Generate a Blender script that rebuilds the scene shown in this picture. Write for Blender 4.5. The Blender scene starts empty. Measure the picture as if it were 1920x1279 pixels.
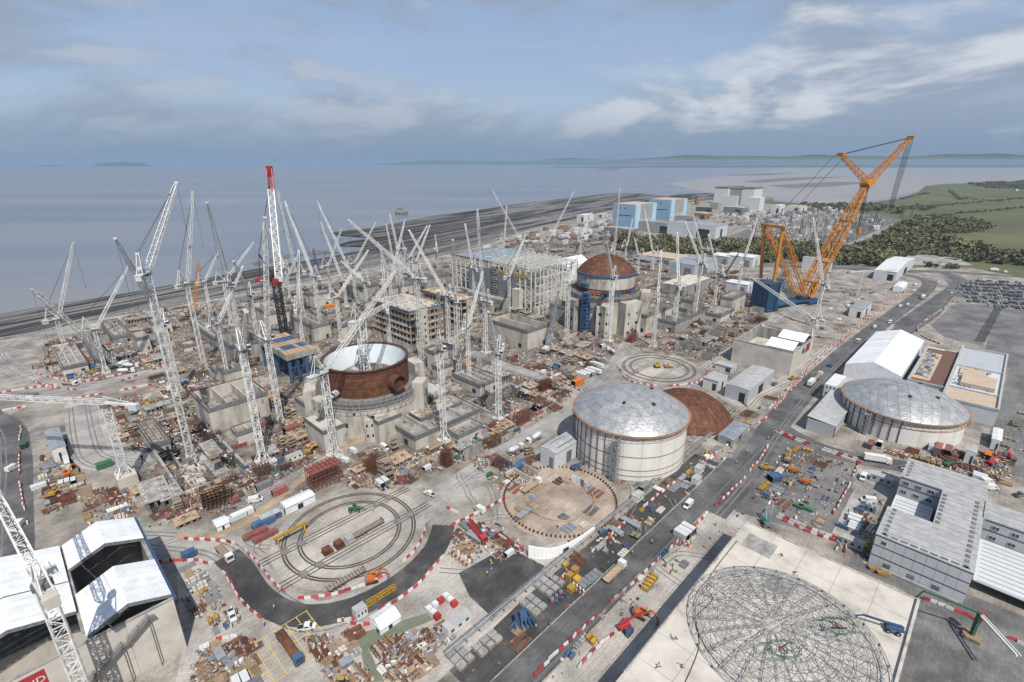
import bpy, math, random
import numpy as np
from mathutils import Vector
from mathutils.geometry import tessellate_polygon
random.seed(7)
rnd = random.random
R = math.radians

# ------------------------------------------------------------------ camera
FPX, HORIZON, PCY, PCX, CAM_H = 955.0, 303.0, 639.5, 960.0, 130.0
PITCH = math.atan((PCY - HORIZON) / FPX)
scene = bpy.context.scene
cam_data = bpy.data.cameras.new("camera")
cam_data.sensor_width = 36.0
cam_data.lens = 36.0 * FPX / 1920.0
cam_data.clip_start = 0.5
cam_data.clip_end = 200000.0
cam = bpy.data.objects.new("camera", cam_data)
scene.collection.objects.link(cam)
cam.location = (0, 0, CAM_H)
cam.rotation_euler = (math.pi / 2 - PITCH, 0, 0)
scene.camera = cam

# ------------------------------------------------------------------ sky and sun
SUN_EL, SUN_AZ = 54.0, -70.0           # azimuth of the sun as seen from the site, degrees from +x
world = bpy.data.worlds.new("World")
scene.world = world
world.use_nodes = True
WN, WL = world.node_tree.nodes, world.node_tree.links
WN.clear()

def wn(t, **kw):
	n = WN.new(t)
	for k, v in kw.items():
		setattr(n, k, v)
	return n

def wmath(op, a, b=None, clamp=False):
	n = wn("ShaderNodeMath", operation=op, use_clamp=clamp)
	for i, s in enumerate((a, b)):
		if s is None:
			continue
		if isinstance(s, (int, float)):
			n.inputs[i].default_value = s
		else:
			WL.new(s, n.inputs[i])
	return n.outputs[0]

def wmix(f, a, b):
	n = wn("ShaderNodeMix", data_type="RGBA")
	for i, s in ((0, f), (6, a), (7, b)):
		if isinstance(s, (int, float)):
			n.inputs[i].default_value = s
		elif isinstance(s, tuple):
			n.inputs[i].default_value = (*s, 1)
		else:
			WL.new(s, n.inputs[i])
	return n.outputs[2]

def wramp(f, a, b):
	n = wn("ShaderNodeMapRange", clamp=True)
	n.interpolation_type = "SMOOTHSTEP"
	WL.new(f, n.inputs[0])
	n.inputs[1].default_value, n.inputs[2].default_value = a, b
	return n.outputs[0]

sky = wn("ShaderNodeTexSky", sky_type="NISHITA")
sky.sun_disc = False
sky.sun_elevation = R(SUN_EL)
sky.sun_rotation = R(90 - SUN_AZ)
sky.air_density, sky.dust_density, sky.ozone_density = 1.0, 1.2, 1.2
tc = wn("ShaderNodeTexCoord")
sep = wn("ShaderNodeSeparateXYZ")
WL.new(tc.outputs["Generated"], sep.inputs[0])
dx, dy, dz = sep.outputs
zz = wmath("MAXIMUM", dz, 0.0)
den = wmath("ADD", zz, 0.10)
comb = wn("ShaderNodeCombineXYZ")
WL.new(wmath("DIVIDE", dx, den), comb.inputs[0])
WL.new(wmath("DIVIDE", dy, den), comb.inputs[1])

def cloud_noise(scale, detail, rough, dist, off, sy=1.0):
	mp = wn("ShaderNodeMapping")
	mp.inputs["Location"].default_value = off
	mp.inputs["Scale"].default_value = (scale, scale * sy, scale)
	WL.new(comb.outputs[0], mp.inputs[0])
	n = wn("ShaderNodeTexNoise", noise_dimensions="3D")
	n.inputs["Scale"].default_value = 1.0
	n.inputs["Detail"].default_value = detail
	n.inputs["Roughness"].default_value = rough
	n.inputs["Distortion"].default_value = dist
	WL.new(mp.outputs[0], n.inputs["Vector"])
	return n.outputs["Fac"]

OX, OY = 21.5, 2.6
S = 8.0                                  # sky radiance is scaled by the background strength

def puff(sx, sz, off, detail=9, rough=0.56, dist=0.3):
	mp = wn("ShaderNodeMapping")
	mp.inputs["Location"].default_value = off
	mp.inputs["Scale"].default_value = (sx, sx, sz)
	WL.new(tc.outputs["Generated"], mp.inputs[0])
	n = wn("ShaderNodeTexNoise", noise_dimensions="3D")
	for k, v in (("Scale", 1.0), ("Detail", detail), ("Roughness", rough), ("Distortion", dist)):
		n.inputs[k].default_value = v
	WL.new(mp.outputs[0], n.inputs["Vector"])
	return n.outputs["Fac"]

big = puff(2.6, 8.5, (OX, OY, 0.0))
above = puff(2.6, 8.5, (OX - 0.10, OY + 0.05, 0.30))
broad = puff(1.1, 3.0, (OY + 4.0, OX, 2.0), 3, 0.5, 0.0)
wisp = cloud_noise(0.5, 8, 0.6, 0.9, (1.3, 8.2, 2.0), 2.6)
low = wramp(dz, 0.30, 0.0)
rightward = wramp(dx, -0.35, 0.55)
cover = wmath("ADD", big, wmath("MULTIPLY", wmath("SUBTRACT", broad, 0.5), 0.5))
cover = wmath("ADD", cover, wmath("MULTIPLY", low, 0.10))
cover = wramp(wmath("ADD", cover, wmath("MULTIPLY", rightward, 0.10)), 0.50, 0.66)
lit = wmath("MULTIPLY", wramp(wmath("SUBTRACT", big, above), -0.02, 0.12), wmath("ADD", 0.40, wmath("MULTIPLY", rightward, 0.60)))
cloud_col = wmix(lit, (0.335 * S, 0.410 * S, 0.535 * S), (0.74 * S, 0.77 * S, 0.82 * S))
veil = wmix(wmath("MULTIPLY", wramp(wisp, 0.40, 0.70), 0.6), sky.outputs[0], (0.50 * S, 0.57 * S, 0.71 * S))
base_blue = wmix(0.60, veil, (0.375 * S, 0.500 * S, 0.735 * S))
with_cloud = wmix(wmath("MULTIPLY", cover, 0.86), base_blue, cloud_col)
final_sky = wmix(wmath("MULTIPLY", wramp(dz, 0.10, -0.01), 0.92), with_cloud, (0.240 * S, 0.342 * S, 0.495 * S))
bg = wn("ShaderNodeBackground")
WL.new(final_sky, bg.inputs["Color"])
bg.inputs["Strength"].default_value = 0.84 / S
wo = wn("ShaderNodeOutputWorld")
WL.new(bg.outputs[0], wo.inputs["Surface"])

sun_data = bpy.data.lights.new("sun", "SUN")
sun_data.energy = 4.9
sun_data.angle = R(0.55)
sun_data.color = (1.0, 0.955, 0.89)
sun = bpy.data.objects.new("sun", sun_data)
scene.collection.objects.link(sun)
_sd = Vector((math.cos(R(SUN_EL)) * math.cos(R(SUN_AZ)), math.cos(R(SUN_EL)) * math.sin(R(SUN_AZ)), math.sin(R(SUN_EL))))
sun.rotation_euler = _sd.to_track_quat("Z", "Y").to_euler()
sun.location = (200, -400, 400)

scene.view_settings.view_transform = "Standard"
scene.view_settings.look = "None"
scene.view_settings.exposure = 0.14
scene.view_settings.gamma = 1.0
scene.view_settings.use_curve_mapping = False
scene.cycles.use_denoising = True
scene.cycles.max_bounces = 4
scene.cycles.diffuse_bounces = 1
scene.cycles.glossy_bounces = 2
scene.cycles.volume_bounces = 1
scene.cycles.transparent_max_bounces = 6

# ------------------------------------------------------------------ site survey: pixel <-> ground, site grid
CP, SP = math.cos(PITCH), math.sin(PITCH)
GA = R(45.7)                             # the whole site is laid out on one grid
UX, UY = math.cos(GA), math.sin(GA)

def ray(px, py):
	a, b = (px - PCX) / FPX, (py - PCY) / FPX
	return (a, CP - b * SP, -SP - b * CP)

def G(px, py, z=0.0):
	v = ray(px, py)
	t = (z - CAM_H) / v[2]
	return (v[0] * t, v[1] * t)

def G3(px, py, z=0.0):
	return (*G(px, py, z), z)

def PR(x, y, z):
	z -= CAM_H
	d = y * CP - z * SP
	return (PCX + FPX * x / d, PCY + FPX * (-y * SP - z * CP) / d)

def uv(x, y):
	return (x * UX + y * UY, -x * UY + y * UX)

def xy(u, v):
	return (u * UX - v * UY, u * UY + v * UX)

def height_at(x, y, ty):
	lo, hi = -20.0, 400.0
	for _ in range(40):
		m = (lo + hi) / 2
		if PR(x, y, m)[1] > ty:
			lo = m
		else:
			hi = m
	return lo

def pxbox(near, lx, rx, ty, z=0.0, mu=400.0, mv=400.0):
	"""grid-aligned block seen corner-on: near base corner, x of its two side corners, y of the near top corner -> u0, v0, Lu, Lv, h"""
	x, y = G(near[0], near[1], z)
	u0, v0 = uv(x, y)

	def solve(du, dv, target, sign):
		lo, hi = 0.0, 400.0
		for _ in range(40):
			m = (lo + hi) / 2
			q = PR(*xy(u0 + du * m, v0 + dv * m), z)[0]
			if (q - target) * sign > 0:
				hi = m
			else:
				lo = m
		return lo
	return u0, v0, min(solve(1, 0, rx, 1), mu), min(solve(0, 1, lx, -1), mv), height_at(x, y, ty) - z

# ------------------------------------------------------------------ materials
_mats = {}

DIRT = {"asphalt", "asphalt_dark", "yard_grey", "haul_road", "yard_slab", "pink_dirt", "site_ground", "works_ground", "gravel_grey", "board_walk", "pit_floor"}
KEEP = {"window_glass", "leaf", "leaf_wood", "tent_membrane", "foreshore_rock", "far_hill", "liner_white", "aluminium", "mudflat", "sandbar"}

def mat(name, c1, c2=None, scale=0.4, rough=0.8, metal=0.0, bump=0.0, vary=0.0, stretch=None, c3=None, ramp=(0.35, 0.65), spec=0.4, rot=0.0, alpha=1.0):
	if name in _mats:
		return _mats[name]
	kf = 1.0 if name in KEEP else (0.74 if name in DIRT else 0.82)
	c1, c2, c3 = (None if c is None else tuple(q * kf for q in c) for c in (c1, c2, c3))
	m = bpy.data.materials.new(name)
	m.use_nodes = True
	nt = m.node_tree
	N, L = nt.nodes, nt.links
	b = N["Principled BSDF"]
	b.inputs["Roughness"].default_value = rough
	b.inputs["Metallic"].default_value = metal
	b.inputs["Specular IOR Level"].default_value = spec
	b.inputs["Base Color"].default_value = (*c1, 1)
	if alpha < 1:
		b.inputs["Alpha"].default_value = alpha
	out = None
	if c2 is not None:
		geo = N.new("ShaderNodeNewGeometry")
		mp = N.new("ShaderNodeMapping")
		mp.inputs["Scale"].default_value = stretch or (1, 1, 1)
		mp.inputs["Rotation"].default_value = (0, 0, rot)
		mp.vector_type = "TEXTURE" if rot else "POINT"
		if rot:
			mp.inputs["Scale"].default_value = tuple(1 / s for s in (stretch or (1, 1, 1)))
		L.new(geo.outputs["Position"], mp.inputs[0])
		n1 = N.new("ShaderNodeTexNoise")
		n1.inputs["Scale"].default_value = scale
		n1.inputs["Detail"].default_value = 8
		n1.inputs["Roughness"].default_value = 0.62
		L.new(mp.outputs[0], n1.inputs["Vector"])
		cr = N.new("ShaderNodeValToRGB")
		cr.color_ramp.elements[0].position, cr.color_ramp.elements[1].position = ramp
		cr.color_ramp.elements[0].color = (*c1, 1)
		cr.color_ramp.elements[1].color = (*c2, 1)
		if c3 is not None:
			e = cr.color_ramp.elements.new((ramp[0] + ramp[1]) / 2)
			e.color = (*c3, 1)
		L.new(n1.outputs["Fac"], cr.inputs[0])
		out = cr.outputs[0]
		if name in DIRT:
			# grit, drag marks along the traffic grid and darker stains
			for sc_, st_, lo, hi, r0, r1 in ((1.3, (1, 1, 1), 0.72, 1.16, 0.3, 0.7), (1.0, (14.0, 0.9, 1), 0.86, 1.10, 0.35, 0.65), (0.05, (1, 1, 1), 0.62, 1.10, 0.36, 0.56)):
				m2 = N.new("ShaderNodeMapping")
				m2.vector_type = "TEXTURE"
				m2.inputs["Rotation"].default_value = (0, 0, GA)
				m2.inputs["Scale"].default_value = st_
				L.new(geo.outputs["Position"], m2.inputs[0])
				n2 = N.new("ShaderNodeTexNoise")
				n2.inputs["Scale"].default_value = sc_
				n2.inputs["Detail"].default_value = 7
				n2.inputs["Roughness"].default_value = 0.65
				L.new(m2.outputs[0], n2.inputs["Vector"])
				mr = N.new("ShaderNodeMapRange")
				mr.inputs[1].default_value, mr.inputs[2].default_value, mr.inputs[3].default_value, mr.inputs[4].default_value = r0, r1, lo, hi
				L.new(n2.outputs["Fac"], mr.inputs[0])
				mx = N.new("ShaderNodeVectorMath")
				mx.operation = "SCALE"
				L.new(out, mx.inputs[0])
				L.new(mr.outputs[0], mx.inputs["Scale"])
				out = mx.outputs[0]
		if bump:
			bp = N.new("ShaderNodeBump")
			bp.inputs["Strength"].default_value = bump
			bp.inputs["Distance"].default_value = 0.1
			L.new(n1.outputs["Fac"], bp.inputs["Height"])
			L.new(bp.outputs[0], b.inputs["Normal"])
	if vary:
		oi = N.new("ShaderNodeObjectInfo")
		hs = N.new("ShaderNodeHueSaturation")
		mr = N.new("ShaderNodeMapRange")
		mr.inputs[3].default_value, mr.inputs[4].default_value = 1 - vary, 1 + vary
		L.new(oi.outputs["Random"], mr.inputs[0])
		L.new(mr.outputs[0], hs.inputs["Value"])
		if out is None:
			hs.inputs["Color"].default_value = (*c1, 1)
		else:
			L.new(out, hs.inputs["Color"])
		out = hs.outputs[0]
	if out is not None:
		L.new(out, b.inputs["Base Color"])
	_mats[name] = m
	return m

M = {}
M["white"] = mat("white_paint", (0.74, 0.74, 0.72), (0.62, 0.62, 0.60), 0.3, 0.45)
M["crane_white"] = mat("crane_white", (0.80, 0.80, 0.77), (0.55, 0.54, 0.51), 0.25, 0.45, vary=0.14)
M["tent"] = mat("tent_membrane", (0.52, 0.53, 0.535), (0.68, 0.69, 0.70), 0.3, 0.5, ramp=(0.25, 0.55), vary=0.07)
M["conc"] = mat("concrete", (0.30, 0.27, 0.23), (0.58, 0.535, 0.465), 0.20, 0.85, bump=0.1, stretch=(1, 1, 0.35), c3=(0.50, 0.46, 0.405))
M["conc_grey"] = mat("concrete_grey", (0.20, 0.195, 0.18), (0.42, 0.40, 0.37), 0.3, 0.85, stretch=(1, 1, 0.3))
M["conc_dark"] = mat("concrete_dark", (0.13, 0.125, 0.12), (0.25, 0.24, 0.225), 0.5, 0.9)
M["conc_pale"] = mat("concrete_pale", (0.36, 0.325, 0.27), (0.62, 0.575, 0.51), 0.13, 0.85, c3=(0.53, 0.485, 0.425), ramp=(0.28, 0.62))
M["tank_white"] = mat("tank_white", (0.70, 0.67, 0.60), (0.80, 0.785, 0.74), 0.25, 0.5, stretch=(1, 1, 0.12), c3=(0.76, 0.735, 0.68))
M["rust"] = mat("rust", (0.080, 0.031, 0.016), (0.185, 0.075, 0.036), 0.35, 0.75, vary=0.16, c3=(0.125, 0.048, 0.023))
M["rust_dark"] = mat("rust_dark", (0.05, 0.025, 0.017), (0.13, 0.06, 0.035), 0.5, 0.8)
M["rust_rail"] = mat("rust_stain", (0.22, 0.11, 0.05), (0.36, 0.22, 0.12), 0.6, 0.7)
M["rebar"] = mat("rebar", (0.13, 0.06, 0.038), (0.24, 0.12, 0.075), 0.6, 0.8, vary=0.3)
M["red_oxide"] = mat("red_oxide", (0.20, 0.060, 0.050), (0.30, 0.11, 0.09), 0.5, 0.7, vary=0.25)
M["alu"] = mat("aluminium", (0.31, 0.315, 0.32), (0.44, 0.445, 0.44), 0.25, 0.46, 0.5, vary=0.10, stretch=(1, 1, 1))
M["alu_seam"] = mat("aluminium_seam", (0.16, 0.17, 0.19), None, 1, 0.5, 0.6)
M["galv"] = mat("galvanised", (0.30, 0.315, 0.33), (0.42, 0.43, 0.44), 0.7, 0.5, 0.3)
M["steel_grey"] = mat("steel_grey", (0.16, 0.165, 0.17), (0.24, 0.245, 0.25), 0.8, 0.55, 0.2, vary=0.2)
M["clad_grey"] = mat("cladding_grey", (0.40, 0.42, 0.44), (0.46, 0.48, 0.50), 0.2, 0.55)
M["clad_mid"] = mat("cladding_mid", (0.20, 0.205, 0.215), (0.235, 0.24, 0.25), 0.15, 0.6)
M["clad_light"] = mat("cladding_light", (0.55, 0.57, 0.58), (0.62, 0.64, 0.65), 0.2, 0.55)
M["roof_grey"] = mat("roof_grey", (0.33, 0.335, 0.33), (0.46, 0.46, 0.45), 0.35, 0.6, vary=0.06)
M["roof_tan"] = mat("roof_tan", (0.46, 0.35, 0.25), (0.53, 0.42, 0.31), 0.4, 0.85)
M["roof_brown"] = mat("roof_brown", (0.14, 0.075, 0.05), (0.19, 0.105, 0.07), 0.6, 0.8)
M["steel_cream"] = mat("steel_cream", (0.74, 0.725, 0.66), (0.60, 0.585, 0.52), 0.5, 0.55)
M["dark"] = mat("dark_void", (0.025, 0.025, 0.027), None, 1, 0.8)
M["glass"] = mat("window_glass", (0.03, 0.035, 0.045), None, 1, 0.12, 0.0, spec=0.6)
M["tyre"] = mat("tyre_rubber", (0.02, 0.02, 0.02), None, 1, 0.8)
M["blue"] = mat("blue_paint", (0.035, 0.080, 0.17), (0.06, 0.12, 0.22), 0.4, 0.5, vary=0.3)
M["blue_dark"] = mat("blue_ballast", (0.018, 0.062, 0.125), (0.03, 0.085, 0.16), 0.4, 0.55)
M["blue_light"] = mat("blue_sheet", (0.17, 0.20, 0.24), (0.30, 0.335, 0.37), 0.3, 0.55)
M["teal"] = mat("teal_paint", (0.03, 0.15, 0.15), None, 1, 0.5, vary=0.3)
M["green"] = mat("green_paint", (0.03, 0.12, 0.06), (0.05, 0.16, 0.085), 0.5, 0.5, vary=0.3)
M["red"] = mat("red_paint", (0.46, 0.035, 0.040), (0.36, 0.04, 0.04), 0.5, 0.5, vary=0.2)
M["red_dark"] = mat("red_dark", (0.25, 0.025, 0.03), None, 1, 0.5)
M["orange"] = mat("orange_paint", (0.62, 0.17, 0.025), (0.52, 0.13, 0.02), 0.5, 0.5, vary=0.15)
M["yellow"] = mat("yellow_paint", (0.50, 0.30, 0.035), (0.40, 0.23, 0.035), 0.5, 0.5, vary=0.2)
M["crane_orange"] = mat("crane_orange", (0.66, 0.27, 0.03), (0.46, 0.17, 0.025), 0.3, 0.45)
M["timber"] = mat("timber", (0.26, 0.185, 0.12), (0.42, 0.31, 0.21), 1.5, 0.85, vary=0.25)
M["plywood"] = mat("plywood", (0.34, 0.22, 0.13), (0.47, 0.33, 0.21), 0.8, 0.85, vary=0.2)
M["bag"] = mat("bulk_bag", (0.72, 0.71, 0.68), (0.62, 0.61, 0.58), 2.0, 0.7, vary=0.1)
M["pallet"] = mat("shrink_wrap", (0.24, 0.24, 0.235), (0.42, 0.415, 0.40), 2.0, 0.45, vary=0.3)
M["barrier_red"] = mat("barrier_red", (0.40, 0.055, 0.06), None, 1, 0.5, vary=0.4)
M["barrier_white"] = mat("barrier_white", (0.64, 0.61, 0.57), None, 1, 0.5, vary=0.1)
M["hivis"] = mat("hivis", (0.62, 0.75, 0.04), None, 1, 0.6)
M["navy"] = mat("navy_cloth", (0.03, 0.035, 0.06), None, 1, 0.8)
M["skin"] = mat("skin", (0.45, 0.27, 0.19), None, 1, 0.6)
M["rope"] = mat("wire_rope", (0.035, 0.035, 0.04), None, 1, 0.6)
M["crane_black"] = mat("crane_black", (0.022, 0.022, 0.025), (0.05, 0.05, 0.05), 0.5, 0.5)
M["pylon"] = mat("pylon_steel", (0.11, 0.115, 0.12), None, 1, 0.6)
M["station_blue"] = mat("station_blue", (0.25, 0.40, 0.54), (0.29, 0.44, 0.58), 0.05, 0.6)
M["station_pale"] = mat("station_pale_blue", (0.42, 0.60, 0.75), (0.46, 0.64, 0.78), 0.05, 0.6)
M["station_grey"] = mat("station_grey", (0.30, 0.305, 0.295), (0.36, 0.36, 0.35), 0.1, 0.7)
M["brick"] = mat("brick_brown", (0.24, 0.13, 0.085), (0.32, 0.19, 0.13), 0.4, 0.85)
M["bark"] = mat("bark", (0.07, 0.055, 0.04), None, 1, 0.9)
M["leaf"] = mat("leaf", (0.060, 0.062, 0.027), (0.19, 0.18, 0.07), 0.05, 0.75, vary=0.55, c3=(0.11, 0.11, 0.048))
M["leaf_wood"] = mat("leaf_wood", (0.060, 0.058, 0.032), (0.19, 0.18, 0.08), 0.03, 0.8, c3=(0.115, 0.112, 0.052))
M["lining"] = mat("liner_white", (0.70, 0.77, 0.80), (0.80, 0.85, 0.87), 0.2, 0.45)
M["scaffold"] = mat("scaffold_tube", (0.30, 0.29, 0.27), (0.42, 0.40, 0.36), 1, 0.6)
M["asphalt"] = mat("asphalt", (0.095, 0.094, 0.094), (0.185, 0.180, 0.172), 0.09, 0.8, c3=(0.130, 0.128, 0.126), stretch=(1, 1, 1))
M["asphalt_wet"] = mat("asphalt_dark", (0.058, 0.056, 0.054), (0.150, 0.140, 0.130), 0.10, 0.65, c3=(0.082, 0.078, 0.074), ramp=(0.38, 0.68))
M["asphalt_grey"] = mat("yard_grey", (0.15, 0.148, 0.145), (0.235, 0.228, 0.22), 0.05, 0.85, c3=(0.19, 0.185, 0.18))
M["haul"] = mat("haul_road", (0.30, 0.28, 0.26), (0.47, 0.445, 0.415), 0.07, 0.85, c3=(0.395, 0.37, 0.345))
M["slab"] = mat("yard_slab", (0.40, 0.36, 0.315), (0.54, 0.495, 0.445), 0.06, 0.85, c3=(0.475, 0.435, 0.39))
M["dirt"] = mat("pink_dirt", (0.38, 0.30, 0.235), (0.50, 0.41, 0.33), 0.12, 0.9, c3=(0.45, 0.36, 0.285))
M["mud"] = mat("brown_mud", (0.13, 0.10, 0.075), (0.26, 0.21, 0.165), 0.12, 0.85)
M["board"] = mat("board_walk", (0.44, 0.31, 0.19), (0.54, 0.40, 0.27), 0.5, 0.85)
M["gravel"] = mat("gravel_grey", (0.13, 0.127, 0.122), (0.24, 0.232, 0.225), 0.15, 0.9)
M["green_paving"] = mat("green_paving", (0.13, 0.155, 0.10), (0.19, 0.20, 0.15), 0.3, 0.85)
M["line_white"] = mat("line_white", (0.70, 0.70, 0.68), None, 1, 0.7)
M["line_yellow"] = mat("line_yellow", (0.62, 0.46, 0.10), None, 1, 0.7)
M["grille_green"] = mat("green_mesh", (0.02, 0.12, 0.06), None, 1, 0.6)

# ------------------------------------------------------------------ mesh building
COL = scene.collection

class MB:
	"""collects faces for ONE mesh"""

	def __init__(s):
		s.v, s.f, s.m = [], [], []

	def face(s, pts, m=0):
		i = len(s.v)
		s.v += pts
		s.f.append(tuple(range(i, i + len(pts))))
		s.m.append(m)
		return s

	def hexa(s, b, t, m=0, bottom=True):
		"""b, t: n matching points, bottom and top loops"""
		n = len(b)
		i = len(s.v)
		s.v += list(b) + list(t)
		for k in range(n):
			j = (k + 1) % n
			s.f.append((i + k, i + j, i + n + j, i + n + k))
			s.m.append(m)
		s.f.append(tuple(range(i + n, i + 2 * n)))
		s.m.append(m)
		if bottom:
			s.f.append(tuple(range(i + n - 1, i - 1, -1)))
			s.m.append(m)
		return s

	def box(s, x, y, z, lx, ly, lz, m=0, rot=0.0, taper=1.0):
		"""centre x, y; base z"""
		c, n = math.cos(rot), math.sin(rot)
		q = [(-lx / 2, -ly / 2), (lx / 2, -ly / 2), (lx / 2, ly / 2), (-lx / 2, ly / 2)]
		b = [(x + a * c - d * n, y + a * n + d * c, z) for a, d in q]
		t = [(x + (a * c - d * n) * taper, y + (a * n + d * c) * taper, z + lz) for a, d in q]
		return s.hexa(b, t, m)

	def ubox(s, u0, v0, z0, lu, lv, lz, m=0):
		"""grid-aligned box from its min corner in site u, v"""
		q = [(u0, v0), (u0 + lu, v0), (u0 + lu, v0 + lv), (u0, v0 + lv)]
		p = [xy(*a) for a in q]
		return s.hexa([(*a, z0) for a in p], [(*a, z0 + lz) for a in p], m)

	def prism(s, pts, z0, z1, m=0):
		return s.hexa([(*p[:2], z0) for p in pts], [(*p[:2], z1) for p in pts], m)

	def bar(s, p, q, w, m=0, w2=None, h=None):
		p, q = Vector(p), Vector(q)
		d = q - p
		if d.length < 1e-6:
			return s
		d.normalize()
		up = Vector((0, 0, 1)) if abs(d.z) < 0.95 else Vector((1, 0, 0))
		a = d.cross(up).normalized()
		b = a.cross(d)
		w2 = w if w2 is None else w2
		ha, hb = w / 2, (h or w) / 2
		ga, gb = w2 / 2, (h or w2) / 2
		lo = [p + a * ha + b * hb, p - a * ha + b * hb, p - a * ha - b * hb, p + a * ha - b * hb]
		hi = [q + a * ga + b * gb, q - a * ga + b * gb, q - a * ga - b * gb, q + a * ga - b * gb]
		return s.hexa([tuple(k) for k in lo], [tuple(k) for k in hi], m)

	def cyl(s, p, q, r, n=10, m=0, r2=None):
		p, q = Vector(p), Vector(q)
		d = (q - p).normalized()
		up = Vector((0, 0, 1)) if abs(d.z) < 0.95 else Vector((1, 0, 0))
		a = d.cross(up).normalized()
		b = a.cross(d)
		r2 = r if r2 is None else r2
		lo, hi = [], []
		for k in range(n):
			t = -2 * math.pi * k / n
			e = a * math.cos(t) + b * math.sin(t)
			lo.append(tuple(p + e * r))
			hi.append(tuple(q + e * r2))
		return s.hexa(lo, hi, m)

	def lathe(s, prof, n, m=0, a0=0.0, a1=2 * math.pi, c=(0, 0)):
		full = abs(a1 - a0 - 2 * math.pi) < 1e-6
		nn = n if full else n + 1
		i = len(s.v)
		for r, z in prof:
			for k in range(nn):
				t = a0 + (a1 - a0) * k / n
				s.v.append((c[0] + r * math.cos(t), c[1] + r * math.sin(t), z))
		for j in range(len(prof) - 1):
			for k in range(n):
				k2 = (k + 1) % nn
				s.f.append((i + j * nn + k, i + j * nn + k2, i + (j + 1) * nn + k2, i + (j + 1) * nn + k))
				s.m.append(m)
		return s

	def lattice(s, p, q, w0, w1, n, cb=0.26, db=0.14, m=0, ring=True, hr=1.0, taper=0.0):
		"""four-chord lattice girder from p to q; hr: height to width; taper: fraction of both ends drawn in to a point"""
		p, q = Vector(p), Vector(q)
		d = (q - p)
		L = d.length
		d.normalize()
		up = Vector((0, 0, 1)) if abs(d.z) < 0.97 else Vector((UY, -UX, 0))
		a = d.cross(up).normalized()
		b = a.cross(d)
		secs = []
		for k in range(n + 1):
			t = k / n
			w = (w0 + (w1 - w0) * t) / 2
			if taper:
				w *= min(1.0, 0.25 + 0.75 * min(t, 1 - t) / taper)
			c = p + d * (L * t)
			secs.append([c + a * w + b * w * hr, c - a * w + b * w * hr, c - a * w - b * w * hr, c + a * w - b * w * hr])
		for k in range(n):
			A, B = secs[k], secs[k + 1]
			for j in range(4):
				j2 = (j + 1) % 4
				s.bar(A[j], B[j], cb, m)
				if k % 2:
					s.bar(A[j], B[j2], db, m)
				else:
					s.bar(A[j2], B[j], db, m)
				if ring:
					s.bar(B[j], B[j2], db, m)
		return s

	def mesh(s, name, mats, smooth=False):
		me = bpy.data.meshes.new(name)
		me.from_pydata([tuple(v) for v in s.v], [], s.f)
		for mm in (mats if isinstance(mats, (list, tuple)) else [mats]):
			me.materials.append(M[mm] if isinstance(mm, str) else mm)
		if any(s.m):
			me.polygons.foreach_set("material_index", s.m)
		if smooth:
			me.polygons.foreach_set("use_smooth", [True] * len(s.f))
		me.update()
		return me

	def build(s, name, mats, parent=None, loc=None, rz=0.0, smooth=False):
		return link(name, s.mesh(name, mats, smooth), parent, loc, rz)

def link(name, me, parent=None, loc=None, rz=0.0, scale=None):
	o = bpy.data.objects.new(name, me)
	COL.objects.link(o)
	if loc is not None:
		o.location = loc
	if rz:
		o.rotation_euler = (0, 0, rz)
	if scale is not None:
		o.scale = scale
	if parent is not None:
		o.parent = parent
	return o

AUTO = []           # things whose label still needs the place it stands at

def tag(o, label, cat, group=None, auto=False):
	o["label"], o["category"] = label, cat
	if group:
		o["group"] = group
	if auto:
		AUTO.append(o)
	return o

def thing(name, label, cat, group=None, loc=(0, 0, 0), rz=0.0, auto=False):
	o = link(name, None, None, loc, rz)
	o.empty_display_size = 0.5
	return tag(o, label, cat, group, auto)

def structure(o, kind="structure", label=None):
	o["kind"] = kind
	if label:
		o["label"] = label
	return o

def sub(p, *kids):
	"""give meshes as parts: (name, mesh)"""
	return [link(n, me, p) for n, me in kids]

def copy_tree(o, loc, rz, scale=None):
	"""copy of a thing with copies of its parts and sub-parts"""
	def rec(a, par):
		c = a.copy()
		COL.objects.link(c)
		c.parent = par
		for ch in a.children:
			rec(ch, c)
		return c
	c = rec(o, None)
	c.location, c.rotation_euler = loc, (0, 0, rz)
	if scale is not None:
		c.scale = scale
	return c

# footprints that loose clutter must keep clear of
F_BOX, F_CIRC, F_LINE = [], [], []

OCC = {}
OX0, OY0, OW, OH = -560.0, 60.0, 1260, 900

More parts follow.
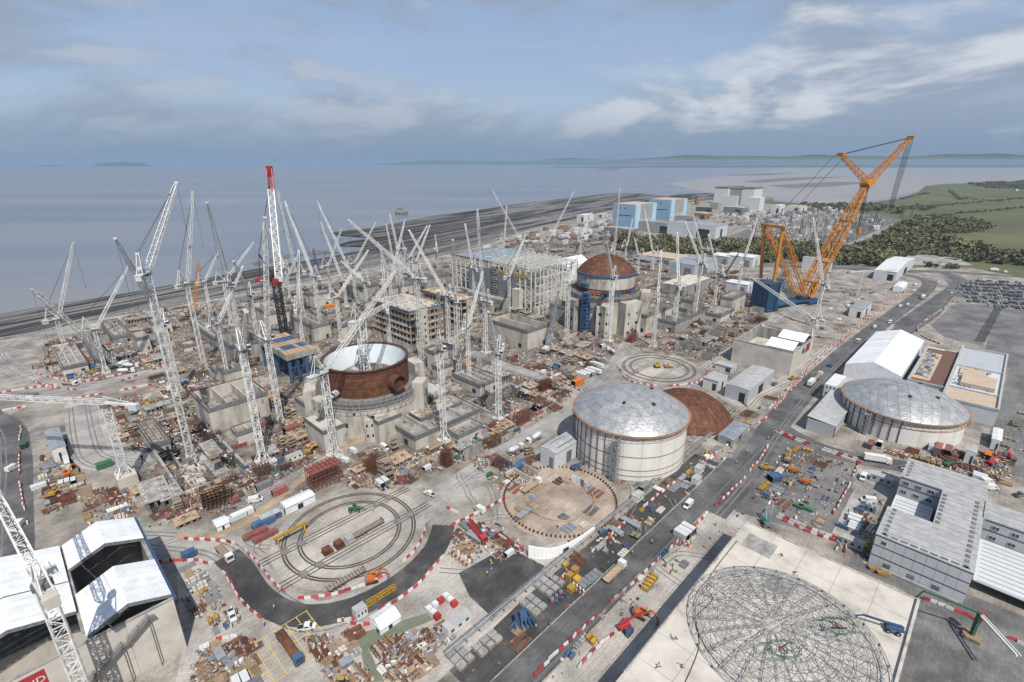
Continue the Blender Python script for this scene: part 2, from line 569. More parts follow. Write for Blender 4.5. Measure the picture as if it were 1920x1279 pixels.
def freeze_occupancy():
	"""1 m raster of everything built so far, for quick tests of fine litter"""
	gx, gy = np.meshgrid(OX0 + np.arange(OW) + 0.5, OY0 + np.arange(OH) + 0.5)
	u, v = gx * UX + gy * UY, -gx * UY + gy * UX
	occ = np.zeros(gx.shape, bool)
	for a, b, c, d in F_BOX:
		occ |= (u > a) & (u < c) & (v > b) & (v < d)
	for cx, cy, rr in F_CIRC:
		x0, x1 = int(max(cx - rr - OX0, 0)), int(min(cx + rr - OX0 + 2, OW))
		y0, y1 = int(max(cy - rr - OY0, 0)), int(min(cy + rr - OY0 + 2, OH))
		if x1 > x0 and y1 > y0:
			occ[y0:y1, x0:x1] |= (gx[y0:y1, x0:x1] - cx) ** 2 + (gy[y0:y1, x0:x1] - cy) ** 2 < rr * rr
	for pts, w in F_LINE:
		for (x0, y0), (x1, y1) in zip(pts, pts[1:]):
			for k in range(int(math.hypot(x1 - x0, y1 - y0) / 1.5) + 1):
				f = k * 1.5 / (math.hypot(x1 - x0, y1 - y0) + 1e-6)
				cx, cy = int(x0 + (x1 - x0) * f - OX0), int(y0 + (y1 - y0) * f - OY0)
				q = int(w)
				if q <= cx < OW - q and q <= cy < OH - q:
					occ[cy - q:cy + q + 1, cx - q:cx + q + 1] = True
	return occ

def keep_box(u0, v0, lu, lv, pad=0.6):
	F_BOX.append((u0 - pad, v0 - pad, u0 + lu + pad, v0 + lv + pad))

def is_free(x, y, r=0.5):
	u, v = uv(x, y)
	for a, b, c, d in F_BOX:
		if a - r < u < c + r and b - r < v < d + r:
			return False
	for cx, cy, rr in F_CIRC:
		if (x - cx) ** 2 + (y - cy) ** 2 < (rr + r) ** 2:
			return False
	for pts, w in F_LINE:
		for (x0, y0), (x1, y1) in zip(pts, pts[1:]):
			ddx, ddy = x1 - x0, y1 - y0
			t = max(0, min(1, ((x - x0) * ddx + (y - y0) * ddy) / (ddx * ddx + ddy * ddy + 1e-9)))
			if (x - x0 - ddx * t) ** 2 + (y - y0 - ddy * t) ** 2 < (w + r) ** 2:
				return False
	return True
# ================================================================== SETTING
SHN = [0]

def sheet(name, poly, z, m, holes=(), kind="structure", parent=None, label=None):
	loops = [[Vector((*p[:2], 0)) for p in poly]] + [[Vector((*p[:2], 0)) for p in h] for h in holes]
	flat = [p for l in loops for p in l]
	if 0.0 < z < 0.13:
		SHN[0] += 1
		z += SHN[0] * 0.0004
	b = MB()
	b.v = [(p.x, p.y, z) for p in flat]
	for t in tessellate_polygon(loops):
		a, c, d = (flat[i] for i in t)
		t = tuple(t)
		if (c.x - a.x) * (d.y - a.y) - (c.y - a.y) * (d.x - a.x) < 0:
			t = t[::-1]
		b.f.append(t)
		b.m.append(0)
	o = b.build(name, m, parent)
	if parent is None:
		structure(o, kind, label)
	return o

def px(*pts, z=0.0):
	return [G(a, b, z) for a, b in pts]

def catmull(pts, n=6):
	out = []
	P = [pts[0]] + list(pts) + [pts[-1]]
	for i in range(1, len(P) - 2):
		p0, p1, p2, p3 = P[i - 1:i + 3]
		for k in range(n):
			t = k / n
			out.append(tuple(0.5 * (2 * p1[j] + (p2[j] - p0[j]) * t + (2 * p0[j] - 5 * p1[j] + 4 * p2[j] - p3[j]) * t * t + (3 * p1[j] - p0[j] - 3 * p2[j] + p3[j]) * t ** 3) for j in (0, 1)))
	out.append(tuple(pts[-1][:2]))
	return out

def offset_line(pts, d):
	out = []
	for i, p in enumerate(pts):
		a, b = pts[max(0, i - 1)], pts[min(len(pts) - 1, i + 1)]
		ex, ey = b[0] - a[0], b[1] - a[1]
		l = math.hypot(ex, ey) or 1
		out.append((p[0] - ey / l * d, p[1] + ex / l * d))
	return out

def strip(name, pts, w, z, m, smooth=True, keep=True, label=None):
	c = catmull(pts) if smooth else list(pts)
	SHN[0] += 1
	z += SHN[0] * 0.0004
	l, r = offset_line(c, w / 2), offset_line(c, -w / 2)
	b = MB()
	for i in range(len(c) - 1):
		b.face([(*r[i], z), (*r[i + 1], z), (*l[i + 1], z), (*l[i], z)])
	o = structure(b.build(name, m), "structure", label)
	if keep:
		F_LINE.append((c, w / 2))
		# wheel tracks worn into the surface
		for off in (-0.30, 0.22) if "haul" in name else (-0.25,) if m == "asphalt" else ():
			tb = MB()
			for g in (-0.9, 0.9):
				q = offset_line(c, off * w + g)
				l, r = offset_line(q, 0.28), offset_line(q, -0.28)
				for i in range(len(q) - 1):
					tb.face([(*r[i], z + 0.006), (*r[i + 1], z + 0.006), (*l[i + 1], z + 0.006), (*l[i], z + 0.006)])
			structure(tb.build("wheel_track", "track_dark" if "haul" in name else "track_pale"))
	return c

M["track_dark"] = mat("track_dark", (0.115, 0.108, 0.10), (0.25, 0.24, 0.225), 0.25, 0.8)
M["track_pale"] = mat("track_pale", (0.125, 0.12, 0.115), (0.22, 0.21, 0.20), 0.12, 0.85)

def custom(name):
	m = bpy.data.materials.new(name)
	m.use_nodes = True
	N, L = m.node_tree.nodes, m.node_tree.links
	return m, N, L, N["Principled BSDF"]

# ---- sea
SEA_Z = -3.0
m, N, L, b = custom("sea_water")
geo = N.new("ShaderNodeNewGeometry")
mp = N.new("ShaderNodeMapping")
mp.inputs["Rotation"].default_value = (0, 0, R(-20))
mp.inputs["Scale"].default_value = (0.0007, 0.0030, 1)
L.new(geo.outputs["Position"], mp.inputs[0])
n1 = N.new("ShaderNodeTexNoise")
n1.inputs["Scale"].default_value = 1.0
n1.inputs["Detail"].default_value = 6
L.new(mp.outputs[0], n1.inputs["Vector"])
cr = N.new("ShaderNodeValToRGB")
cr.color_ramp.elements[0].position, cr.color_ramp.elements[1].position = 0.35, 0.68
cr.color_ramp.elements[0].color = (0.112, 0.135, 0.172, 1)
cr.color_ramp.elements[1].color = (0.180, 0.180, 0.187, 1)
L.new(n1.outputs[0], cr.inputs[0])
L.new(cr.outputs[0], b.inputs["Base Color"])
b.inputs["Roughness"].default_value = 0.30
b.inputs["IOR"].default_value = 1.33
n2 = N.new("ShaderNodeTexNoise")
n2.inputs["Scale"].default_value = 0.06
n2.inputs["Detail"].default_value = 4
L.new(geo.outputs["Position"], n2.inputs["Vector"])
bp = N.new("ShaderNodeBump")
bp.inputs["Strength"].default_value = 0.25
bp.inputs["Distance"].default_value = 0.6
L.new(n2.outputs[0], bp.inputs["Height"])
L.new(bp.outputs[0], b.inputs["Normal"])
M["sea"] = m

# ---- land
coast = px((0, 636), (150, 602), (300, 577), (480, 544), (560, 529), (700, 499), (830, 478), (900, 460), (1000, 428), (1100, 407), (1150, 394), (1240, 384),
		   (1320, 371), (1440, 376), (1560, 387), (1640, 379), (1685, 372), (1722, 360), (1735, 349), (1760, 346), (1920, 339))
land_poly = [(-640, 120), (-560, 300)] + coast + [(9000, 7000), (9000, -900), (-640, -900)]
m, N, L, b = custom("field_grass")
geo = N.new("ShaderNodeNewGeometry")
n1 = N.new("ShaderNodeTexNoise")
n1.inputs["Scale"].default_value = 0.006
n1.inputs["Detail"].default_value = 9
n1.inputs["Roughness"].default_value = 0.6
L.new(geo.outputs["Position"], n1.inputs["Vector"])
cr = N.new("ShaderNodeValToRGB")
cr.color_ramp.elements[0].position, cr.color_ramp.elements[1].position = 0.3, 0.7
cr.color_ramp.elements[0].color = (0.050, 0.052, 0.018, 1)
cr.color_ramp.elements[1].color = (0.125, 0.112, 0.046, 1)
e = cr.color_ramp.elements.new(0.5)
e.color = (0.070, 0.078, 0.026, 1)
L.new(n1.outputs[0], cr.inputs[0])
L.new(cr.outputs[0], b.inputs["Base Color"])
b.inputs["Roughness"].default_value = 0.9
M["grass"] = m

# ---- excavated pits: real holes in the ground sheet
PITS = []        # (u0, v0, lu, lv, depth)

def pit_px(a, lx, rx, depth):
	u0, v0, lu, lv, _ = pxbox(a, lx, rx, a[1] - 5)
	PITS.append((u0, v0, lu, lv, depth))
	return PITS[-1]

PIT_MAIN = pit_px((345, 925), 262, 462, 8.0)
PIT_EAST = pit_px((965, 795), 880, 1042, 7.0)
PIT_RAMP = pit_px((150, 930), 112, 168, 4.0)

def rect(u0, v0, lu, lv):
	return [xy(u0, v0), xy(u0 + lu, v0), xy(u0 + lu, v0 + lv), xy(u0, v0 + lv)]

site_poly = [(-640, 120), (-556, 300)] + px((0, 640), (150, 605), (300, 580), (480, 547), (560, 532), (700, 502), (830, 481), (900, 463), (1000, 431), (1100, 410), (1150, 397), (1240, 387),
			(1330, 375), (1440, 382), (1520, 396), (1600, 398), (1680, 412), (1672, 424), (1650, 440), (1580, 464), (1540, 476), (1600, 497), (1640, 502), (1700, 503), (1760, 499), (1820, 503), (1920, 520)) + [(900, 420), (1200, 0), (1200, -500), (-640, -500)]
M["site"] = mat("site_ground", (0.15, 0.125, 0.10), (0.45, 0.41, 0.36), 0.075, 0.9, c3=(0.32, 0.285, 0.245), ramp=(0.30, 0.64), bump=0.2)
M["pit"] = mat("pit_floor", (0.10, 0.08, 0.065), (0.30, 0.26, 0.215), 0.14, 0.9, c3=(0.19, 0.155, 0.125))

# ---- foreshore: banded rock ledges, mudflats
m, N, L, b = custom("foreshore_rock")
geo = N.new("ShaderNodeNewGeometry")

def stretched(sx, sy, ang, detail, rough):
	mp = N.new("ShaderNodeMapping")
	mp.vector_type = "TEXTURE"
	mp.inputs["Rotation"].default_value = (0, 0, R(ang))
	mp.inputs["Scale"].default_value = (sx, sy, 1)
	L.new(geo.outputs["Position"], mp.inputs[0])
	n = N.new("ShaderNodeTexNoise")
	n.inputs["Scale"].default_value = 1.0
	n.inputs["Detail"].default_value = detail
	n.inputs["Roughness"].default_value = rough
	L.new(mp.outputs[0], n.inputs["Vector"])
	return n.outputs["Fac"]

na = stretched(240, 8, 58, 9, 0.68)
nb = stretched(90, 2.4, 60, 6, 0.7)
nc = stretched(300, 45, 60, 3, 0.5)
ad = N.new("ShaderNodeMath")
ad.operation = "MULTIPLY_ADD"
ad.inputs[1].default_value = 0.45
L.new(nb, ad.inputs[0])
L.new(na, ad.inputs[2])
ad2 = N.new("ShaderNodeMath")
ad2.operation = "MULTIPLY_ADD"
ad2.inputs[1].default_value = 0.45
L.new(nc, ad2.inputs[0])
L.new(ad.outputs[0], ad2.inputs[2])
cr = N.new("ShaderNodeValToRGB")
cr.color_ramp.elements[0].position = 0.88
cr.color_ramp.elements[0].color = (0.026, 0.026, 0.027, 1)
cr.color_ramp.elements[1].position = 1.0
cr.color_ramp.elements[1].color = (0.17, 0.16, 0.148, 1)
e = cr.color_ramp.elements.new(0.94)
e.color = (0.050, 0.048, 0.046, 1)
L.new(ad2.outputs[0], cr.inputs[0])
L.new(cr.outputs[0], b.inputs["Base Color"])
b.inputs["Roughness"].default_value = 0.85
b.inputs["Specular IOR Level"].default_value = 0.15
M["foreshore"] = m
shore_out = px((0, 589), (120, 568), (240, 549), (350, 529), (480, 504), (560, 491), (610, 483), (672, 470), (690, 462), (630, 460), (655, 452), (710, 446), (640, 441), (618, 436), (700, 427), (800, 406),
			   (880, 396), (960, 384), (1040, 374), (1100, 367), (1150, 362), (1200, 363), (1245, 367), (1290, 363), (1330, 362), (1450, 371), z=-1.5)
shore_in = px((0, 640), (150, 606), (300, 581), (480, 548), (560, 533), (700, 503), (830, 482), (900, 464), (1000, 432), (1100, 411), (1150, 398), (1240, 388), (1330, 376), (1440, 383), (1450, 378), z=-1.5)
sheet("foreshore", [(-760, 0), (-690, 120), (-575, 285)] + shore_out + shore_in[::-1] + [(-540, 290), (-620, 100)], -1.5, "foreshore")
for pp in (((480, 499), (560, 480), (640, 474), (600, 470), (540, 478), (470, 494)), ((600, 452), (690, 444), (640, 449)), ((1105, 318), (1150, 314), (1215, 310), (1170, 316), (1150, 321)),
		   ((1350, 330), (1420, 325), (1500, 324), (1440, 329)), ((1390, 340), (1480, 333), (1600, 331), (1500, 338), (1420, 343)), ((1440, 348), (1560, 341), (1640, 342), (1560, 350), (1480, 353))):
	M["sandbar"] = mat("sandbar", (0.085, 0.078, 0.072), (0.15, 0.135, 0.12), 0.01, 0.5)
	sheet("sandbar", px(*pp, z=SEA_Z), SEA_Z + 0.3, "sandbar")
M["mudflat"] = mat("mudflat", (0.20, 0.175, 0.16), (0.27, 0.245, 0.225), 0.004, 0.35, stretch=(1, 3, 1))
sheet("mudflat", px((1250, 344), (1420, 322), (1500, 311), (1700, 308), (1925, 309), (1925, 338), (1760, 345), (1735, 348), (1722, 359), (1640, 377), (1560, 384), (1440, 373), (1330, 362), z=SEA_Z), SEA_Z + 0.15, "mudflat")
# sea wall: pale stepped wall and haul track behind it
wall_line = catmull([(-575, 285)] + coast[:13], 4)
sw = MB()
ol, il = offset_line(wall_line, 4.0), offset_line(wall_line, -1.0)
for i in range(len(wall_line) - 1):
	a, c, d, e = ol[i], ol[i + 1], il[i + 1], il[i]
	sw.hexa([(*a, -1.6), (*e, -1.6), (*d, -1.6), (*c, -1.6)], [(*a, 0.4), (*e, 1.2), (*d, 1.2), (*c, 0.4)])
tag(sw.build("sea_wall", "conc_grey"), "long pale concrete sea wall along the dark rock foreshore", "sea wall")
strip("shore_track", offset_line(wall_line, -9)[2:], 9, 0.03, "haul", False)

# ---- far hills and islands
m = mat("far_hill", (0.03, 0.05, 0.03), (0.07, 0.085, 0.05), 0.0008, 0.95)
M["hill"] = m

def ridge(name, x0, x1, base_y, prof, depth_m, thick, label):
	"""prof: list of (t, px height) along the ridge as seen from the site"""
	bb = MB()
	n = 60
	rows = []
	for i in range(n + 1):
		t = i / n
		for (ta, ha), (tb, hb) in zip(prof, prof[1:]):
			if ta <= t <= tb:
				hh = ha + (hb - ha) * (t - ta) / (tb - ta)
		hh *= 1 + 0.10 * math.sin(t * 37) + 0.06 * math.sin(t * 83 + 1)
		xx = (x0 + (x1 - x0) * t - PCX) / FPX * depth_m
		zt = hh / FPX * depth_m
		rows.append([(xx, depth_m, SEA_Z), (xx, depth_m + thick * 0.25, SEA_Z + zt * 0.7), (xx, depth_m + thick * 0.5, SEA_Z + zt), (xx, depth_m + thick, SEA_Z)])
	for a, c in zip(rows, rows[1:]):
		for k in range(3):
			bb.face([a[k], c[k], c[k + 1], a[k + 1]])
	structure(bb.build(name, "hill", smooth=True), "structure", label)

ridge("hills", 690, 2300, 303, [(0, 0.5), (0.02, 3), (0.06, 8), (0.12, 9), (0.18, 6), (0.24, 12), (0.3, 10), (0.36, 15), (0.45, 17), (0.6, 16), (0.8, 20), (1, 18)], 22000, 5000, "long low blue hills across the bay")
ridge("shore_land", 1040, 2300, 305, [(0, 0.3), (0.2, 3.0), (0.5, 4), (0.75, 5), (1, 5)], 12500, 2500, "flat far shore across the mudflats")
ridge("island", 208, 291, 311, [(0, 0.5), (0.08, 5), (0.3, 7), (0.6, 7.5), (0.9, 6.0), (1, 0.5)], 15500, 900, "steep-sided dark island out at sea")
ridge("island", 96, 148, 311, [(0, 0.3), (0.4, 1.6), (0.7, 2), (1, 0.3)], 16000, 700, "faint low island farther out at sea")

# ---- roads and yards
Z1, Z2, Z3, Z4 = 0.03, 0.06, 0.09, 0.12
for k in range(46):
	a = (random.uniform(120, 1500), random.uniform(720, 1120))
	x, y = G(*a)
	t = random.choice((GA, GA + 1.571)) + random.gauss(0, 0.5)
	c = [(x, y)]
	for i in range(7):
		t += random.gauss(0, 0.22)
		c.append((c[-1][0] + 4.5 * math.cos(t), c[-1][1] + 4.5 * math.sin(t)))
	c = catmull(c, 4)
	tb = MB()
	for g in (-0.95, 0.95):
		q = offset_line(c, g)
		l, r = offset_line(q, 0.2), offset_line(q, -0.2)
		for i in range(len(q) - 1):
			zt = 0.055 + k * 0.0002 + (0.0001 if g > 0 else 0)
			tb.face([(*r[i], zt), (*r[i + 1], zt), (*l[i + 1], zt), (*l[i], zt)])
	structure(tb.build("wheel_track", "track_dark"))
M["works"] = mat("works_ground", (0.06, 0.047, 0.037), (0.40, 0.36, 0.31), 0.11, 0.9, c3=(0.20, 0.17, 0.14), ramp=(0.30, 0.66), bump=0.3)
WORKS = [(100, 640), (300, 595), (480, 556), (640, 528), (840, 490), (1000, 450), (1140, 440), (1190, 470), (1430, 530), (1430, 600), (1330, 680), (1190, 650), (1120, 690), (1060, 745), (760, 910), (640, 905), (460, 945), (290, 975), (240, 900), (180, 780), (320, 720), (180, 715)]
# lower yard and road (u direction): dark asphalt between the pipe run and the barrier
u_lo = 40

def uline(pa, z=0):
	return uv(*G(*pa, z))

UB0 = uline((990, 1279))
UB1 = uline((1390, 902))
VBAR = (UB0[1] + UB1[1]) / 2              # barrier line along the lower road
VPIPE = uline((1112, 1004))[1]
sheet("yard_asphalt", rect(60, VBAR, 150, VPIPE - VBAR - 1.5), Z1, "asphalt_wet")
sheet("road_lower", rect(60, VBAR + 0.8, 158, 8.6), Z2, "asphalt")
sheet("yard_concrete", rect(60, VBAR - 14, 200, 13.6), Z1, "slab")
F_BOX.append((60, VBAR + 0.8, 218, VBAR + 9.2))
strip("road", px((1330, 960), (1400, 880), (1452, 800), (1500, 742), (1560, 683), (1640, 617), (1700, 572), (1735, 545), (1740, 528), (1700, 515)), 13, Z3, "asphalt")
strip("road", px((1450, 792), (1480, 812), (1530, 838), (1600, 858), (1680, 872), (1760, 890), (1800, 902)), 11, Z2, "asphalt")
strip("road", px((1660, 640), (1740, 590), (1765, 560), (1800, 530), (1770, 512), (1700, 508)), 14, Z2, "asphalt")
strip("road", px((1920, 520), (1840, 514), (1770, 510), (1700, 509), (1640, 506), (1560, 503), (1460, 498)), 12, Z3, "asphalt")
strip("road", px((1715, 655), (1700, 630), (1690, 612), (1720, 588), (1760, 560)), 10, Z1, "asphalt")
sheet("yard", px((1745, 610), (1790, 570), (1862, 572), (1842, 650), (1770, 632)), Z1, "asphalt_grey")
sheet("yard", px((1862, 572), (1935, 575), (1960, 700), (1935, 760), (1848, 655)), Z1 + 0.01, "asphalt_grey")
sheet("path", px((1865, 575), (1880, 577), (1846, 642), (1826, 640)), Z3, "asphalt_wet")
sheet("car_park", px((1770, 520), (1940, 540), (2060, 620), (1940, 590), (1830, 566), (1790, 556)), Z1, "asphalt_grey")
sheet("yard", px((1400, 800), (1450, 812), (1610, 868), (1590, 940), (1560, 1010), (1380, 960), (1350, 900)), Z1, "asphalt_grey")
sheet("yard", px((1620, 880), (1672, 885), (1640, 960), (1600, 1010), (1560, 1000)), Z2, "haul")
sheet("yard", px((1890, 700), (1930, 705), (1930, 900), (1900, 890), (1850, 830)), Z2, "asphalt_grey")
sheet("yard", px((1700, 1110), (1940, 1180), (2000, 1400), (1640, 1400)), Z1, "gravel")
sheet("yard", px((1600, 1030), (1830, 1120), (1930, 1160), (1930, 1190), (1700, 1110), (1590, 1060)), Z2, "asphalt_grey")
# rail lines beside the tank, boardwalk beside it
sheet("rail_apron", px((700, 1010), (770, 1000), (1060, 800), (1090, 745), (1060, 760), (770, 940)), Z1, "haul")
strip("boardwalk", px((330, 1005), (420, 1000), (520, 935), (620, 855), (700, 815)), 3.2, Z2, "board", keep=False)
strip("boardwalk", px((740, 890), (840, 840), (960, 775), (1040, 728), (1100, 700)), 3.0, Z2, "board", keep=False)
strip("haul_road", px((470, 945), (560, 895), (640, 850), (720, 815)), 9, Z1, "haul")
# S-bend wet road round the near ring track
strip("road", px((425, 1042), (452, 1070), (485, 1118), (540, 1150), (610, 1152), (690, 1128), (765, 1082), (815, 1030), (832, 985)), 8.4, Z2, "asphalt_wet")
strip("haul_road", px((250, 1010), (340, 1015), (420, 1030), (470, 1085), (540, 1145), (620, 1155), (760, 1090)), 13, Z1, "haul")
sheet("yard_concrete", px((330, 1050), (420, 1050), (470, 1110), (500, 1160), (640, 1170), (720, 1140), (850, 1010), (960, 1040), (1110, 1000), (820, 1279), (900, 1400), (300, 1400), (340, 1230)), Z1, "slab")
sheet("yard_dark", px((860, 1075), (950, 1025), (1022, 1062), (925, 1160), (880, 1118)), Z2, "asphalt_wet")
sheet("paving", px((668, 1190), (800, 1150), (812, 1162), (690, 1215), (720, 1279), (690, 1279)), Z3, "green_paving")
# left: dark public road, pale haul roads
strip("road", px((-60, 770), (10, 800), (25, 860), (22, 940), (20, 1020), (15, 1100)), 13, Z2, "asphalt")
strip("haul_road", px((-40, 752), (60, 745), (160, 728), (260, 703), (330, 690)), 13, Z1, "haul")
strip("haul_road", px((20, 640), (-5, 665), (25, 690), (60, 708), (130, 722), (200, 718), (280, 700)), 11, Z2, "haul")
strip("haul_road", px((-30, 700), (0, 655), (60, 630), (130, 615), (200, 604)), 12, Z1, "haul")
strip("haul_road", px((150, 760), (160, 820), (180, 860), (250, 870), (285, 860)), 14, Z1, "haul")
sheet("yard", px((120, 760), (200, 745), (240, 820), (280, 850), (290, 880), (180, 870), (130, 800)), 0.02, "slab")
# middle and right haul roads
strip("haul_road", px((880, 660), (960, 690), (1040, 715), (1110, 745)), 9, Z1, "haul")
strip("haul_road", px((1090, 745), (1150, 690), (1190, 630), (1240, 620)), 10, Z1, "haul")
strip("haul_road", px((1290, 725), (1340, 680), (1400, 640), (1470, 590), (1520, 560)), 9, Z2, "haul")
strip("haul_road", px((1330, 720), (1390, 760), (1420, 740), (1500, 700), (1560, 650)), 9, Z1, "slab")
sheet("yard", px((1480, 470), (1640, 400), (1690, 412), (1560, 470), (1640, 505), (1400, 500), (1300, 470), (1400, 430)), 0.02, "gravel")
sheet("pool", px((1002, 461), (1070, 458), (1095, 470), (1020, 478)), Z1, "conc_dark")
sheet("clearing", px((1695, 480), (1740, 477), (1800, 484), (1824, 497), (1760, 498), (1698, 497)), 0.0, "haul")
# painted hatching on the bus bay
hb = MB()
bx, by = uv(*G(520, 1220))
for i in range(9):
	hb.ubox(bx - 14 + i * 3.2, by - 9, Z3 + 0.02, 0.22, 16, 0.005)
for i in range(5):
	hb.ubox(bx - 14, by - 9 + i * 4, Z3 + 0.03, 26, 0.22, 0.005)
structure(hb.build("road_marking", "line_yellow"))
rm = MB()
rm.ubox(62, VBAR + 9.35, Z2 + 0.05, 154, 0.35, 0.10)
structure(rm.build("kerb", "conc_grey"))
# ================================================================== DOMES, TANKS, REACTORS
def cap_point(r, rim_r, z_rim, rise):
	Rs = (rim_r ** 2 + rise ** 2) / (2 * rise)
	return z_rim + rise - Rs + math.sqrt(max(Rs * Rs - r * r, 0))

def silver_dome(root, rim_r, z_rim, rise, n=7):
	"""triangulated aluminium dome: every panel is a piece of its own, laid on a dark under-skin"""
	def node(i, k):
		if i == 0:
			return (0.0, 0.0)
		r = rim_r * math.sin(i / n * 1.25) / math.sin(1.25)
		t = 2 * math.pi * k / (6 * i)
		return (r * math.cos(t), r * math.sin(t))
	under = MB()
	under.lathe([(rim_r, z_rim - 0.06), *[(rim_r * (1 - j / 8), cap_point(rim_r * (1 - j / 8), rim_r, z_rim, rise) - 0.10) for j in range(1, 8)], (0.02, z_rim + rise - 0.10)], 48)
	skin = under.build("dome_frame", "alu_seam", root)
	tris = []
	for i in range(n):
		for sct in range(6):
			for k in range(i + 1):
				a = node(i, (sct * i + k) % max(6 * i, 1))
				c = node(i + 1, sct * (i + 1) + k)
				d = node(i + 1, (sct * (i + 1) + k + 1) % (6 * (i + 1)))
				tris.append((a, c, d))
				if k < i:
					a2 = node(i, (sct * i + k + 1) % (6 * i))
					tris.append((a, d, a2))
	for t in tris:
		cx, cy = sum(p[0] for p in t) / 3, sum(p[1] for p in t) / 3
		cz = cap_point(math.hypot(cx, cy), rim_r, z_rim, rise)
		lo, hi = [], []
		for p in t:
			q = (cx + (p[0] - cx) * 0.965, cy + (p[1] - cy) * 0.965)
			z = cap_point(math.hypot(*q), rim_r, z_rim, rise) + random.uniform(-0.03, 0.03)
			lo.append((q[0] - cx, q[1] - cy, z - cz))
			hi.append((q[0] - cx, q[1] - cy, z - cz + 0.10))
		mb = MB()
		mb.hexa(lo, hi, 0, False)
		# slightly crowned: centre point lifted
		top = mb.f.pop()
		mb.m.pop()
		mb.v.append((0, 0, sum(h[2] for h in hi) / 3 + 0.10))
		e = len(mb.v) - 1
		for j in range(3):
			mb.f.append((top[j], top[(j + 1) % 3], e))
			mb.m.append(0)
		mb.build("panel", "alu", root, (cx, cy, cz))
	for k, (fr, an) in enumerate(((0.45, 4.2), (0.5, 5.3), (0.42, 0.4))):
		x, y = rim_r * fr * math.cos(an), rim_r * fr * math.sin(an)
		MB().box(0, 0, 0, 1.5, 1.1, 0.7, 0, an).build("roof_vent", "dark", root, (x, y, cap_point(rim_r * fr, rim_r, z_rim, rise) + 0.02))

def tank(label, cx, cy, r, h, rise, bands, tower_ang):
	t = thing("storage_tank", label, "tank", None, (cx, cy, 0))
	F_CIRC.append((cx, cy, r + 1))
	# wall in plates
	seg, rows = 20, 2
	for k in range(seg):
		for j in range(rows):
			a0, a1 = 2 * math.pi * k / seg, 2 * math.pi * (k + 1) / seg
			w = MB()
			z0, z1 = h * j / rows + (0.02 if j else 0), h * (j + 1) / rows
			w.lathe([(r, z0), (r, z1)], 4, 0, a0 + 0.0015, a1 - 0.0015)
			w.lathe([(r - 0.3, z1), (r - 0.3, z0)], 4, 0, a0 + 0.0015, a1 - 0.0015)
			w.build("wall_plate", "tank_white", t, smooth=True)
	MB().lathe([(r - 0.12, 0), (r - 0.12, h - 0.1)], 60).build("wall_core", "conc_grey", t, smooth=True)
	for z in bands:
		MB().lathe([(r + 0.02, z - 0.14), (r + 0.16, z - 0.14), (r + 0.16, z + 0.14), (r + 0.02, z + 0.14)], 60).build("hoop", "rust_rail", t)
	# eaves gutter walkway with rusty edge and handrail
	MB().lathe([(r - 0.2, h - 0.5), (r + 1.2, h - 0.35), (r + 1.2, h + 0.1), (r + 0.2, h + 0.12)], 72).build("eaves_walkway", "rust_rail", t)
	hr = MB()
	for k in range(72):
		a, b2 = 2 * math.pi * k / 72, 2 * math.pi * (k + 1) / 72
		p, q = ((r + 1.1) * math.cos(a), (r + 1.1) * math.sin(a)), ((r + 1.1) * math.cos(b2), (r + 1.1) * math.sin(b2))
		hr.bar((*p, h - 0.6), (*p, h - 1.7), 0.12)
		hr.bar((*p, h - 1.7), (*q, h - 1.7), 0.12)
	hr.build("handrail", "rust_dark", t)
	pil = MB()
	for k in range(9):
		a = R(170 + k * 8)
		pil.bar(((r + 0.25) * math.cos(a), (r + 0.25) * math.sin(a), 0), ((r + 0.25) * math.cos(a), (r + 0.25) * math.sin(a), h - 1), 0.28)
	pil.build("down_pipes", "rust_dark", t)
	silver_dome(t, r + 0.3, h + 0.1, rise)
	# scaffold stair tower
	a = R(tower_ang)
	sx, sy = (r + 2.0) * math.cos(a), (r + 2.0) * math.sin(a)
	st = MB()
	st.lattice((sx, sy, 0), (sx, sy, h - 0.6), 2.7, 2.7, 9, 0.2, 0.14)
	for k in range(9):
		st.box(sx, sy, (k + 0.5) * (h - 1) / 9, 2.6, 2.6, 0.14, 0, a)
		st.bar((sx - 1.1, sy - 1.1, k * (h - 1) / 9), (sx + 1.1, sy - 1.1, (k + 0.9) * (h - 1) / 9), 0.7, h=0.16)
	st.build("stair_tower", "galv", t)
	return t

tank("tall white tank with silver triangulated dome beside the ground-level rusty dome", 55.1, 212.7, 25.6, 21.6, 9.6, (2.2, 5.0, 11.5), 246)
tank("squat white tank with silver triangulated dome in front of the white marquee", 203.8, 240.1, 26.4, 12.4, 8.8, (8.6,), 205)

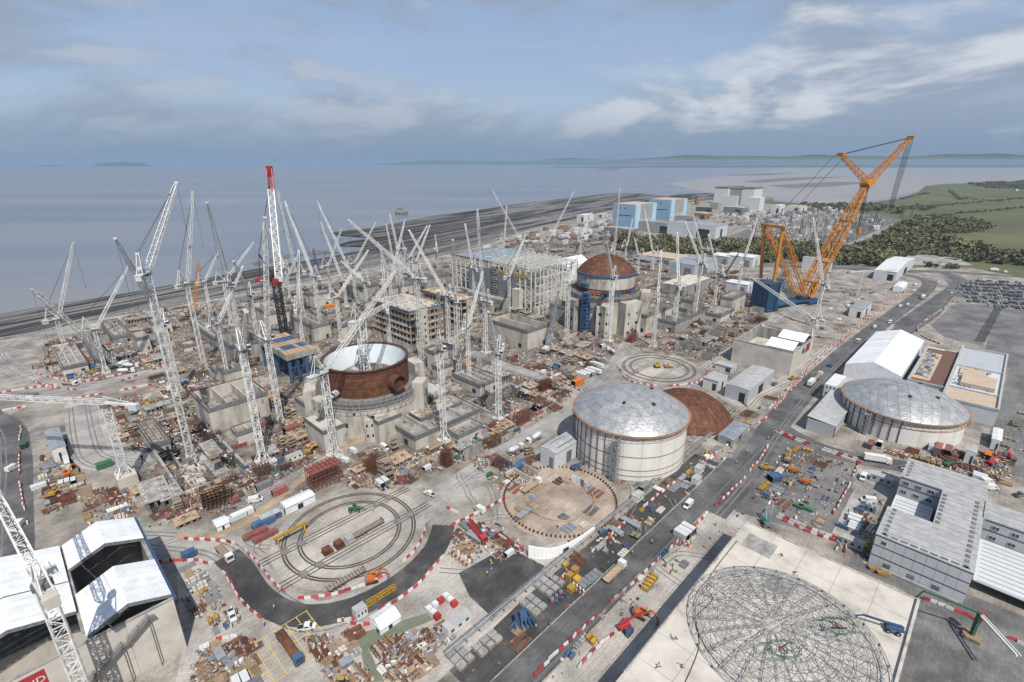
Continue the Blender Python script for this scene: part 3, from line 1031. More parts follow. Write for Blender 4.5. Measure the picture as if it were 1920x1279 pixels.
def rusty_dome(root, r, z, rise, rings, seg, lip=0.25):
	Rs = (r ** 2 + rise ** 2) / (2 * rise)
	amax = math.asin(min(1.0, r / Rs)) if rise < r else math.pi / 2
	for j in range(rings):
		a0, a1 = amax * (1 - j / rings), amax * (1 - (j + 1) / rings)
		sg = seg if j < rings * 0.55 else (seg // 2 if j < rings * 0.85 else 10)
		zc = z + rise - Rs
		pm = None
		for k in range(sg):
			if pm is None:
				mb = MB()
				d = 2 * math.pi / sg
				n = 3
				pts = []
				for (aa, ex) in ((a0, lip * 0.35), (a0 - 0.004, lip * 0.35), (a1 + 0.004, 0.0), (a1, -0.1)):
					pts.append(((Rs + ex) * math.sin(aa), zc + (Rs + ex) * math.cos(aa)))
				mb.lathe(pts, n, 0, 0.0012, d - 0.0012)
				# stiffener along one edge
				p0 = ((Rs + 0.12) * math.sin(a0), 0, zc + (Rs + 0.12) * math.cos(a0))
				p1 = ((Rs + 0.12) * math.sin(a1), 0, zc + (Rs + 0.12) * math.cos(a1))
				mb.bar(p0, p1, 0.22)
				pm = mb.mesh("panel", "rust")
			link("panel", pm, root, None, 2 * math.pi * k / sg)
	MB().lathe([(Rs * math.sin(amax * (1 - j / 12)) - 0.15, z + rise - Rs + Rs * math.cos(amax * (1 - j / 12)) - 0.2) for j in range(12)] + [(0.05, z + rise - 0.22)], 40).build("under_skin", "rust_dark", root, smooth=True)

d1 = thing("steel_dome", "rusty brown steel dome standing on the ground behind the tall silver tank", "dome", None, (95, 249, 0))
rusty_dome(d1, 23.4, 0.4, 12.4, 8, 34)
MB().lathe([(23.4, 0), (24.0, 0), (24.0, 0.5), (23.4, 0.6)], 48).build("base_ring", "rust_dark", d1)
F_CIRC.append((95, 249, 25))

def ring_scaffold(n, r, z0, z1, width=1.6, levels=2, c=(0, 0), a0=0, a1=2 * math.pi):
	s = MB()
	for k in range(n):
		t0, t1 = a0 + (a1 - a0) * k / n, a0 + (a1 - a0) * (k + 1) / n
		P0 = [(c[0] + q * math.cos(t0), c[1] + q * math.sin(t0)) for q in (r, r + width)]
		P1 = [(c[0] + q * math.cos(t1), c[1] + q * math.sin(t1)) for q in (r, r + width)]
		for p in P0:
			s.bar((*p, z0), (*p, z1), 0.13)
		for l in range(levels + 1):
			z = z0 + (z1 - z0) * l / max(levels, 1)
			s.bar((*P0[1], z), (*P1[1], z), 0.11)
			s.bar((*P0[0], z), (*P0[1], z), 0.11)
		s.bar((*P0[1], z0), (*P1[1], z1), 0.10)
	return s

def plates_ring(root, name, r, z0, z1, seg, m, lip=0.0, rib=0.0, r_in=None, skip=()):
	d = 2 * math.pi / seg
	mb = MB()
	mb.lathe([(r - 0.35, z0), (r, z0), (r, z1), (r - 0.35, z1), (r - 0.35, z0)], 3, 0, 0.001, d - 0.001)
	if rib:
		mb.bar((r + rib / 2, 0, z0), (r + rib / 2, 0, z1), rib)
		mb.lathe([(r, (z0 + z1) / 2 - 0.12), (r + rib, (z0 + z1) / 2 - 0.12), (r + rib, (z0 + z1) / 2 + 0.12), (r, (z0 + z1) / 2 + 0.12)], 3, 0, 0, d)
	me = mb.mesh(name, m)
	for k in range(seg):
		if k not in skip:
			link(name, me, root, None, d * k + 0.05)

# ---- unit one: open liner ring on its concrete drum
U1 = (-77.0, 249.0)
u1 = thing("reactor_building", "part-built reactor with open rusty liner ring and white-lined bowl", "reactor", None, (*U1, 0))
F_CIRC.append((*U1, 33))
for j, (z0, z1) in enumerate(((19.5, 23.1), (23.15, 26.7), (26.75, 30.3), (30.35, 33.6))):
	plates_ring(u1, "liner_plate", 21.6, z0, z1, 30, "rust", rib=0.2)
MB().lathe([(21.9, 33.6), (22.4, 33.6), (22.4, 34.0), (20.9, 34.0), (20.9, 33.5)], 64).build("top_flange", "rust_dark", u1)
MB().lathe([(21.15, 33.5), (21.15, 14.0)], 64).build("white_lining", "lining", u1, smooth=True)
MB().lathe([(21.15, 14.0), (0.1, 14.0)], 48).build("bowl_floor", "conc_grey", u1)
inn = MB()
for k in range(16):
	a = 2 * math.pi * k / 16 + 0.1
	rr = random.uniform(9, 17)
	inn.box(rr * math.cos(a), rr * math.sin(a), 14, random.uniform(3, 6), random.uniform(2, 4), random.uniform(3, 11), 0, a)
inn.build("inner_walls", "conc", u1)
MB().lathe([(13.5, 14.0), (13.5, 24.5), (14.3, 24.5), (14.3, 14.0)], 32, 0, 0.2, 4.6).build("crane_wall", "conc_grey", u1)
MB().lathe([(26.3, 0), (26.3, 18.4), (24.2, 18.4), (24.2, 0)], 56).build("shield_wall", "conc", u1, smooth=False)
MB().lathe([(24.3, 18.3), (21.3, 19.4)], 56).build("deck", "conc_dark", u1)
form = MB()
form.lathe([(26.32, 16.4), (26.9, 16.4), (26.9, 18.9), (24.1, 18.9), (24.1, 18.3)], 56)
form.build("formwork_band", "steel_grey", u1)
ring_scaffold(52, 26.9, 15.2, 20.0, 1.3).build("walkway", "scaffold", u1)
sb = MB()
for k in range(150):
	a = 2 * math.pi * k / 150
	r0 = random.choice((24.8, 25.4, 26.0))
	sb.bar((r0 * math.cos(a), r0 * math.sin(a), 18.6), (r0 * math.cos(a), r0 * math.sin(a), 20.4 + rnd()), 0.11)
sb.build("starter_bars", "rebar", u1)
# equipment hatch (large) and personnel hatch (small)
for nm, az, rr, zz, ln, mm in (("equipment_hatch", -38, 3.7, 25.6, 5.0, "rust"), ("personnel_hatch", -117, 1.5, 21.8, 3.2, "steel_cream")):
	a = R(az)
	d = Vector((math.cos(a), math.sin(a), 0))
	hh = MB()
	p0, p1 = d * 20.9, d * (21.6 + ln)
	n = 24
	e1, e2 = Vector((-d.y, d.x, 0)), Vector((0, 0, 1))
	for k in range(n):
		t0, t1 = 2 * math.pi * k / n, 2 * math.pi * (k + 1) / n
		o0, o1 = e1 * math.cos(t0) + e2 * math.sin(t0), e1 * math.cos(t1) + e2 * math.sin(t1)
		zc = Vector((0, 0, zz))
		q = [tuple(p0 + zc + o0 * rr), tuple(p1 + zc + o0 * rr), tuple(p1 + zc + o1 * rr), tuple(p0 + zc + o1 * rr)]
		hh.face(q)
		hh.face([tuple(p1 + zc + o0 * rr), tuple(p1 + zc + o0 * rr * 1.12), tuple(p1 + zc + o1 * rr * 1.12), tuple(p1 + zc + o1 * rr)])
		hh.face([tuple(p0 + zc + o1 * rr * 0.93), tuple(p1 + zc + o1 * rr * 0.93), tuple(p1 + zc + o0 * rr * 0.93), tuple(p0 + zc + o0 * rr * 0.93)])
		for f in (0.33, 0.66):
			pm = p0 + (p1 - p0) * f + zc
			hh.bar(pm + o0 * (rr + 0.1), pm + o1 * (rr + 0.1), 0.22)
	h_ob = hh.build(nm, mm, u1)
	bk = MB()
	pb = p1 * 0.93 + Vector((0, 0, zz))
	bk.cyl(tuple(pb), tuple(pb + d * 0.1), rr * 0.92, 20)
	bk.build("bulkhead", "rust_dark", h_ob)
# buttress blocks and stair shafts against the drum
for az, w, dd, hh in ((-8, 8, 6, 22), (-128, 8, 5, 20), (-164, 12, 6, 20), (40, 10, 6, 24), (-75, 5, 5, 12)):
	a = R(az)
	blk = MB()
	c = ((26.3 + dd / 2 - 0.5) * math.cos(a), (26.3 + dd / 2 - 0.5) * math.sin(a))
	blk.box(*c, 0, dd, w, hh, 0, a)
	o = blk.build("buttress", "conc", u1)
	wn_ = MB()
	for k in range(int(hh / 6)):
		for s_ in (-0.25, 0.25):
			q = (c[0] + (dd / 2) * math.cos(a) - s_ * w * math.sin(a), c[1] + (dd / 2) * math.sin(a) + s_ * w * math.cos(a))
			wn_.box(*q, 3 + k * 5.5, 0.2, 0.9, 1.4, 0, a)
	wn_.build("openings", "dark", o)
op = MB()
for az, z, w, hgt in ((-58, 10, 1.8, 1.8), (-90, 13, 1.2, 1.2), (-100, 6, 1.4, 2.2), (-68, 3, 2.0, 2.6)):
	a = R(az)
	op.box(26.3 * math.cos(a), 26.3 * math.sin(a), z, 0.3, w, hgt, 0, a)
op.build("wall_openings", "dark", u1)
# lower annex in front of the drum (v- side)
ux, uy = uv(*U1)
an = MB()

def rel_ubox(mb, c, u0, v0, z0, lu, lv, lz, m=0):
	q = [(u0, v0), (u0 + lu, v0), (u0 + lu, v0 + lv), (u0, v0 + lv)]
	p = [xy(*a) for a in q]
	mb.hexa([(*a, z0) for a in p], [(*a, z0 + lz) for a in p], m)

rel_ubox(an, U1, 8, -35, 0, 30, 11, 6.5)
rel_ubox(an, U1, -14, -32, 0, 13, 10, 12.0)
rel_ubox(an, U1, 24, -24, 0, 12, 30, 9.0)
rel_ubox(an, U1, -36, -20, 0, 11, 20, 11.0)
ao = an.build("annex", "conc", u1)
al = MB()
for k in range(70):
	a, b2 = random.uniform(9, 37), random.uniform(-34, -25)
	rel_ubox(al, U1, a, b2, 6.55, random.uniform(0.6, 3), random.uniform(0.4, 1.6), random.uniform(0.2, 1.1), random.choice((0, 0, 1, 2)))
al.build("roof_clutter", ["conc_grey", "timber", "galv"], ao)
fb_ = MB()
for (a0_, b0_, l0_, w0_, z0_) in ((8, -35, 30, 11, 6.5), (-14, -32, 13, 10, 12.0), (24, -24, 12, 30, 9.0), (-36, -20, 11, 20, 11.0)):
	rel_ubox(fb_, U1, a0_ - 0.25, b0_ - 0.25, z0_ - 1.0, l0_ + 0.5, 0.24, 1.9)
	rel_ubox(fb_, U1, a0_ - 0.25, b0_ + 0.0, z0_ - 1.0, 0.24, w0_ + 0.2, 1.9)
	for k in range(int(l0_)):
		q = xy(a0_ + k + 0.5, b0_ + 0.5)
		fb_.bar((*q, z0_), (*q, z0_ + 1.8 + rnd()), 0.09, 1)
fb_.build("edge_formwork", ["steel_grey", "rebar"], ao)
ad_ = MB()
rel_ubox(ad_, U1, 12, -35.15, 0.1, 8, 0.25, 5.0)
ad_.build("annex_door", "rust", ao)

# ---- unit two: domed reactor
U2 = (77.6, 414.0)
u2 = thing("reactor_building", "domed reactor with rusty dome on a tall concrete drum and blue stair tower", "reactor", None, (*U2, 0))
F_CIRC.append((*U2, 38))
rusty_dome(u2, 23.4, 45.6, 13.0, 6, 36)
MB().lathe([(23.6, 44.2), (24.3, 44.2), (24.3, 45.6), (23.2, 45.8)], 56).build("blue_ring_walkway", "blue", u2)
MB().lathe([(23.5, 30), (23.5, 44.4)], 56).build("upper_drum", "conc", u2, smooth=True)
sm = MB()
for k in range(40):
	a = 2 * math.pi * k / 40
	sm.bar((23.55 * math.cos(a), 23.55 * math.sin(a), 31), (23.55 * math.cos(a), 23.55 * math.sin(a), 44), 0.12)
sm.build("drum_seams", "conc_grey", u2)
MB().lathe([(23.6, 30.5), (24.4, 30.5), (24.4, 34.5), (23.6, 34.5)], 56).build("lower_band", "rust_dark", u2)
MB().lathe([(28.5, 0), (28.5, 29.5), (26, 29.5)], 56).build("shield_wall", "conc", u2)
MB().lathe([(28.6, 28.2), (30.2, 28.2), (30.2, 30.2), (23.4, 30.4)], 56).build("formwork_band", "conc_dark", u2)
ring_scaffold(56, 29.2, 26.5, 32.5, 1.4).build("walkway", "scaffold", u2)
sb = MB()
for k in range(160):
	a = 2 * math.pi * k / 160
	r0 = random.choice((26.6, 27.3, 28.0))
	sb.bar((r0 * math.cos(a), r0 * math.sin(a), 30), (r0 * math.cos(a), r0 * math.sin(a), 31.8 + rnd()), 0.13)
sb.build("starter_bars", "rebar", u2)
a = R(-128)
st = MB()
c = (31.0 * math.cos(a), 31.0 * math.sin(a))
st.lattice((*c, 0), (*c, 33), 5.0, 5.0, 11, 0.3, 0.22)
for k in range(11):
	st.box(*c, k * 3 + 1.5, 4.8, 4.8, 1.6, 0, GA)
st.build("blue_stair_tower", "blue", u2)
for az, w, dd, hh, mm in ((-62, 16, 9, 27, "conc"), (-100, 12, 8, 24, "conc"), (-18, 12, 9, 31, "conc"), (-150, 10, 8, 26, "conc_grey"), (20, 12, 8, 24, "conc")):
	a = R(az)
	cc = ((28.5 + dd / 2 - 1) * math.cos(a), (28.5 + dd / 2 - 1) * math.sin(a))
	blk = MB().box(*cc, 0, dd, w, hh, 0, a)
	o = blk.build("buttress", mm, u2)
	wn_ = MB()
	for k in range(int(hh / 8)):
		for s_ in (-0.28, 0.22):
			q = (cc[0] + (dd / 2) * math.cos(a) - s_ * w * math.sin(a), cc[1] + (dd / 2) * math.sin(a) + s_ * w * math.cos(a))
			wn_.box(*q, 2 + k * 7.5, 0.2, random.choice((1.2, 2.4)), 2.2, 0, a)
	wn_.build("openings", "dark", o)
pl = MB()
for az, z in ((-140, 36), (-95, 30.6), (-80, 31), (-45, 30.6)):
	a = R(az)
	pl.box(26 * math.cos(a), 26 * math.sin(a), z, 3, 7, 2.6, 0, a)
pl.build("blue_platforms", "blue", u2)
a = R(-118)
MB().box(26.2 * math.cos(a), 26.2 * math.sin(a), 31.5, 2.4, 11, 2.2, 0, a).build("red_platform", "red_oxide", u2)

# ---- ring tracks: concrete pads with circular rails
M["rail"] = mat("rail_rust", (0.055, 0.043, 0.032), (0.12, 0.095, 0.07), 0.15, 0.7)

def ring_track(cx, cy, radii, label, pad_r):
	t = thing("ring_track", label, "ring track", None, (cx, cy, 0))
	MB().lathe([(pad_r, 0.0), (pad_r, 0.10), (0.05, 0.10)], 72).build("pad", "slab", t)
	for r in radii:
		rm_ = MB()
		for g in (0.0, 1.0):
			rm_.lathe([(r + g - 0.3, 0.11), (r + g - 0.3, 0.17), (r + g + 0.3, 0.17), (r + g + 0.3, 0.11)], 90)
		rm_.build("circular_rail", "rail", t)
	for off in (-7.5, 7.5):
		rm_ = MB()
		for g in (-1.6, 0.0, 1.6):
			rel_ubox(rm_, (0, 0), -pad_r - 3, off + g - 0.16, 0.105, 2 * pad_r + 6, 0.36, 0.09)
		rm_.build("straight_rail", "rail", t)
	for s_ in (-1, 1):
		for off in (-7.5, 7.5):
			for rr in radii:
				q = math.sqrt(max(rr * rr - off * off, 1)) * s_
				MB().box(0, 0, 0, 2.6, 3.0, 0.22, 0, GA).build("rail_crossing", "conc_dark", t, (*xy(q, off), 0.1))
	return t

RT1 = ring_track(-60.0, 155.0, (17.2, 22.6), "near circular rail track with crossing rails and lorry trailers on it", 27.5)
RT2 = ring_track(98.0, 315.0, (18.0, 22.6), "far circular rail track with two crossing rails and small machines", 27.0)
F_CIRC += [(-60, 155, 27), (98, 315, 27)]

# ---- circular pad ringed by posts, curved white wall
CPX, CPY = 19.5, 174.8
cp = thing("circular_pad", "round pink earth pad ringed by small rusty posts and an inner kerb", "foundation pad", None, (CPX, CPY, 0))
MB().lathe([(24.6, 0.02), (24.6, 0.115), (0.05, 0.125)], 64).build("earth_pad", "dirt", cp)
pm = MB().box(0, 0, 0, 0.7, 0.45, 1.0).mesh("post", "rust_dark")
for k in range(84):
	a = 2 * math.pi * k / 84
	link("post", pm, cp, (22.8 * math.cos(a), 22.8 * math.sin(a), 0.06), a)
MB().lathe([(13.7, 0.06), (13.7, 0.6), (14.2, 0.6), (14.2, 0.06)], 48, 0, R(165), R(375)).build("inner_kerb", "board", cp)
kb = MB()
kb.bar((13.9 * math.cos(R(215)), 13.9 * math.sin(R(215)), 0.3), (25 * math.cos(R(222)), 25 * math.sin(R(222)), 0.3), 0.5)
kb.build("kerb_spur", "board", cp)
wl = thing("curved_wall", "curved white hoarding wall at the edge of the round earth pad", "wall")
wc_ = catmull([xy(105.5, 95.0), xy(109.5, 90.2), xy(115.2, 87.6), xy(123, 86.6), xy(132.5, 86.3)], 5)
for i in range(len(wc_) - 1):
	p, q = wc_[i], wc_[i + 1]
	h0, h1 = 5.2 - 3.0 * i / 20, 5.2 - 3.0 * (i + 1) / 20
	n_ = Vector((p[1] - q[1], q[0] - p[0], 0)).normalized() * 0.35
	pa, qa = Vector((*p, 0.05)), Vector((*q, 0.05)) + (Vector((*p, 0.05)) - Vector((*q, 0.05))) * 0.03
	MB().hexa([tuple(pa), tuple(qa), tuple(qa + n_), tuple(pa + n_)], [tuple(pa + Vector((0, 0, h0))), tuple(qa + Vector((0, 0, h1))), tuple(qa + n_ + Vector((0, 0, h1))), tuple(pa + n_ + Vector((0, 0, h0)))]).build("wall_panel", mat("hoarding_white", (0.95, 0.95, 0.94)), wl)
MB().box(*xy(116.5, 87.2), 0.4, 2.4, 0.3, 1.9, 0, GA - 0.1).build("wall_opening", "dark", wl)
sp_ = thing("panel_screen", "upright white panels standing on the round earth pad's far kerb", "panels")
for k, (az_, m_) in enumerate(((58, "white"), (48, "white"), (39, "steel_grey"), (31, "white"))):
	MB().box(CPX + 13.2 * math.cos(R(az_)), CPY + 13.2 * math.sin(R(az_)), 0.1, 0.3, 2.2, 3.4, 0, R(az_)).build("screen_panel", m_, sp_)
F_CIRC.append((CPX, CPY, 10))
# ================================================================== BUILDINGS
def panels_wall(root, name, m, u0, v0, lu, z0, z1, n, axis="u", rows=1, t=0.25, gap=0.05, out=0.0):
	"""a face split in panels, each an object; axis 'u': face along u at v0 (outside towards -v); axis 'v': face along v at u0 (outside towards -u)"""
	w = lu / n
	hz = (z1 - z0) / rows
	mb = MB()
	if axis == "u":
		mb.ubox(0, -t - out, 0, w - gap, t, hz - gap)
	else:
		mb.ubox(-t - out, 0, 0, t, w - gap, hz - gap)
	me = mb.mesh(name, m)
	for j in range(rows):
		for k in range(n):
			p = xy(u0 + (k * w if axis == "u" else 0), v0 + (k * w if axis == "v" else 0))
			link(name, me, root, (*p, z0 + j * hz))

def uo(root, name, m, *boxes, smooth=False):
	"""one part made of grid boxes (u0, v0, z0, lu, lv, lz[, mi])"""
	mb = MB()
	for b_ in boxes:
		mb.ubox(*b_)
	return mb.build(name, m, root)

def scatter_top(root, name, u0, v0, lu, lv, z, n, mats=("conc_grey", "timber", "galv", "rebar"), hmax=1.2, smax=3.0):
	mb = MB()
	for _ in range(n):
		a, b_ = random.uniform(0.2, smax), random.uniform(0.2, smax * 0.6)
		if rnd() < 0.5:
			a, b_ = b_, a
		if a > lu or b_ > lv:
			continue
		mb.ubox(u0 + rnd() * (lu - a), v0 + rnd() * (lv - b_), z, a, b_, random.uniform(0.1, hmax), random.randrange(len(mats)))
	o = mb.build(name, list(mats), root)
	o["kind"] = "stuff"
	return o

def rebar_edge(root, u0, v0, lu, lv, z, step=0.7, h=1.6):
	mb = MB()
	per = [(u0 + i * step, v0 + 0.4) for i in range(int(lu / step))] + [(u0 + i * step, v0 + lv - 0.4) for i in range(int(lu / step))] + \
		  [(u0 + 0.4, v0 + i * step) for i in range(int(lv / step))] + [(u0 + lu - 0.4, v0 + i * step) for i in range(int(lv / step))]
	for p in per:
		q = xy(*p)
		mb.bar((*q, z), (*q, z + h * random.uniform(0.6, 1.2)), 0.09)
	o = mb.build("starter_bars", "rebar", root)
	o["kind"] = "stuff"
	return o

def open_box(label, spec, t=0.9, m="conc", floor=0.5, cross=1, door=True, band=True, clutter=30, cat="building", name="concrete_building", auto=False):
	"""roofless concrete box: four walls, cross walls, dark formwork band round the top"""
	u0, v0, lu, lv, h = spec
	o = thing(name, label, cat, None, (*xy(u0, v0), 0), auto=auto)
	o_inv = o.location.copy()
	keep_box(u0, v0, lu, lv)

	def part(nm, mm, *bx):
		q = uo(o, nm, mm, *bx)
		q.location = -o_inv
		return q
	part("front_wall", m, (u0, v0, 0, lu, t, h))
	part("side_wall", m, (u0, v0 + t + 0.003, 0, t, lv - 2 * t - 0.006, h))
	part("back_wall", m, (u0, v0 + lv - t, 0, lu, t, h))
	part("far_wall", m, (u0 + lu - t, v0 + t + 0.003, 0, t, lv - 2 * t - 0.006, h))
	part("floor_slab", "conc_grey", (u0 + t + .01, v0 + t + .01, h * floor, lu - 2 * t - .02, lv - 2 * t - .02, 0.4))
	for c in range(cross):
		part("cross_wall", m, (u0 + lu * (c + 1) / (cross + 1), v0 + t + .02, h * floor, 0.6, lv - 2 * t - .04, h * (1 - floor) - 0.3))
	if band:
		part("formwork_band", "steel_grey", (u0 - 0.35, v0 - 0.35, h - 1.6, lu + 0.7, 0.3, 2.2), (u0 - 0.35, v0 - 0.04, h - 1.6, 0.3, lv + 0.39, 2.2),
			 (u0 - 0.04, v0 + lv + 0.05, h - 1.6, lu + 0.39, 0.3, 2.2), (u0 + lu + 0.05, v0 - 0.04, h - 1.6, 0.3, lv + 0.08, 2.2))
	if door:
		part("doorway", "dark", (u0 + lu * 0.7, v0 - 0.03, 0.05, min(3, lu * 0.15), 0.1, min(3.4, h * 0.4)), (u0 - 0.03, v0 + lv * 0.15, 0.05, 0.1, min(3, lv * .15), min(3.4, h * 0.4)))
	if clutter:
		scatter_top(o, "formwork_clutter", u0 + t, v0 + t, lu - 2 * t, lv - 2 * t, h * floor + 0.41, clutter).location = -o_inv
	rebar_edge(o, u0, v0, lu, lv, h).location = -o_inv
	return o

def frame_building(label, spec, floors, bay=4.5, base=3.0):
	u0, v0, lu, lv, h = spec
	keep_box(u0, v0, lu, lv)
	o = thing("unfinished_building", label, "building", None, (*xy(u0, v0), 0))
	inv = -o.location

	def part(nm, mm, *bx):
		q = uo(o, nm, mm, *bx)
		q.location = inv
		return q
	part("base_wall", "conc", (u0, v0, 0, lu, lv, base))
	fh = (h - base) / floors
	ncu, ncv = max(2, int(lu / bay)), max(2, int(lv / bay))
	for f in range(floors):
		z = base + f * fh
		part("floor_slab", "plywood" if f % 2 else "conc", (u0 - 0.5, v0 - 0.5, z + fh - 0.9, lu + 1.0, lv + 1.0, 0.9 - 0.003))
		part("inner_wall", "conc_dark", (u0 + 4, v0 + 4, z + 0.003, lu - 8, lv - 8, fh - 0.91))
		for i in range(ncu + 1):
			for jv in (0, 1):
				part("column", "conc", (u0 + (lu - 0.7) * i / ncu, v0 + jv * (lv - 0.7), z, 0.7, 0.7, fh - 0.903))
		for i in range(1, ncv):
			for ju in (0, 1):
				part("column", "conc", (u0 + ju * (lu - 0.7), v0 + (lv - 0.7) * i / ncv, z, 0.7, 0.7, fh - 0.903))
		part("edge_rail", "timber", (u0 - 0.45, v0 - 0.47, z + 1.0, lu + 0.9, 0.08, 0.35), (u0 - 0.47, v0 - 0.3, z + 1.0, 0.08, lv, 0.35))
	part("formwork_band", "steel_grey", (u0 - 0.7, v0 - 0.7, h + 0.0, lu + 1.4, 0.3, 1.7), (u0 - 0.7, v0 - 0.39, h, 0.3, lv, 1.7))
	core = part("lift_core", "conc", (u0 + lu * 0.30, v0 - 1.2, 0, 6, 1.15, h + 1.0))
	part("openings", "dark", *[(u0 + lu * 0.30 + 2.2, v0 - 1.24, 2 + k * fh, 1.4, 0.1, 1.8) for k in range(int(h / fh))])
	scatter_top(o, "deck_clutter", u0, v0, lu, lv, h + 0.01, 90, ("timber", "conc_pale", "steel_grey", "plywood", "white"), 0.9, 4).location = inv
	rebar_edge(o, u0, v0, lu, lv, h, 1.0).location = inv
	return o

frame_building("four-storey concrete frame with tan floor edges behind the open rusty ring", pxbox((772, 657), 700, 836, 588), 5)
frame_building("farther concrete frame block with white stair shaft before the steel hall", pxbox((866, 621), 788, 896, 567), 4)
open_box("roofless concrete box building with dark parapet in front of the steel hall", pxbox((989, 657), 915, 1029, 621), clutter=120)
bb = open_box("long beige concrete block with grey stepped top beside the walled excavation", pxbox((400, 812), 368, 508, 768), clutter=60, cross=2)

# ---- steel-framed turbine hall
sp = pxbox((995, 588), 850, 1080, 509)
u0, v0, lu, lv, h = sp
keep_box(u0, v0, lu, lv)
hall = thing("turbine_hall", "huge half-clad hall of cream steel frames with grey cladding", "hall", None, (*xy(u0, v0), 0))
inv = -hall.location

def hp(nm, mm, *bx):
	q = uo(hall, nm, mm, *bx)
	q.location = inv
	return q

nb_v, nb_u = 16, 12
for i in range(nb_v + 1):
	v = v0 + lv * i / nb_v
	for uu, hh in ((u0, h), (u0 + lu, h)):
		fr = MB()
		fr.ubox(uu - 0.45, v - 0.45, 0, 0.9, 0.9, hh)
		if i < nb_v:
			for zf in (0.22, 0.42, 0.62, 0.8, 0.97):
				fr.ubox(uu - 0.2, v + 0.5, h * zf, 0.4, lv / nb_v - 1.0, 0.5)
			p, q = xy(uu, v), xy(uu, v + lv / nb_v)
			for za, zb in ((0.0, 0.22), (0.42, 0.62), (0.8, 0.97)):
				fr.bar((*p, h * za), (*q, h * zb), 0.3)
		fr.build("steel_column", "steel_cream", hall).location = inv
	if i < 9:
		tr = MB()
		p, q = (*xy(u0, v), h + 1.2), (*xy(u0 + lu, v), h + 1.2)
		tr.lattice(p, q, 1.4, 1.4, 14, 0.26, 0.16, hr=1.6)
		tr.build("roof_truss", "steel_cream", hall).location = inv
for i in range(1, nb_u):
	u = u0 + lu * i / nb_u
	fr = MB()
	fr.ubox(u - 0.4, v0 - 0.4, 0, 0.8, 0.8, h)
	for zf in (0.22, 0.42, 0.62, 0.8, 0.97):
		fr.ubox(u + 0.45, v0 - 0.2, h * zf, lu / nb_u - 0.9, 0.4, 0.5)
	p, q = xy(u, v0), xy(u + lu / nb_u * 0.98, v0)
	for za, zb in ((0.22, 0.42), (0.62, 0.8)):
		fr.bar((*p, h * za), (*q, h * zb), 0.3)
	fr.build("steel_column", "steel_cream", hall).location = inv
pur = MB()
for k in range(int(lu / 5)):
	u = u0 + 1 + k * 5
	pur.bar((*xy(u, v0), h + 2.6), (*xy(u, v0 + lv * 0.5), h + 2.6), 0.24)
	if k % 2:
		pur.bar((*xy(u, v0), h + 2.6), (*xy(u + 5, v0 + lv / nb_v), h + 2.6), 0.16)
pur.build("purlins", "steel_cream", hall).location = inv
hp("roof_deck", "blue_light", (u0 - 0.5, v0 + lv * 0.5 + 0.3, h + 1.2, lu + 1.0, lv * 0.5, 0.6))
hp("roof_edge", "red_oxide", (u0 - 0.9, v0 + lv * 0.5, h + 1.8, 0.3, lv * 0.5, 0.6), (u0 - 0.5, v0 + lv + 0.3, h + 1.8, lu, 0.3, 0.6))
rr = MB()
for _ in range(26):
	rr.ubox(u0 + 2 + rnd() * (lu - 12), v0 + lv * 0.53 + rnd() * lv * 0.4, h + 1.83, random.uniform(2, 8), random.uniform(0.4, 1.6), 0.12)
rr.build("roof_sheets", "white", hall).location = inv
for k in range(8):
	if k in (3,):
		continue
	a = v0 + lv * (0.16 + 0.075 * k)
	hp("cladding_panel", "clad_mid", (u0 - 0.75, a, 1.0, 0.25, lv * 0.073, h * (0.80 if k < 4 else 0.88) - 1))
hp("scaffold_stair", "scaffold", *[(u0 - 2.2, v0 + lv * (0.16 + 0.075 * 3) + 0.4, 1 + k * 2.4, 1.6, lv * 0.06, 0.22) for k in range(int(h / 2.4))])
hp("yellow_band", "yellow", (u0 - 0.7, v0 + lv * 0.02, h * 0.83, 0.2, lv * 0.36, h * 0.06))
hp("inner_core", "conc_dark", (u0 + 8, v0 + lv * 0.35, 0, lu - 14, lv * 0.6, h * 0.55))
hp("inner_floor", "conc_grey", (u0 + 2, v0 + 2, 0, lu - 4, lv * 0.32, h * 0.22))
ofr = MB()
for i in range(11):
	for j in range(4):
		p = xy(u0 + lu * (i + 0.5) / 11 + random.uniform(-.6, .6), v0 - 3 - j * 4.5 + random.uniform(-.5, .5))
		hh = h * random.uniform(0.35, 1.08) * (1 - 0.12 * j)
		ofr.bar((*p, 0), (*p, hh), 0.5)
		for zf in (0.25, 0.45, 0.65, 0.85):
			if hh > h * zf:
				q = xy(u0 + lu * (i + 1.5) / 11, v0 - 3 - j * 4.5)
				ofr.bar((*p, h * zf), (*q, h * zf), 0.32)
				q = xy(u0 + lu * (i + 0.5) / 11, v0 - 7.5 - j * 4.5)
				if j < 3:
					ofr.bar((*p, h * zf), (*q, h * zf), 0.32)
for k in range(120):
	a, b_ = rnd() * lu, rnd() * lv * 0.5
	p = xy(u0 + a, v0 + b_)
	ofr.bar((*p, h), (*p, h + random.uniform(2, 6)), 0.22)
	ofr.bar((*p, h + 3), (*xy(u0 + a + random.uniform(-5, 5), v0 + b_ + random.uniform(-5, 5)), h + random.uniform(1, 5)), 0.2)
oo_ = ofr.build("open_framing", "steel_cream", hall)
oo_.location = inv
oo_["kind"] = "stuff"
hp("crane_beam", "steel_grey", (u0 + 4, v0 + 3, h * 0.74, 1, lv - 6, 1.4), (u0 + lu - 5, v0 + 3, h * 0.74, 1, lv - 6, 1.4))
hp("annex_block", "conc_pale", (u0 - 6, v0 + lv * 0.08, 0, 5, 9, h * 0.55), (u0 + 2, v0 - 7, 0, lu * 0.6, 5.5, 6))
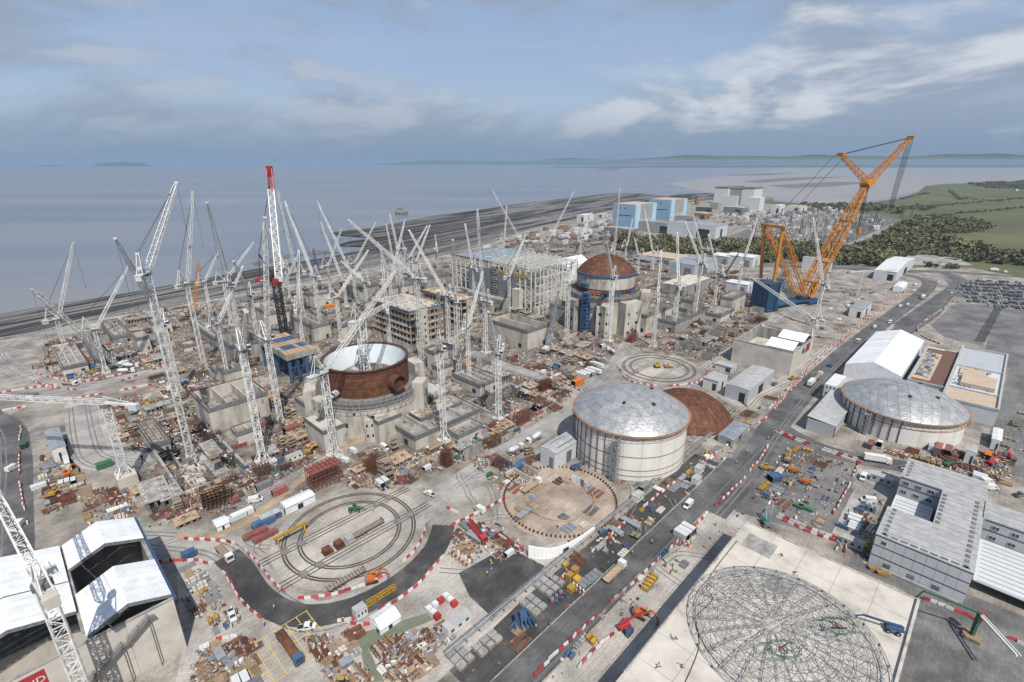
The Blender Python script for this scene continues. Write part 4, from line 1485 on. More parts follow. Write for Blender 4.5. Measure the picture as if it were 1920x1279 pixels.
hp("low_side_bays", "conc_grey", (u0 - 9, v0 + lv * 0.25, 0, 8, lv * 0.72, 9))
# white membrane tent behind the hall
def gable(root, name, m, u0, v0, lu, lv, z0, eave, rise, ridge_axis="u", n=6, wall=True, wall_m=None):
	"""gabled marquee: roof split into bays; ridge along u or v"""
	w = (lu if ridge_axis == "u" else lv) / n
	for k in range(n):
		mb = MB()
		for s_ in (0, 1):
			if ridge_axis == "u":
				a0, a1 = u0 + k * w + 0.07, u0 + (k + 1) * w - 0.07
				e, r_ = (v0 if s_ == 0 else v0 + lv), v0 + lv / 2
				q = [(a0, e), (a1, e), (a1, r_), (a0, r_)]
			else:
				a0, a1 = v0 + k * w + 0.07, v0 + (k + 1) * w - 0.07
				e, r_ = (u0 if s_ == 0 else u0 + lu), u0 + lu / 2
				q = [(e, a0), (e, a1), (r_, a1), (r_, a0)]
			zs = [z0 + eave, z0 + eave, z0 + eave + rise, z0 + eave + rise]
			pts = [(*xy(*p), z) for p, z in zip(q, zs)]
			mid = [tuple((Vector(pts[i]) + Vector(pts[j])) / 2 + Vector((0, 0, -0.10))) for i, j in ((0, 3), (1, 2))]
			lo = [(p[0], p[1], p[2] - 0.15) for p in pts]
			mb.hexa(lo, pts)
		mb.build(name, m, root)
	if wall:
		wm = wall_m or m
		wb = MB()
		if ridge_axis == "u":
			wb.ubox(u0, v0 + 0.05, z0, lu, 0.2, eave)
			wb.ubox(u0, v0 + lv - 0.25, z0, lu, 0.2, eave)
			for uu in (u0 + 0.05, u0 + lu - 0.3):
				p = [xy(uu, v0 + 0.3), xy(uu, v0 + lv - 0.3), xy(uu, v0 + lv / 2)]
				p2 = [xy(uu + 0.25, v0 + 0.3), xy(uu + 0.25, v0 + lv - 0.3), xy(uu + 0.25, v0 + lv / 2)]
				wb.hexa([(*p[0], z0), (*p[1], z0), (*p[1], z0 + eave - .1), (*p[2], z0 + eave + rise - 0.2), (*p[0], z0 + eave - .1)],
						[(*p2[0], z0), (*p2[1], z0), (*p2[1], z0 + eave - .1), (*p2[2], z0 + eave + rise - 0.2), (*p2[0], z0 + eave - .1)])
		else:
			wb.ubox(u0 + 0.05, v0, z0, 0.2, lv, eave)
			wb.ubox(u0 + lu - 0.25, v0, z0, 0.2, lv, eave)
			for vv in (v0 + 0.05, v0 + lv - 0.3):
				p = [xy(u0 + 0.3, vv), xy(u0 + lu - 0.3, vv), xy(u0 + lu / 2, vv)]
				p2 = [xy(u0 + 0.3, vv + 0.25), xy(u0 + lu - 0.3, vv + 0.25), xy(u0 + lu / 2, vv + 0.25)]
				wb.hexa([(*p[0], z0), (*p[1], z0), (*p[1], z0 + eave - .1), (*p[2], z0 + eave + rise - 0.2), (*p[0], z0 + eave - .1)],
						[(*p2[0], z0), (*p2[1], z0), (*p2[1], z0 + eave - .1), (*p2[2], z0 + eave + rise - 0.2), (*p2[0], z0 + eave - .1)])
		wb.build("side_wall", wm, root)

mt = thing("marquee", "white membrane tent between the steel hall and the rusty dome", "marquee")
a_, b_ = uv(*G(1060, 528))
gable(mt, "roof_bay", "tent", a_, b_, 46, 26, 0, 17, 7, "u", 5)
keep_box(a_, b_, 46, 26)

# ---- pale slab-walled block with tents on its open roof
sp = pxbox((1479, 705), 1370, 1518, 662)
u0, v0, lu, lv, h = sp
sbk = thing("concrete_building", "pale slab-walled block with white tents on its open roof beside the far ring track", "building")
keep_box(u0, v0, lu, lv)
panels_wall(sbk, "wall_panel", "conc_pale", u0, v0, lu, 0, h, 4, "u")
panels_wall(sbk, "wall_panel", "conc_pale", u0, v0, lv, 0, h, 3, "v", 2)
uo(sbk, "wall_core", "conc_grey", (u0 + .02, v0 + .02, 0, lu, 0.8, h - 0.3), (u0 + .02, v0 + 0.85, 0, 0.8, lv - 1.7, h - 0.3), (u0 + .02, v0 + lv - 0.8, 0, lu, 0.8, h), (u0 + lu - 0.8, v0 + 0.85, 0, 0.78, lv - 1.7, h))
uo(sbk, "parapet", "conc_grey", (u0 - 0.4, v0 - 0.4, h, lu + 0.8, 0.7, 0.5), (u0 - 0.4, v0 + 0.33, h, 0.7, lv + 0.07, 0.5))
uo(sbk, "floor_slab", "conc", (u0 + 1, v0 + 1, h * 0.45, lu - 2, lv - 2, 0.4))
gable(sbk, "tent_bay", "tent", u0 + 0.5, v0 + 0.5, lu * 0.46, lv * 0.45, h + 0.5, 0.6, 3.2, "v", 2, wall=False)
gable(sbk, "tent_bay", "tent", u0 + lu * 0.53, v0 + 0.5, lu * 0.46, lv * 0.45, h + 0.5, 0.6, 3.2, "v", 2, wall=False)
uo(sbk, "banner", "red", (u0 + lu * 0.62, v0 - 0.42, h * 0.55, lu * 0.2, 0.06, h * 0.38))
uo(sbk, "banner_blue", "blue", (u0 + lu * 0.44, v0 - 0.42, h * 0.6, lu * 0.12, 0.06, h * 0.24))

# ---- near-left concrete building with white tents (open bays between)
KX, KY = G(351, 1214)
ku, kv = uv(KX, KY)
HB = 17.9
llb = thing("concrete_building", "near concrete building with white gabled tents over its open roof and red banner", "building")
keep_box(ku - 70, kv, 70, 47)
panels_wall(llb, "wall_panel", "conc_pale", ku - 66, kv, 66, 0, HB, 6, "u", 1)
uo(llb, "wall_core", "conc_grey", (ku - 66, kv + .01, 0, 65.9, 0.9, HB - 0.2), (ku - 1.0, kv + 0.93, 0, 1.0, 45, HB - 0.2), (ku - 66, kv + 46, 0, 66, 0.9, HB - 0.2), (ku - 19.2, kv + 0.93, 0, 1.0, 45, HB - 0.2))
uo(llb, "blue_side_rail", "blue", (ku + 0.02, kv - 0.2, HB - 0.6, 0.7, 47, 0.9))
uo(llb, "parapet", "conc_grey", (ku - 66, kv - 0.35, HB, 66, 0.8, 0.35))
uo(llb, "floor_slab", "conc_grey", (ku - 65, kv + 1, 0.3, 64, 45, 0.3))
uo(llb, "cross_wall", "conc", (ku - 18, kv + 19.5, 0.7, 16.8, 0.7, 9), (ku - 18, kv + 33, 0.7, 16.8, 0.7, 9), (ku - 64, kv + 22, 0.7, 44, 0.7, 7))
for tu, tv, tl, tw, nn in ((ku - 18.4, kv + 1.0, 18.4, 18.5, 6), (ku - 18.4, kv + 32.5, 18.4, 14, 5), (ku - 44, kv + 27.0, 25, 20, 6), (ku - 44, kv + 12.5, 25, 14, 5), (ku - 68, kv + 24, 23.5, 20, 5)):
	gable(llb, "tent_bay", "tent", tu, tv, tl, tw, HB + 0.4, 0.5, 3.6, "v", nn, wall=False)
	trs = MB()
	for vv in (tv + 0.3, tv + tw - 0.3):
		for s_ in (0, 1):
			e, r_ = (tu if s_ == 0 else tu + tl), tu + tl / 2
			trs.lattice((*xy(e, vv), HB + 0.2), (*xy(r_, vv), HB + 3.7), 0.5, 0.5, 8, 0.12, 0.08)
	trs.build("tent_truss", "galv", llb)
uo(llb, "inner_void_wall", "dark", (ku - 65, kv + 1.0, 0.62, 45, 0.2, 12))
# stairs up the front wall
stx = MB()
for k in range(4):
	ua = ku - 31 + k * 6.5
	z0, z1 = 0.5 + k * 4.2, 0.5 + (k + 1) * 4.2 - 0.4
	pa, pb = xy(ua, kv - 1.4), xy(ua + 5.2, kv - 1.4)
	stx.bar((*pa, z0), (*pb, z1), 1.3, h=0.2)
	stx.bar((*pb, z1), (*xy(ua + 6.5, kv - 1.4), z1), 1.3, h=0.2)
	for s_ in (-0.6, 0.6):
		pa2, pb2 = xy(ua, kv - 1.4 + s_), xy(ua + 5.2, kv - 1.4 + s_)
		stx.bar((*pa2, z0 + 1.1), (*pb2, z1 + 1.1), 0.09)
		for f in (0, 0.5, 1):
			stx.bar((pa2[0] + (pb2[0] - pa2[0]) * f, pa2[1] + (pb2[1] - pa2[1]) * f, z0 + (z1 - z0) * f), (pa2[0] + (pb2[0] - pa2[0]) * f, pa2[1] + (pb2[1] - pa2[1]) * f, z0 + (z1 - z0) * f + 1.1), 0.08)
	stx.bar((*pb, 0), (*pb, z1), 0.2)
stx.build("stair", "steel_grey", llb)
ban = uo(llb, "banner", "red", (ku - 46, kv - 0.36, HB - 11.5, 19, 0.06, 10.5))
for txt, zz_ in (("TY AND", HB - 4.2), ("CE", HB - 7.4)):
	fc = bpy.data.curves.new("banner_lettering", "FONT")
	fc.body = txt
	fc.size = 2.4
	fc.extrude = 0.01
	fc.materials.append(M["line_white"])
	fo = link("banner_lettering", fc, ban, (*xy(ku - 36, kv - 0.38), zz_))
	fo.rotation_euler = (math.pi / 2, 0, GA)
	bpy.context.view_layer.update()
	tm = bpy.data.meshes.new_from_object(fo)
	link("banner_lettering", tm, ban, fo.location, 0).rotation_euler = fo.rotation_euler
	bpy.data.objects.remove(fo)
# red machine parts inside the open bay
rd = MB()
for k in range(6):
	a = R(30 + k * 28)
	c = xy(ku - 50 + 7 * math.cos(a), kv + 13 + 7 * math.sin(a))
	c2 = xy(ku - 50 + 7 * math.cos(a + R(28)), kv + 13 + 7 * math.sin(a + R(28)))
	rd.lattice((*c, 8), (*c2, 8), 2, 2, 2, 0.4, 0.25)
rd.build("red_steel_arc", "red", llb)

# ---- pale roof slab with the wire dome frame
su, sv = 161.5, 43.7
rs = thing("concrete_building", "flat pale concrete roof slab at the lower road carrying the wire dome frame", "building")
keep_box(su - 82, sv - 50, 82, 50)
uo(rs, "roof_slab", "conc_pale", (su - 82, sv - 48.5, 11.0, 82, 48.5, 1.0))
uo(rs, "wall", "conc_dark", (su - 81, sv - 1.4, 0, 80, 0.8, 11), (su - 1.6, sv - 47.5, 0, 0.8, 46, 11))
uo(rs, "edge_kerb", "conc", (su - 82, sv - 0.4, 12.003, 82, 0.4, 0.35), (su - 0.4, sv - 48.5, 12.003, 0.4, 48.05, 0.35), (su - 60, sv - 48.5, 12.003, 59.5, 0.7, 0.9))
hrl = MB()
for k in range(40):
	p = xy(su - 2 * k, sv - 0.2)
	hrl.bar((*p, 12.3), (*p, 13.5), 0.07)
	if k < 24:
		p = xy(su - 0.2, sv - 2 * k)
		hrl.bar((*p, 12.3), (*p, 13.5), 0.07)
hrl.bar((*xy(su - 78, sv - 0.2), 13.4), (*xy(su, sv - 0.2), 13.4), 0.06)
hrl.bar((*xy(su - 0.2, sv - 46), 13.4), (*xy(su - 0.2, sv), 13.4), 0.06)
hrl.build("guard_rail", "galv", rs)
uo(rs, "repair_patch", "conc_grey", (su - 26, sv - 21, 12.004, 7, 6.5, 0.01), (su - 13, sv - 12, 12.004, 8, 9, 0.01))
jn = MB()
for k in range(1, 8):
	jn.ubox(su - 10.2 * k, sv - 48, 12.003, 0.10, 47.5, 0.006)
for k in range(1, 5):
	jn.ubox(su - 81.5, sv - 9.7 * k, 12.004, 81, 0.10, 0.006)
jn.build("slab_joints", "conc_dark", rs)
hose = MB()
pts = catmull([(su - 12, sv - 1.5), (su - 30, sv - 1.6), (su - 38, sv - 3), (su - 41, sv - 6), (su - 50, sv - 5.5), (su - 58, sv - 10), (su - 70, sv - 12)], 8)
for p, q in zip(pts, pts[1:]):
	hose.cyl((*xy(*p), 12.14), (*xy(*q), 12.14), 0.11, 5)
tag(hose.build("hose", "dark"), "long black hose snaking over the pale roof slab", "hose")
sheet("trench_shadow_strip", rect(su - 82, sv, 84, 4.0), 0.04, "asphalt_wet")  # dark trench strip beside the slab, its cast shadow put into the colour

M["wire_grey"] = mat("wire_grey", (0.24, 0.245, 0.25), (0.36, 0.365, 0.36), 0.5, 0.6)
wc = (71.3, 101.0)
WR = 23.7
wd = thing("wire_dome", "grey wire-frame dome of radial and ring trusses on the pale roof slab", "dome frame", None, (*wc, 12.1))
rise = 4.2
for j, rr_ in enumerate((2.5, 5.0, 7.5, 10.0, 12.5, 15.0, 17.5, 20.0, WR - 2.0, WR)):
	rg = MB()
	sg = 48 if rr_ > 12 else 28
	for layer in (0, 1):
		if layer and rr_ < 5:
			continue
		rg = MB()
		z = cap_point(rr_, WR, 0.6, rise) - layer * 1.1
		for k in range(sg):
			a0, a1 = 2 * math.pi * k / sg, 2 * math.pi * (k + 1) / sg
			rg.bar((rr_ * math.cos(a0), rr_ * math.sin(a0), z), (rr_ * math.cos(a1), rr_ * math.sin(a1), z), 0.09 if rr_ < WR - 2 else 0.17)
		rg.build("ring_truss", "wire_grey", wd)
for k in range(28):
	a = 2 * math.pi * k / 28
	rb = MB()
	rad = [WR, WR - 2.0, 20.0, 17.5, 15.0, 12.5, 10.0, 7.5, 5.0, 2.5]
	for i in range(len(rad) - 1 - (3 if k % 2 else 0)):
		p0, p1 = rad[i], rad[i + 1]
		z0, z1 = cap_point(p0, WR, 0.6, rise), cap_point(p1, WR, 0.6, rise)
		P0, P1 = (p0 * math.cos(a), p0 * math.sin(a)), (p1 * math.cos(a), p1 * math.sin(a))
		rb.bar((*P0, z0), (*P1, z1), 0.11)
		rb.bar((*P0, z0 - 1.1), (*P1, z1 - 1.1), 0.09)
		rb.bar((*P0, z0 - 1.1), (*P1, z1), 0.10)
		rb.bar((*P1, z1), (*P1, z1 - 1.1), 0.10)
		a2 = a + 2 * math.pi / 28
		Q1 = (p1 * math.cos(a2), p1 * math.sin(a2))
		Q0 = (p0 * math.cos(a2), p0 * math.sin(a2))
		rb.bar((*P0, z0), (*Q1, z1), 0.08)
		if i % 2 == 0:
			rb.bar((*Q0, z0), (*P1, z1), 0.10)
		pm_ = ((P0[0] + Q0[0]) / 2, (P0[1] + Q0[1]) / 2)
		if i % 2:
			rb.bar((*pm_, z0), (*P1, z1), 0.09)
			rb.bar((*pm_, z0), (*Q1, z1), 0.09)
	rb.build("radial_truss", "wire_grey", wd)
for k in range(24):
	a = 2 * math.pi * (k + 0.5) / 24
	MB().bar((0, 0, -0.1), (0, 0, 0.7), 0.3).build("support_foot", "rust_dark", wd, (WR * math.cos(a), WR * math.sin(a), 0))
for (gu, gv, s_) in ((9, -10, 6.5), (-8.5, -2.5, 6.0)):
	gm = MB()
	c = xy(gu, gv)
	for k in range(10):
		a, a2 = 2 * math.pi * k / 10, 2 * math.pi * (k + 1) / 10
		z = cap_point(min(math.hypot(*c), WR), WR, 0.6, rise) + 0.4
		for w_ in (s_ * 0.5, s_ * 0.5 + 0.5):
			gm.bar((c[0] + w_ * 1.2 * math.cos(a), c[1] + w_ * 0.75 * math.sin(a), z), (c[0] + w_ * 1.2 * math.cos(a2), c[1] + w_ * 0.75 * math.sin(a2), z), 0.13)
		gm.bar((c[0] + s_ * 0.6 * math.cos(a), c[1] + s_ * .375 * math.sin(a), z), (c[0] + s_ * 0.6 * math.cos(a), c[1] + s_ * .375 * math.sin(a), z + 1.1), 0.08)
	gm.build("green_edge_guard", "grille_green", wd)
	hm = MB()
	for k in range(9):
		hm.bar((c[0] + random.uniform(-2, 2), c[1] + random.uniform(-1.5, 1.5), z + 0.2), (c[0] + random.uniform(-2, 2), c[1] + random.uniform(-1.5, 1.5), z + 0.3), 0.16)
	hm.build("hatch_frame", "rust_dark", wd)
# small things lying on the slab
for k, (uu, vv) in enumerate(((-60, -4), (-66, -9), (-70, -5), (-56, -13), (-20, -30), (-14, -20), (-9, -14))):
	bd = MB()
	c = xy(su + uu, sv + vv)
	for i in range(5):
		bd.bar((random.uniform(-.9, .9), random.uniform(-.9, .9), 0.1), (random.uniform(-.9, .9), random.uniform(-.9, .9), 0.25), 0.14)
	tag(bd.build("steel_offcuts", "rust_dark", None, (*c, 12.0)), "small heap of dark steel offcuts lying on the pale roof slab", "offcuts", "offcuts on the roof slab")

# ---- grey modular offices
mu, mv = 185.6, 10.1
mo = thing("modular_offices", "grey three-storey modular office block with ribbed roof and two courtyards", "offices")
HM = 12.0
keep_box(mu, mv - 60, 66, 60)
wings = [(0, -25, 20.5, 25), (20.5, -25, 26, 12), (46.5, -25, 18.5, 25), (36, -62, 13, 37), (0, -62, 9, 14)]
mods = 3.0
for (a, b_, lu, lv) in wings:
	uo(mo, "wing", "clad_grey", (mu + a, mv + b_, 0, lu, lv, HM - 0.3))
	n = max(1, int(lu / mods))
	for k in range(n):
		rm_ = MB()
		w = lu / n
		rm_.ubox(0, 0, 0, w - 0.12, lv + 0.3, 0.35)
		rm_.ubox(0.2, 0.3, 0.35, 0.12, lv - 0.4, 0.10)
		rm_.ubox(w / 2, 0.3, 0.35, 0.10, lv - 0.4, 0.06)
		rm_.build("roof_panel", "roof_grey", mo, (*xy(mu + a + k * w, mv + b_ - 0.15), HM - 0.297))
for bx_ in (*[(mu + 1 + k * 2.9, mv - 2.6, HM + 0.2, 1.5, 1.0, 0.12) for k in range(7)], *[(mu + 21 + k * 3, mv - 14.5, HM + 0.2, 1.4, 1.0, 0.12) for k in range(8)],
   *[(mu + 1 + k * 3.1, mv - 23.6, HM + 0.2, 1.6, 1.1, 0.12) for k in range(15)], *[(mu + 48 + k * 3, mv - 2.2, HM + 0.2, 1.5, 1.0, 0.12) for k in range(5)], *[(mu + 1.0, mv - 24 + k * 2.6, HM + 0.2, 0.7, 1.8, 0.12) for k in range(9)]):
	uo(mo, "roof_skylight", "steel_grey", bx_)
uo(mo, "floor_trim", "navy", *[(mu - 0.12, mv - 25.05, z, 0.12, 25.1, 0.30) for z in (3.8, 7.8, 11.5)], *[(mu + 48 - 0.02, mv - 0.02, 11.5, 17, 0.12, 0.3)], *[(mu - 0.05, mv, z, 20.5, 0.1, 0.3) for z in (3.8, 7.8, 11.5)], (mu + 46.4, mv - 12.9, 7.8, 0.12, 13, .3), (mu + 46.4, mv - 12.9, 11.4, 0.12, 13, .3), (mu + 35.9, mv - 62, 11.4, 0.12, 36, 0.3), (mu + 35.9, mv - 62, 7.8, 0.12, 36, 0.3))
for k in range(9):
	uo(mo, "wall_panel", "clad_light", (mu - 0.10, mv - 25 + k * 2.78 + 0.03, 4.15, 0.1, 2.7, 3.6), (mu - 0.10, mv - 25 + k * 2.78 + 0.03, 8.15, 0.1, 2.7, 3.3), (mu - 0.10, mv - 25 + k * 2.78 + 0.03, 0.1, 0.1, 2.7, 3.6))

def window(root, u, v, z, lu, lv, lz, axis):
	"""framed window on a -u face (axis 'v') or -v face ('u')"""
	if axis == "v":
		w = uo(root, "window", "white", (u - 0.08, v, z, 0.08, lv, lz))
		uo(w, "pane", "glass", (u - 0.10, v + 0.12, z + 0.12, 0.03, lv / 2 - 0.16, lz - 0.24), (u - 0.10, v + lv / 2 + 0.06, z + 0.12, 0.03, lv / 2 - 0.16, lz - 0.24))
	else:
		w = uo(root, "window", "white", (u, v - 0.08, z, lu, 0.08, lz))
		uo(w, "pane", "glass", (u + 0.12, v - 0.10, z + 0.12, lu / 2 - 0.16, 0.03, lz - 0.24), (u + lu / 2 + 0.06, v - 0.10, z + 0.12, lu / 2 - 0.16, 0.03, lz - 0.24))

window(mo, mu - 0.1, mv - 3.4, 9.0, 0, 1.5, 1.5, "v")
for k in range(3):
	window(mo, mu + 46.4, mv - 3.0 - k * 4, 8.9, 0, 2.0, 1.5, "v")
	window(mo, mu + 46.4, mv - 3.0 - k * 4, 4.9, 0, 2.0, 1.5, "v")
for k in range(6):
	window(mo, mu + 35.85, mv - 30 - k * 5, 8.9, 0, 2.0, 1.5, "v")
	window(mo, mu + 35.85, mv - 30 - k * 5, 4.9, 0, 2.0, 1.5, "v")
for k in range(3):
	dr = uo(mo, "door", "steel_grey", (mu - 0.16, mv - 6 - k * 6.5, 0.1, 0.06, 2.0, 2.3))
uo(mo, "low_link_roof", "clad_light", (mu + 20.8, mv - 12, 3.2, 25.4, 12, 0.4), (mu + 9.2, mv - 60, 3.6, 26.5, 34, 0.4))
uo(mo, "roof_ribs", "galv", *[(mu + 9.6 + k * 2.6, mv - 59, 4.003, 0.25, 32, 0.12) for k in range(10)], *[(mu + 21.5 + k * 2.6, mv - 11.6, 3.603, 0.25, 11, 0.12) for k in range(9)])
uo(mo, "side_windows_strip", "galv", (mu - 1.6, mv - 24, 0, 1.2, 20, 0.9))

# ---- white marquee, complex behind the squat tank
o_ = uv(*G(1690, 705, 9.5))
mq = thing("marquee", "large bright white marquee beside the asphalt road", "marquee")
keep_box(o_[0], o_[1], 90, 29)
gable(mq, "roof_bay", "tent", o_[0], o_[1], 90, 29, 0, 9.2, 5.0, "u", 12)
o_ = uv(*G(1645, 735, 9))
bu, bv = 343.0, -15.0
bc = thing("flat_roofed_building", "flat-roofed building with rust-brown and tan roofs behind the squat silver tank", "building")
Lb, Wb = 112.0, 40.6
keep_box(bu, bv, Lb, Wb)
uo(bc, "wall", "clad_light", (bu, bv, 0, Lb, 23, 8.6), (bu + 16, bv + 23.05, 0, Lb - 30, Wb - 23.1, 8.6))
uo(bc, "parapet", "roof_grey", (bu - .2, bv - .2, 8.6, Lb + .4, 1.0, 1.3), (bu - .2, bv + 0.85, 8.6, 1.0, 22, 1.3), (bu + Lb - 0.8, bv + 0.85, 8.6, 1.0, 22, 1.3), (bu + 15.8, bv + Wb - 0.8, 8.6, Lb - 30, 1.0, 1.3), (bu + 1, bv + 22, 8.6, Lb - 2, 1.4, 2.2), (bu + 66, bv + 1.0, 8.6, 0.8, 20.8, 1.0), (bu + 22, bv + 1.0, 8.6, 0.8, 20.8, 1.0), (bu + 15.8, bv + 23.5, 8.6, 0.9, 16.5, 1.2))
uo(bc, "tan_roof", "roof_tan", (bu + 1, bv + 1, 8.603, 20, 20.6, 0.12), (bu + 28, bv + 3, 8.603, 20, 15, 2.4), (bu + 50, bv + 8, 8.603, 14, 12, 1.0))
uo(bc, "brown_roof", "roof_brown", (bu + 17, bv + 23.6, 8.603, Lb - 33, 7.4, 0.2), (bu + 17, bv + 31.1, 8.603, 7, 8.5, 0.2), (bu + 84, bv + 31.1, 8.603, 10, 8.5, 0.2))
uo(bc, "plant_well", "roof_tan", (bu + 24.2, bv + 31.2, 8.603, 59, 8.4, 0.05))
uo(bc, "grey_roof", "clad_grey", (bu + 68, bv + 2, 8.603, 42, 19.5, 0.15))
scatter_top(bc, "plant", bu + 26, bv + 32, 55, 7, 8.66, 34, ("galv", "steel_grey", "clad_grey"), 2.4, 5)
scatter_top(bc, "plant", bu + 24, bv + 2, 40, 19, 8.61, 34, ("galv", "steel_grey", "clad_grey"), 1.6, 4)
seam = MB()
for k in range(29):
	seam.ubox(bu + 18 + k * 2.7, bv + 23.8, 8.81, 0.12, 7.0, 0.08)
seam.build("roof_seams", "rust_dark", bc)
ww = thing("warehouse", "low grey metal warehouse built against the squat silver tank", "warehouse")
sp = pxbox((1560, 822), 1510, 1622, 800)
u0, v0, lu, lv, h = sp
keep_box(u0, v0, lu, lv)
uo(ww, "wall", "clad_grey", (u0, v0, 0, lu, lv, h))
for k in range(10):
	rp = MB()
	w = lu / 10
	rp.hexa([(*xy(u0 + k * w + .04, v0 - .5), h + 0.003), (*xy(u0 + (k + 1) * w - .04, v0 - .5), h + 0.003), (*xy(u0 + (k + 1) * w - .04, v0 + lv + .5), h + 1.2), (*xy(u0 + k * w + .04, v0 + lv + .5), h + 1.2)],
			[(*xy(u0 + k * w + .04, v0 - .5), h + 0.25), (*xy(u0 + (k + 1) * w - .04, v0 - .5), h + 0.25), (*xy(u0 + (k + 1) * w - .04, v0 + lv + .5), h + 1.45), (*xy(u0 + k * w + .04, v0 + lv + .5), h + 1.45)])
	rp.build("roof_panel", "roof_grey", ww)
uo(ww, "door", "dark", (u0 + 0.6, v0 - 0.06, 0, 3, 0.1, h * 0.8))
ws = thing("site_block", "tall white cabin stack with square windows beside the squat tank", "cabins")
sp = pxbox((1562, 757), 1540, 1580, 725)
u0, v0, lu, lv, h = sp
keep_box(u0, v0, lu, lv)
for k in range(3):
	c = uo(ws, "cabin", "white", (u0, v0, k * h / 3 + 0.02, lu, lv, h / 3 - 0.08))
	for i in range(3):
		uo(c, "window", "glass", (u0 - 0.05, v0 + lv * (0.12 + i * 0.3), k * h / 3 + h * 0.12, 0.06, lv * 0.14, h * 0.11))

# ---- simple sheds by pixel box
def shed(label, spec, wall="clad_grey", roof="roof_grey", rise=1.4, ridge_u=True, n=7, door="dark", name="shed", cat="shed", skylight=False, auto=False, doors=1):
	u0, v0, lu, lv, h = spec
	keep_box(u0, v0, lu, lv)
	o = thing(name, label, cat, None, (*xy(u0, v0), 0), auto=auto)
	inv = -o.location
	pts = uo(o, "wall", wall, (u0, v0, 0, lu, lv, h))
	pts.location = inv
	L_, W_ = (lu, lv) if ridge_u else (lv, lu)
	w = L_ / n
	for k in range(n):
		rp = MB()
		for s_ in (0, 1):
			def pt(a, e, z):
				return (*(xy(u0 + a, v0 + e) if ridge_u else xy(u0 + e, v0 + a)), z)
			a0, a1 = k * w + 0.03, (k + 1) * w - 0.03
			e, r_ = (-0.4, W_ / 2) if s_ == 0 else (W_ + 0.4, W_ / 2)
			lo = [pt(a0, e, h + 0.005), pt(a1, e, h + 0.005), pt(a1, r_, h + rise), pt(a0, r_, h + rise)]
			rp.hexa(lo, [(p[0], p[1], p[2] + 0.22) for p in lo])
		rp.build("roof_panel", roof, o).location = inv
	gb = MB()
	for a in (0.1, L_ - 0.3):
		def pt(a_, e, z):
			return (*(xy(u0 + a_, v0 + e) if ridge_u else xy(u0 + e, v0 + a_)), z)
		gb.hexa([pt(a, 0.1, h), pt(a, W_ - 0.1, h), pt(a, W_ / 2, h + rise)], [pt(a + 0.2, 0.1, h), pt(a + 0.2, W_ - 0.1, h), pt(a + 0.2, W_ / 2, h + rise)])
	gb.build("gable", wall, o).location = inv
	if door:
		for k in range(doors):
			uo(o, "door", door, (u0 - 0.06, v0 + lv * (0.12 + 0.42 * k), 0, 0.1, lv * 0.26, h * 0.7)).location = inv
		uo(o, "door", door, (u0 + lu * 0.4, v0 - 0.06, 0, lu * 0.18, 0.1, h * 0.7)).location = inv
	if skylight:
		uo(o, "skylight", "steel_grey", (u0 + lu * .2, v0 + lv * .2, h + rise * .42 + .2, lu * .55, lv * .08, .2), (u0 + lu * .2, v0 + lv * .75, h + rise * .5 + .2, lu * .4, lv * .06, .2)).location = inv
	return o

shed("pale grey shed with two skylights against the tall silver tank", pxbox((1040, 882), 1013, 1092, 852), "clad_light", "roof_grey", 0.8, True, 6, "steel_grey", skylight=True)
shed("long grey-roofed shed between the far ring track and the road", pxbox((1400, 757), 1358, 1448, 733), "clad_grey", "roof_grey", 0.7, True, 8)
shed("white site office block with small windows behind the rusty dome", pxbox((1345, 735), 1317, 1362, 716), "white", "roof_grey", 0.3, False, 5, "glass", "site_office", "office")
shed("narrow pale container office under the slab-walled block", pxbox((1372, 700), 1340, 1380, 690), "clad_light", "roof_grey", 0.3, False, 4, "glass", "site_office", "office")
shed("blue-grey roofed shelter beside the lower road barriers", pxbox((1372, 838), 1345, 1402, 826), "galv", "blue_light", 0.4, True, 6, "glass", "shelter", "shelter")
shed("grey-roofed workshop with white canvas walls by the far-left road", pxbox((104, 868), 50, 130, 846, mv=26), "white", "galv", 0.6, False, 6, "dark", "workshop", "workshop")
shed("small white annex below the grey-roofed workshop", pxbox((126, 885), 112, 136, 870, mv=8), "white", "white", 0.4, True, 3, None, "workshop", "workshop")
shed("large pale grey shed with dark open front near the far car park", pxbox((1678, 528), 1636, 1712, 511), "clad_light", "white", 4, False, 6, "dark", "hangar", "hangar")
shed("white-roofed shed in front of the woods behind the domed reactor", pxbox((1410, 502), 1360, 1424, 484), "clad_light", "white", 1.5, False, 6, "steel_grey")
shed("lower white-roofed shed adjoining the one before the woods", pxbox((1365, 497), 1335, 1378, 482), "clad_grey", "white", 2.5, False, 4, "steel_grey")
shed("pale block standing behind the orange crane's boom foot", pxbox((1555, 510), 1502, 1558, 488), "clad_light", "roof_grey", 0.3, True, 3, None, "storage_block", "building")
shed("grey process building with flat roof behind the domed reactor", pxbox((1300, 520), 1252, 1342, 498), "clad_grey", "galv", 0.4, True, 6, "steel_grey", "process_building", "building")
shed("long pale gallery building beyond the domed reactor", pxbox((1262, 498), 1196, 1290, 486), "clad_light", "roof_tan", 0.3, False, 8, "steel_grey", "process_building", "building")
shed("pale wall-sided building right of the domed reactor", pxbox((1282, 556), 1240, 1330, 538), "conc_grey", "conc_pale", 0.2, True, 5, "dark", "process_building", "building")
shed("white sheeted shed beside the orange crane's ballast", pxbox((1400, 552), 1358, 1412, 535), "clad_light", "white", 1.0, False, 5, "steel_grey")
shed("small white tent shed on the site beside the asphalt road", pxbox((1690, 548), 1673, 1700, 540), "tent", "tent", 1.2, True, 4, None)
shed("grey-sided white shed by the road near the orange crane", pxbox((1615, 597), 1590, 1632, 581), "white", "galv", 0.5, True, 4, "dark")
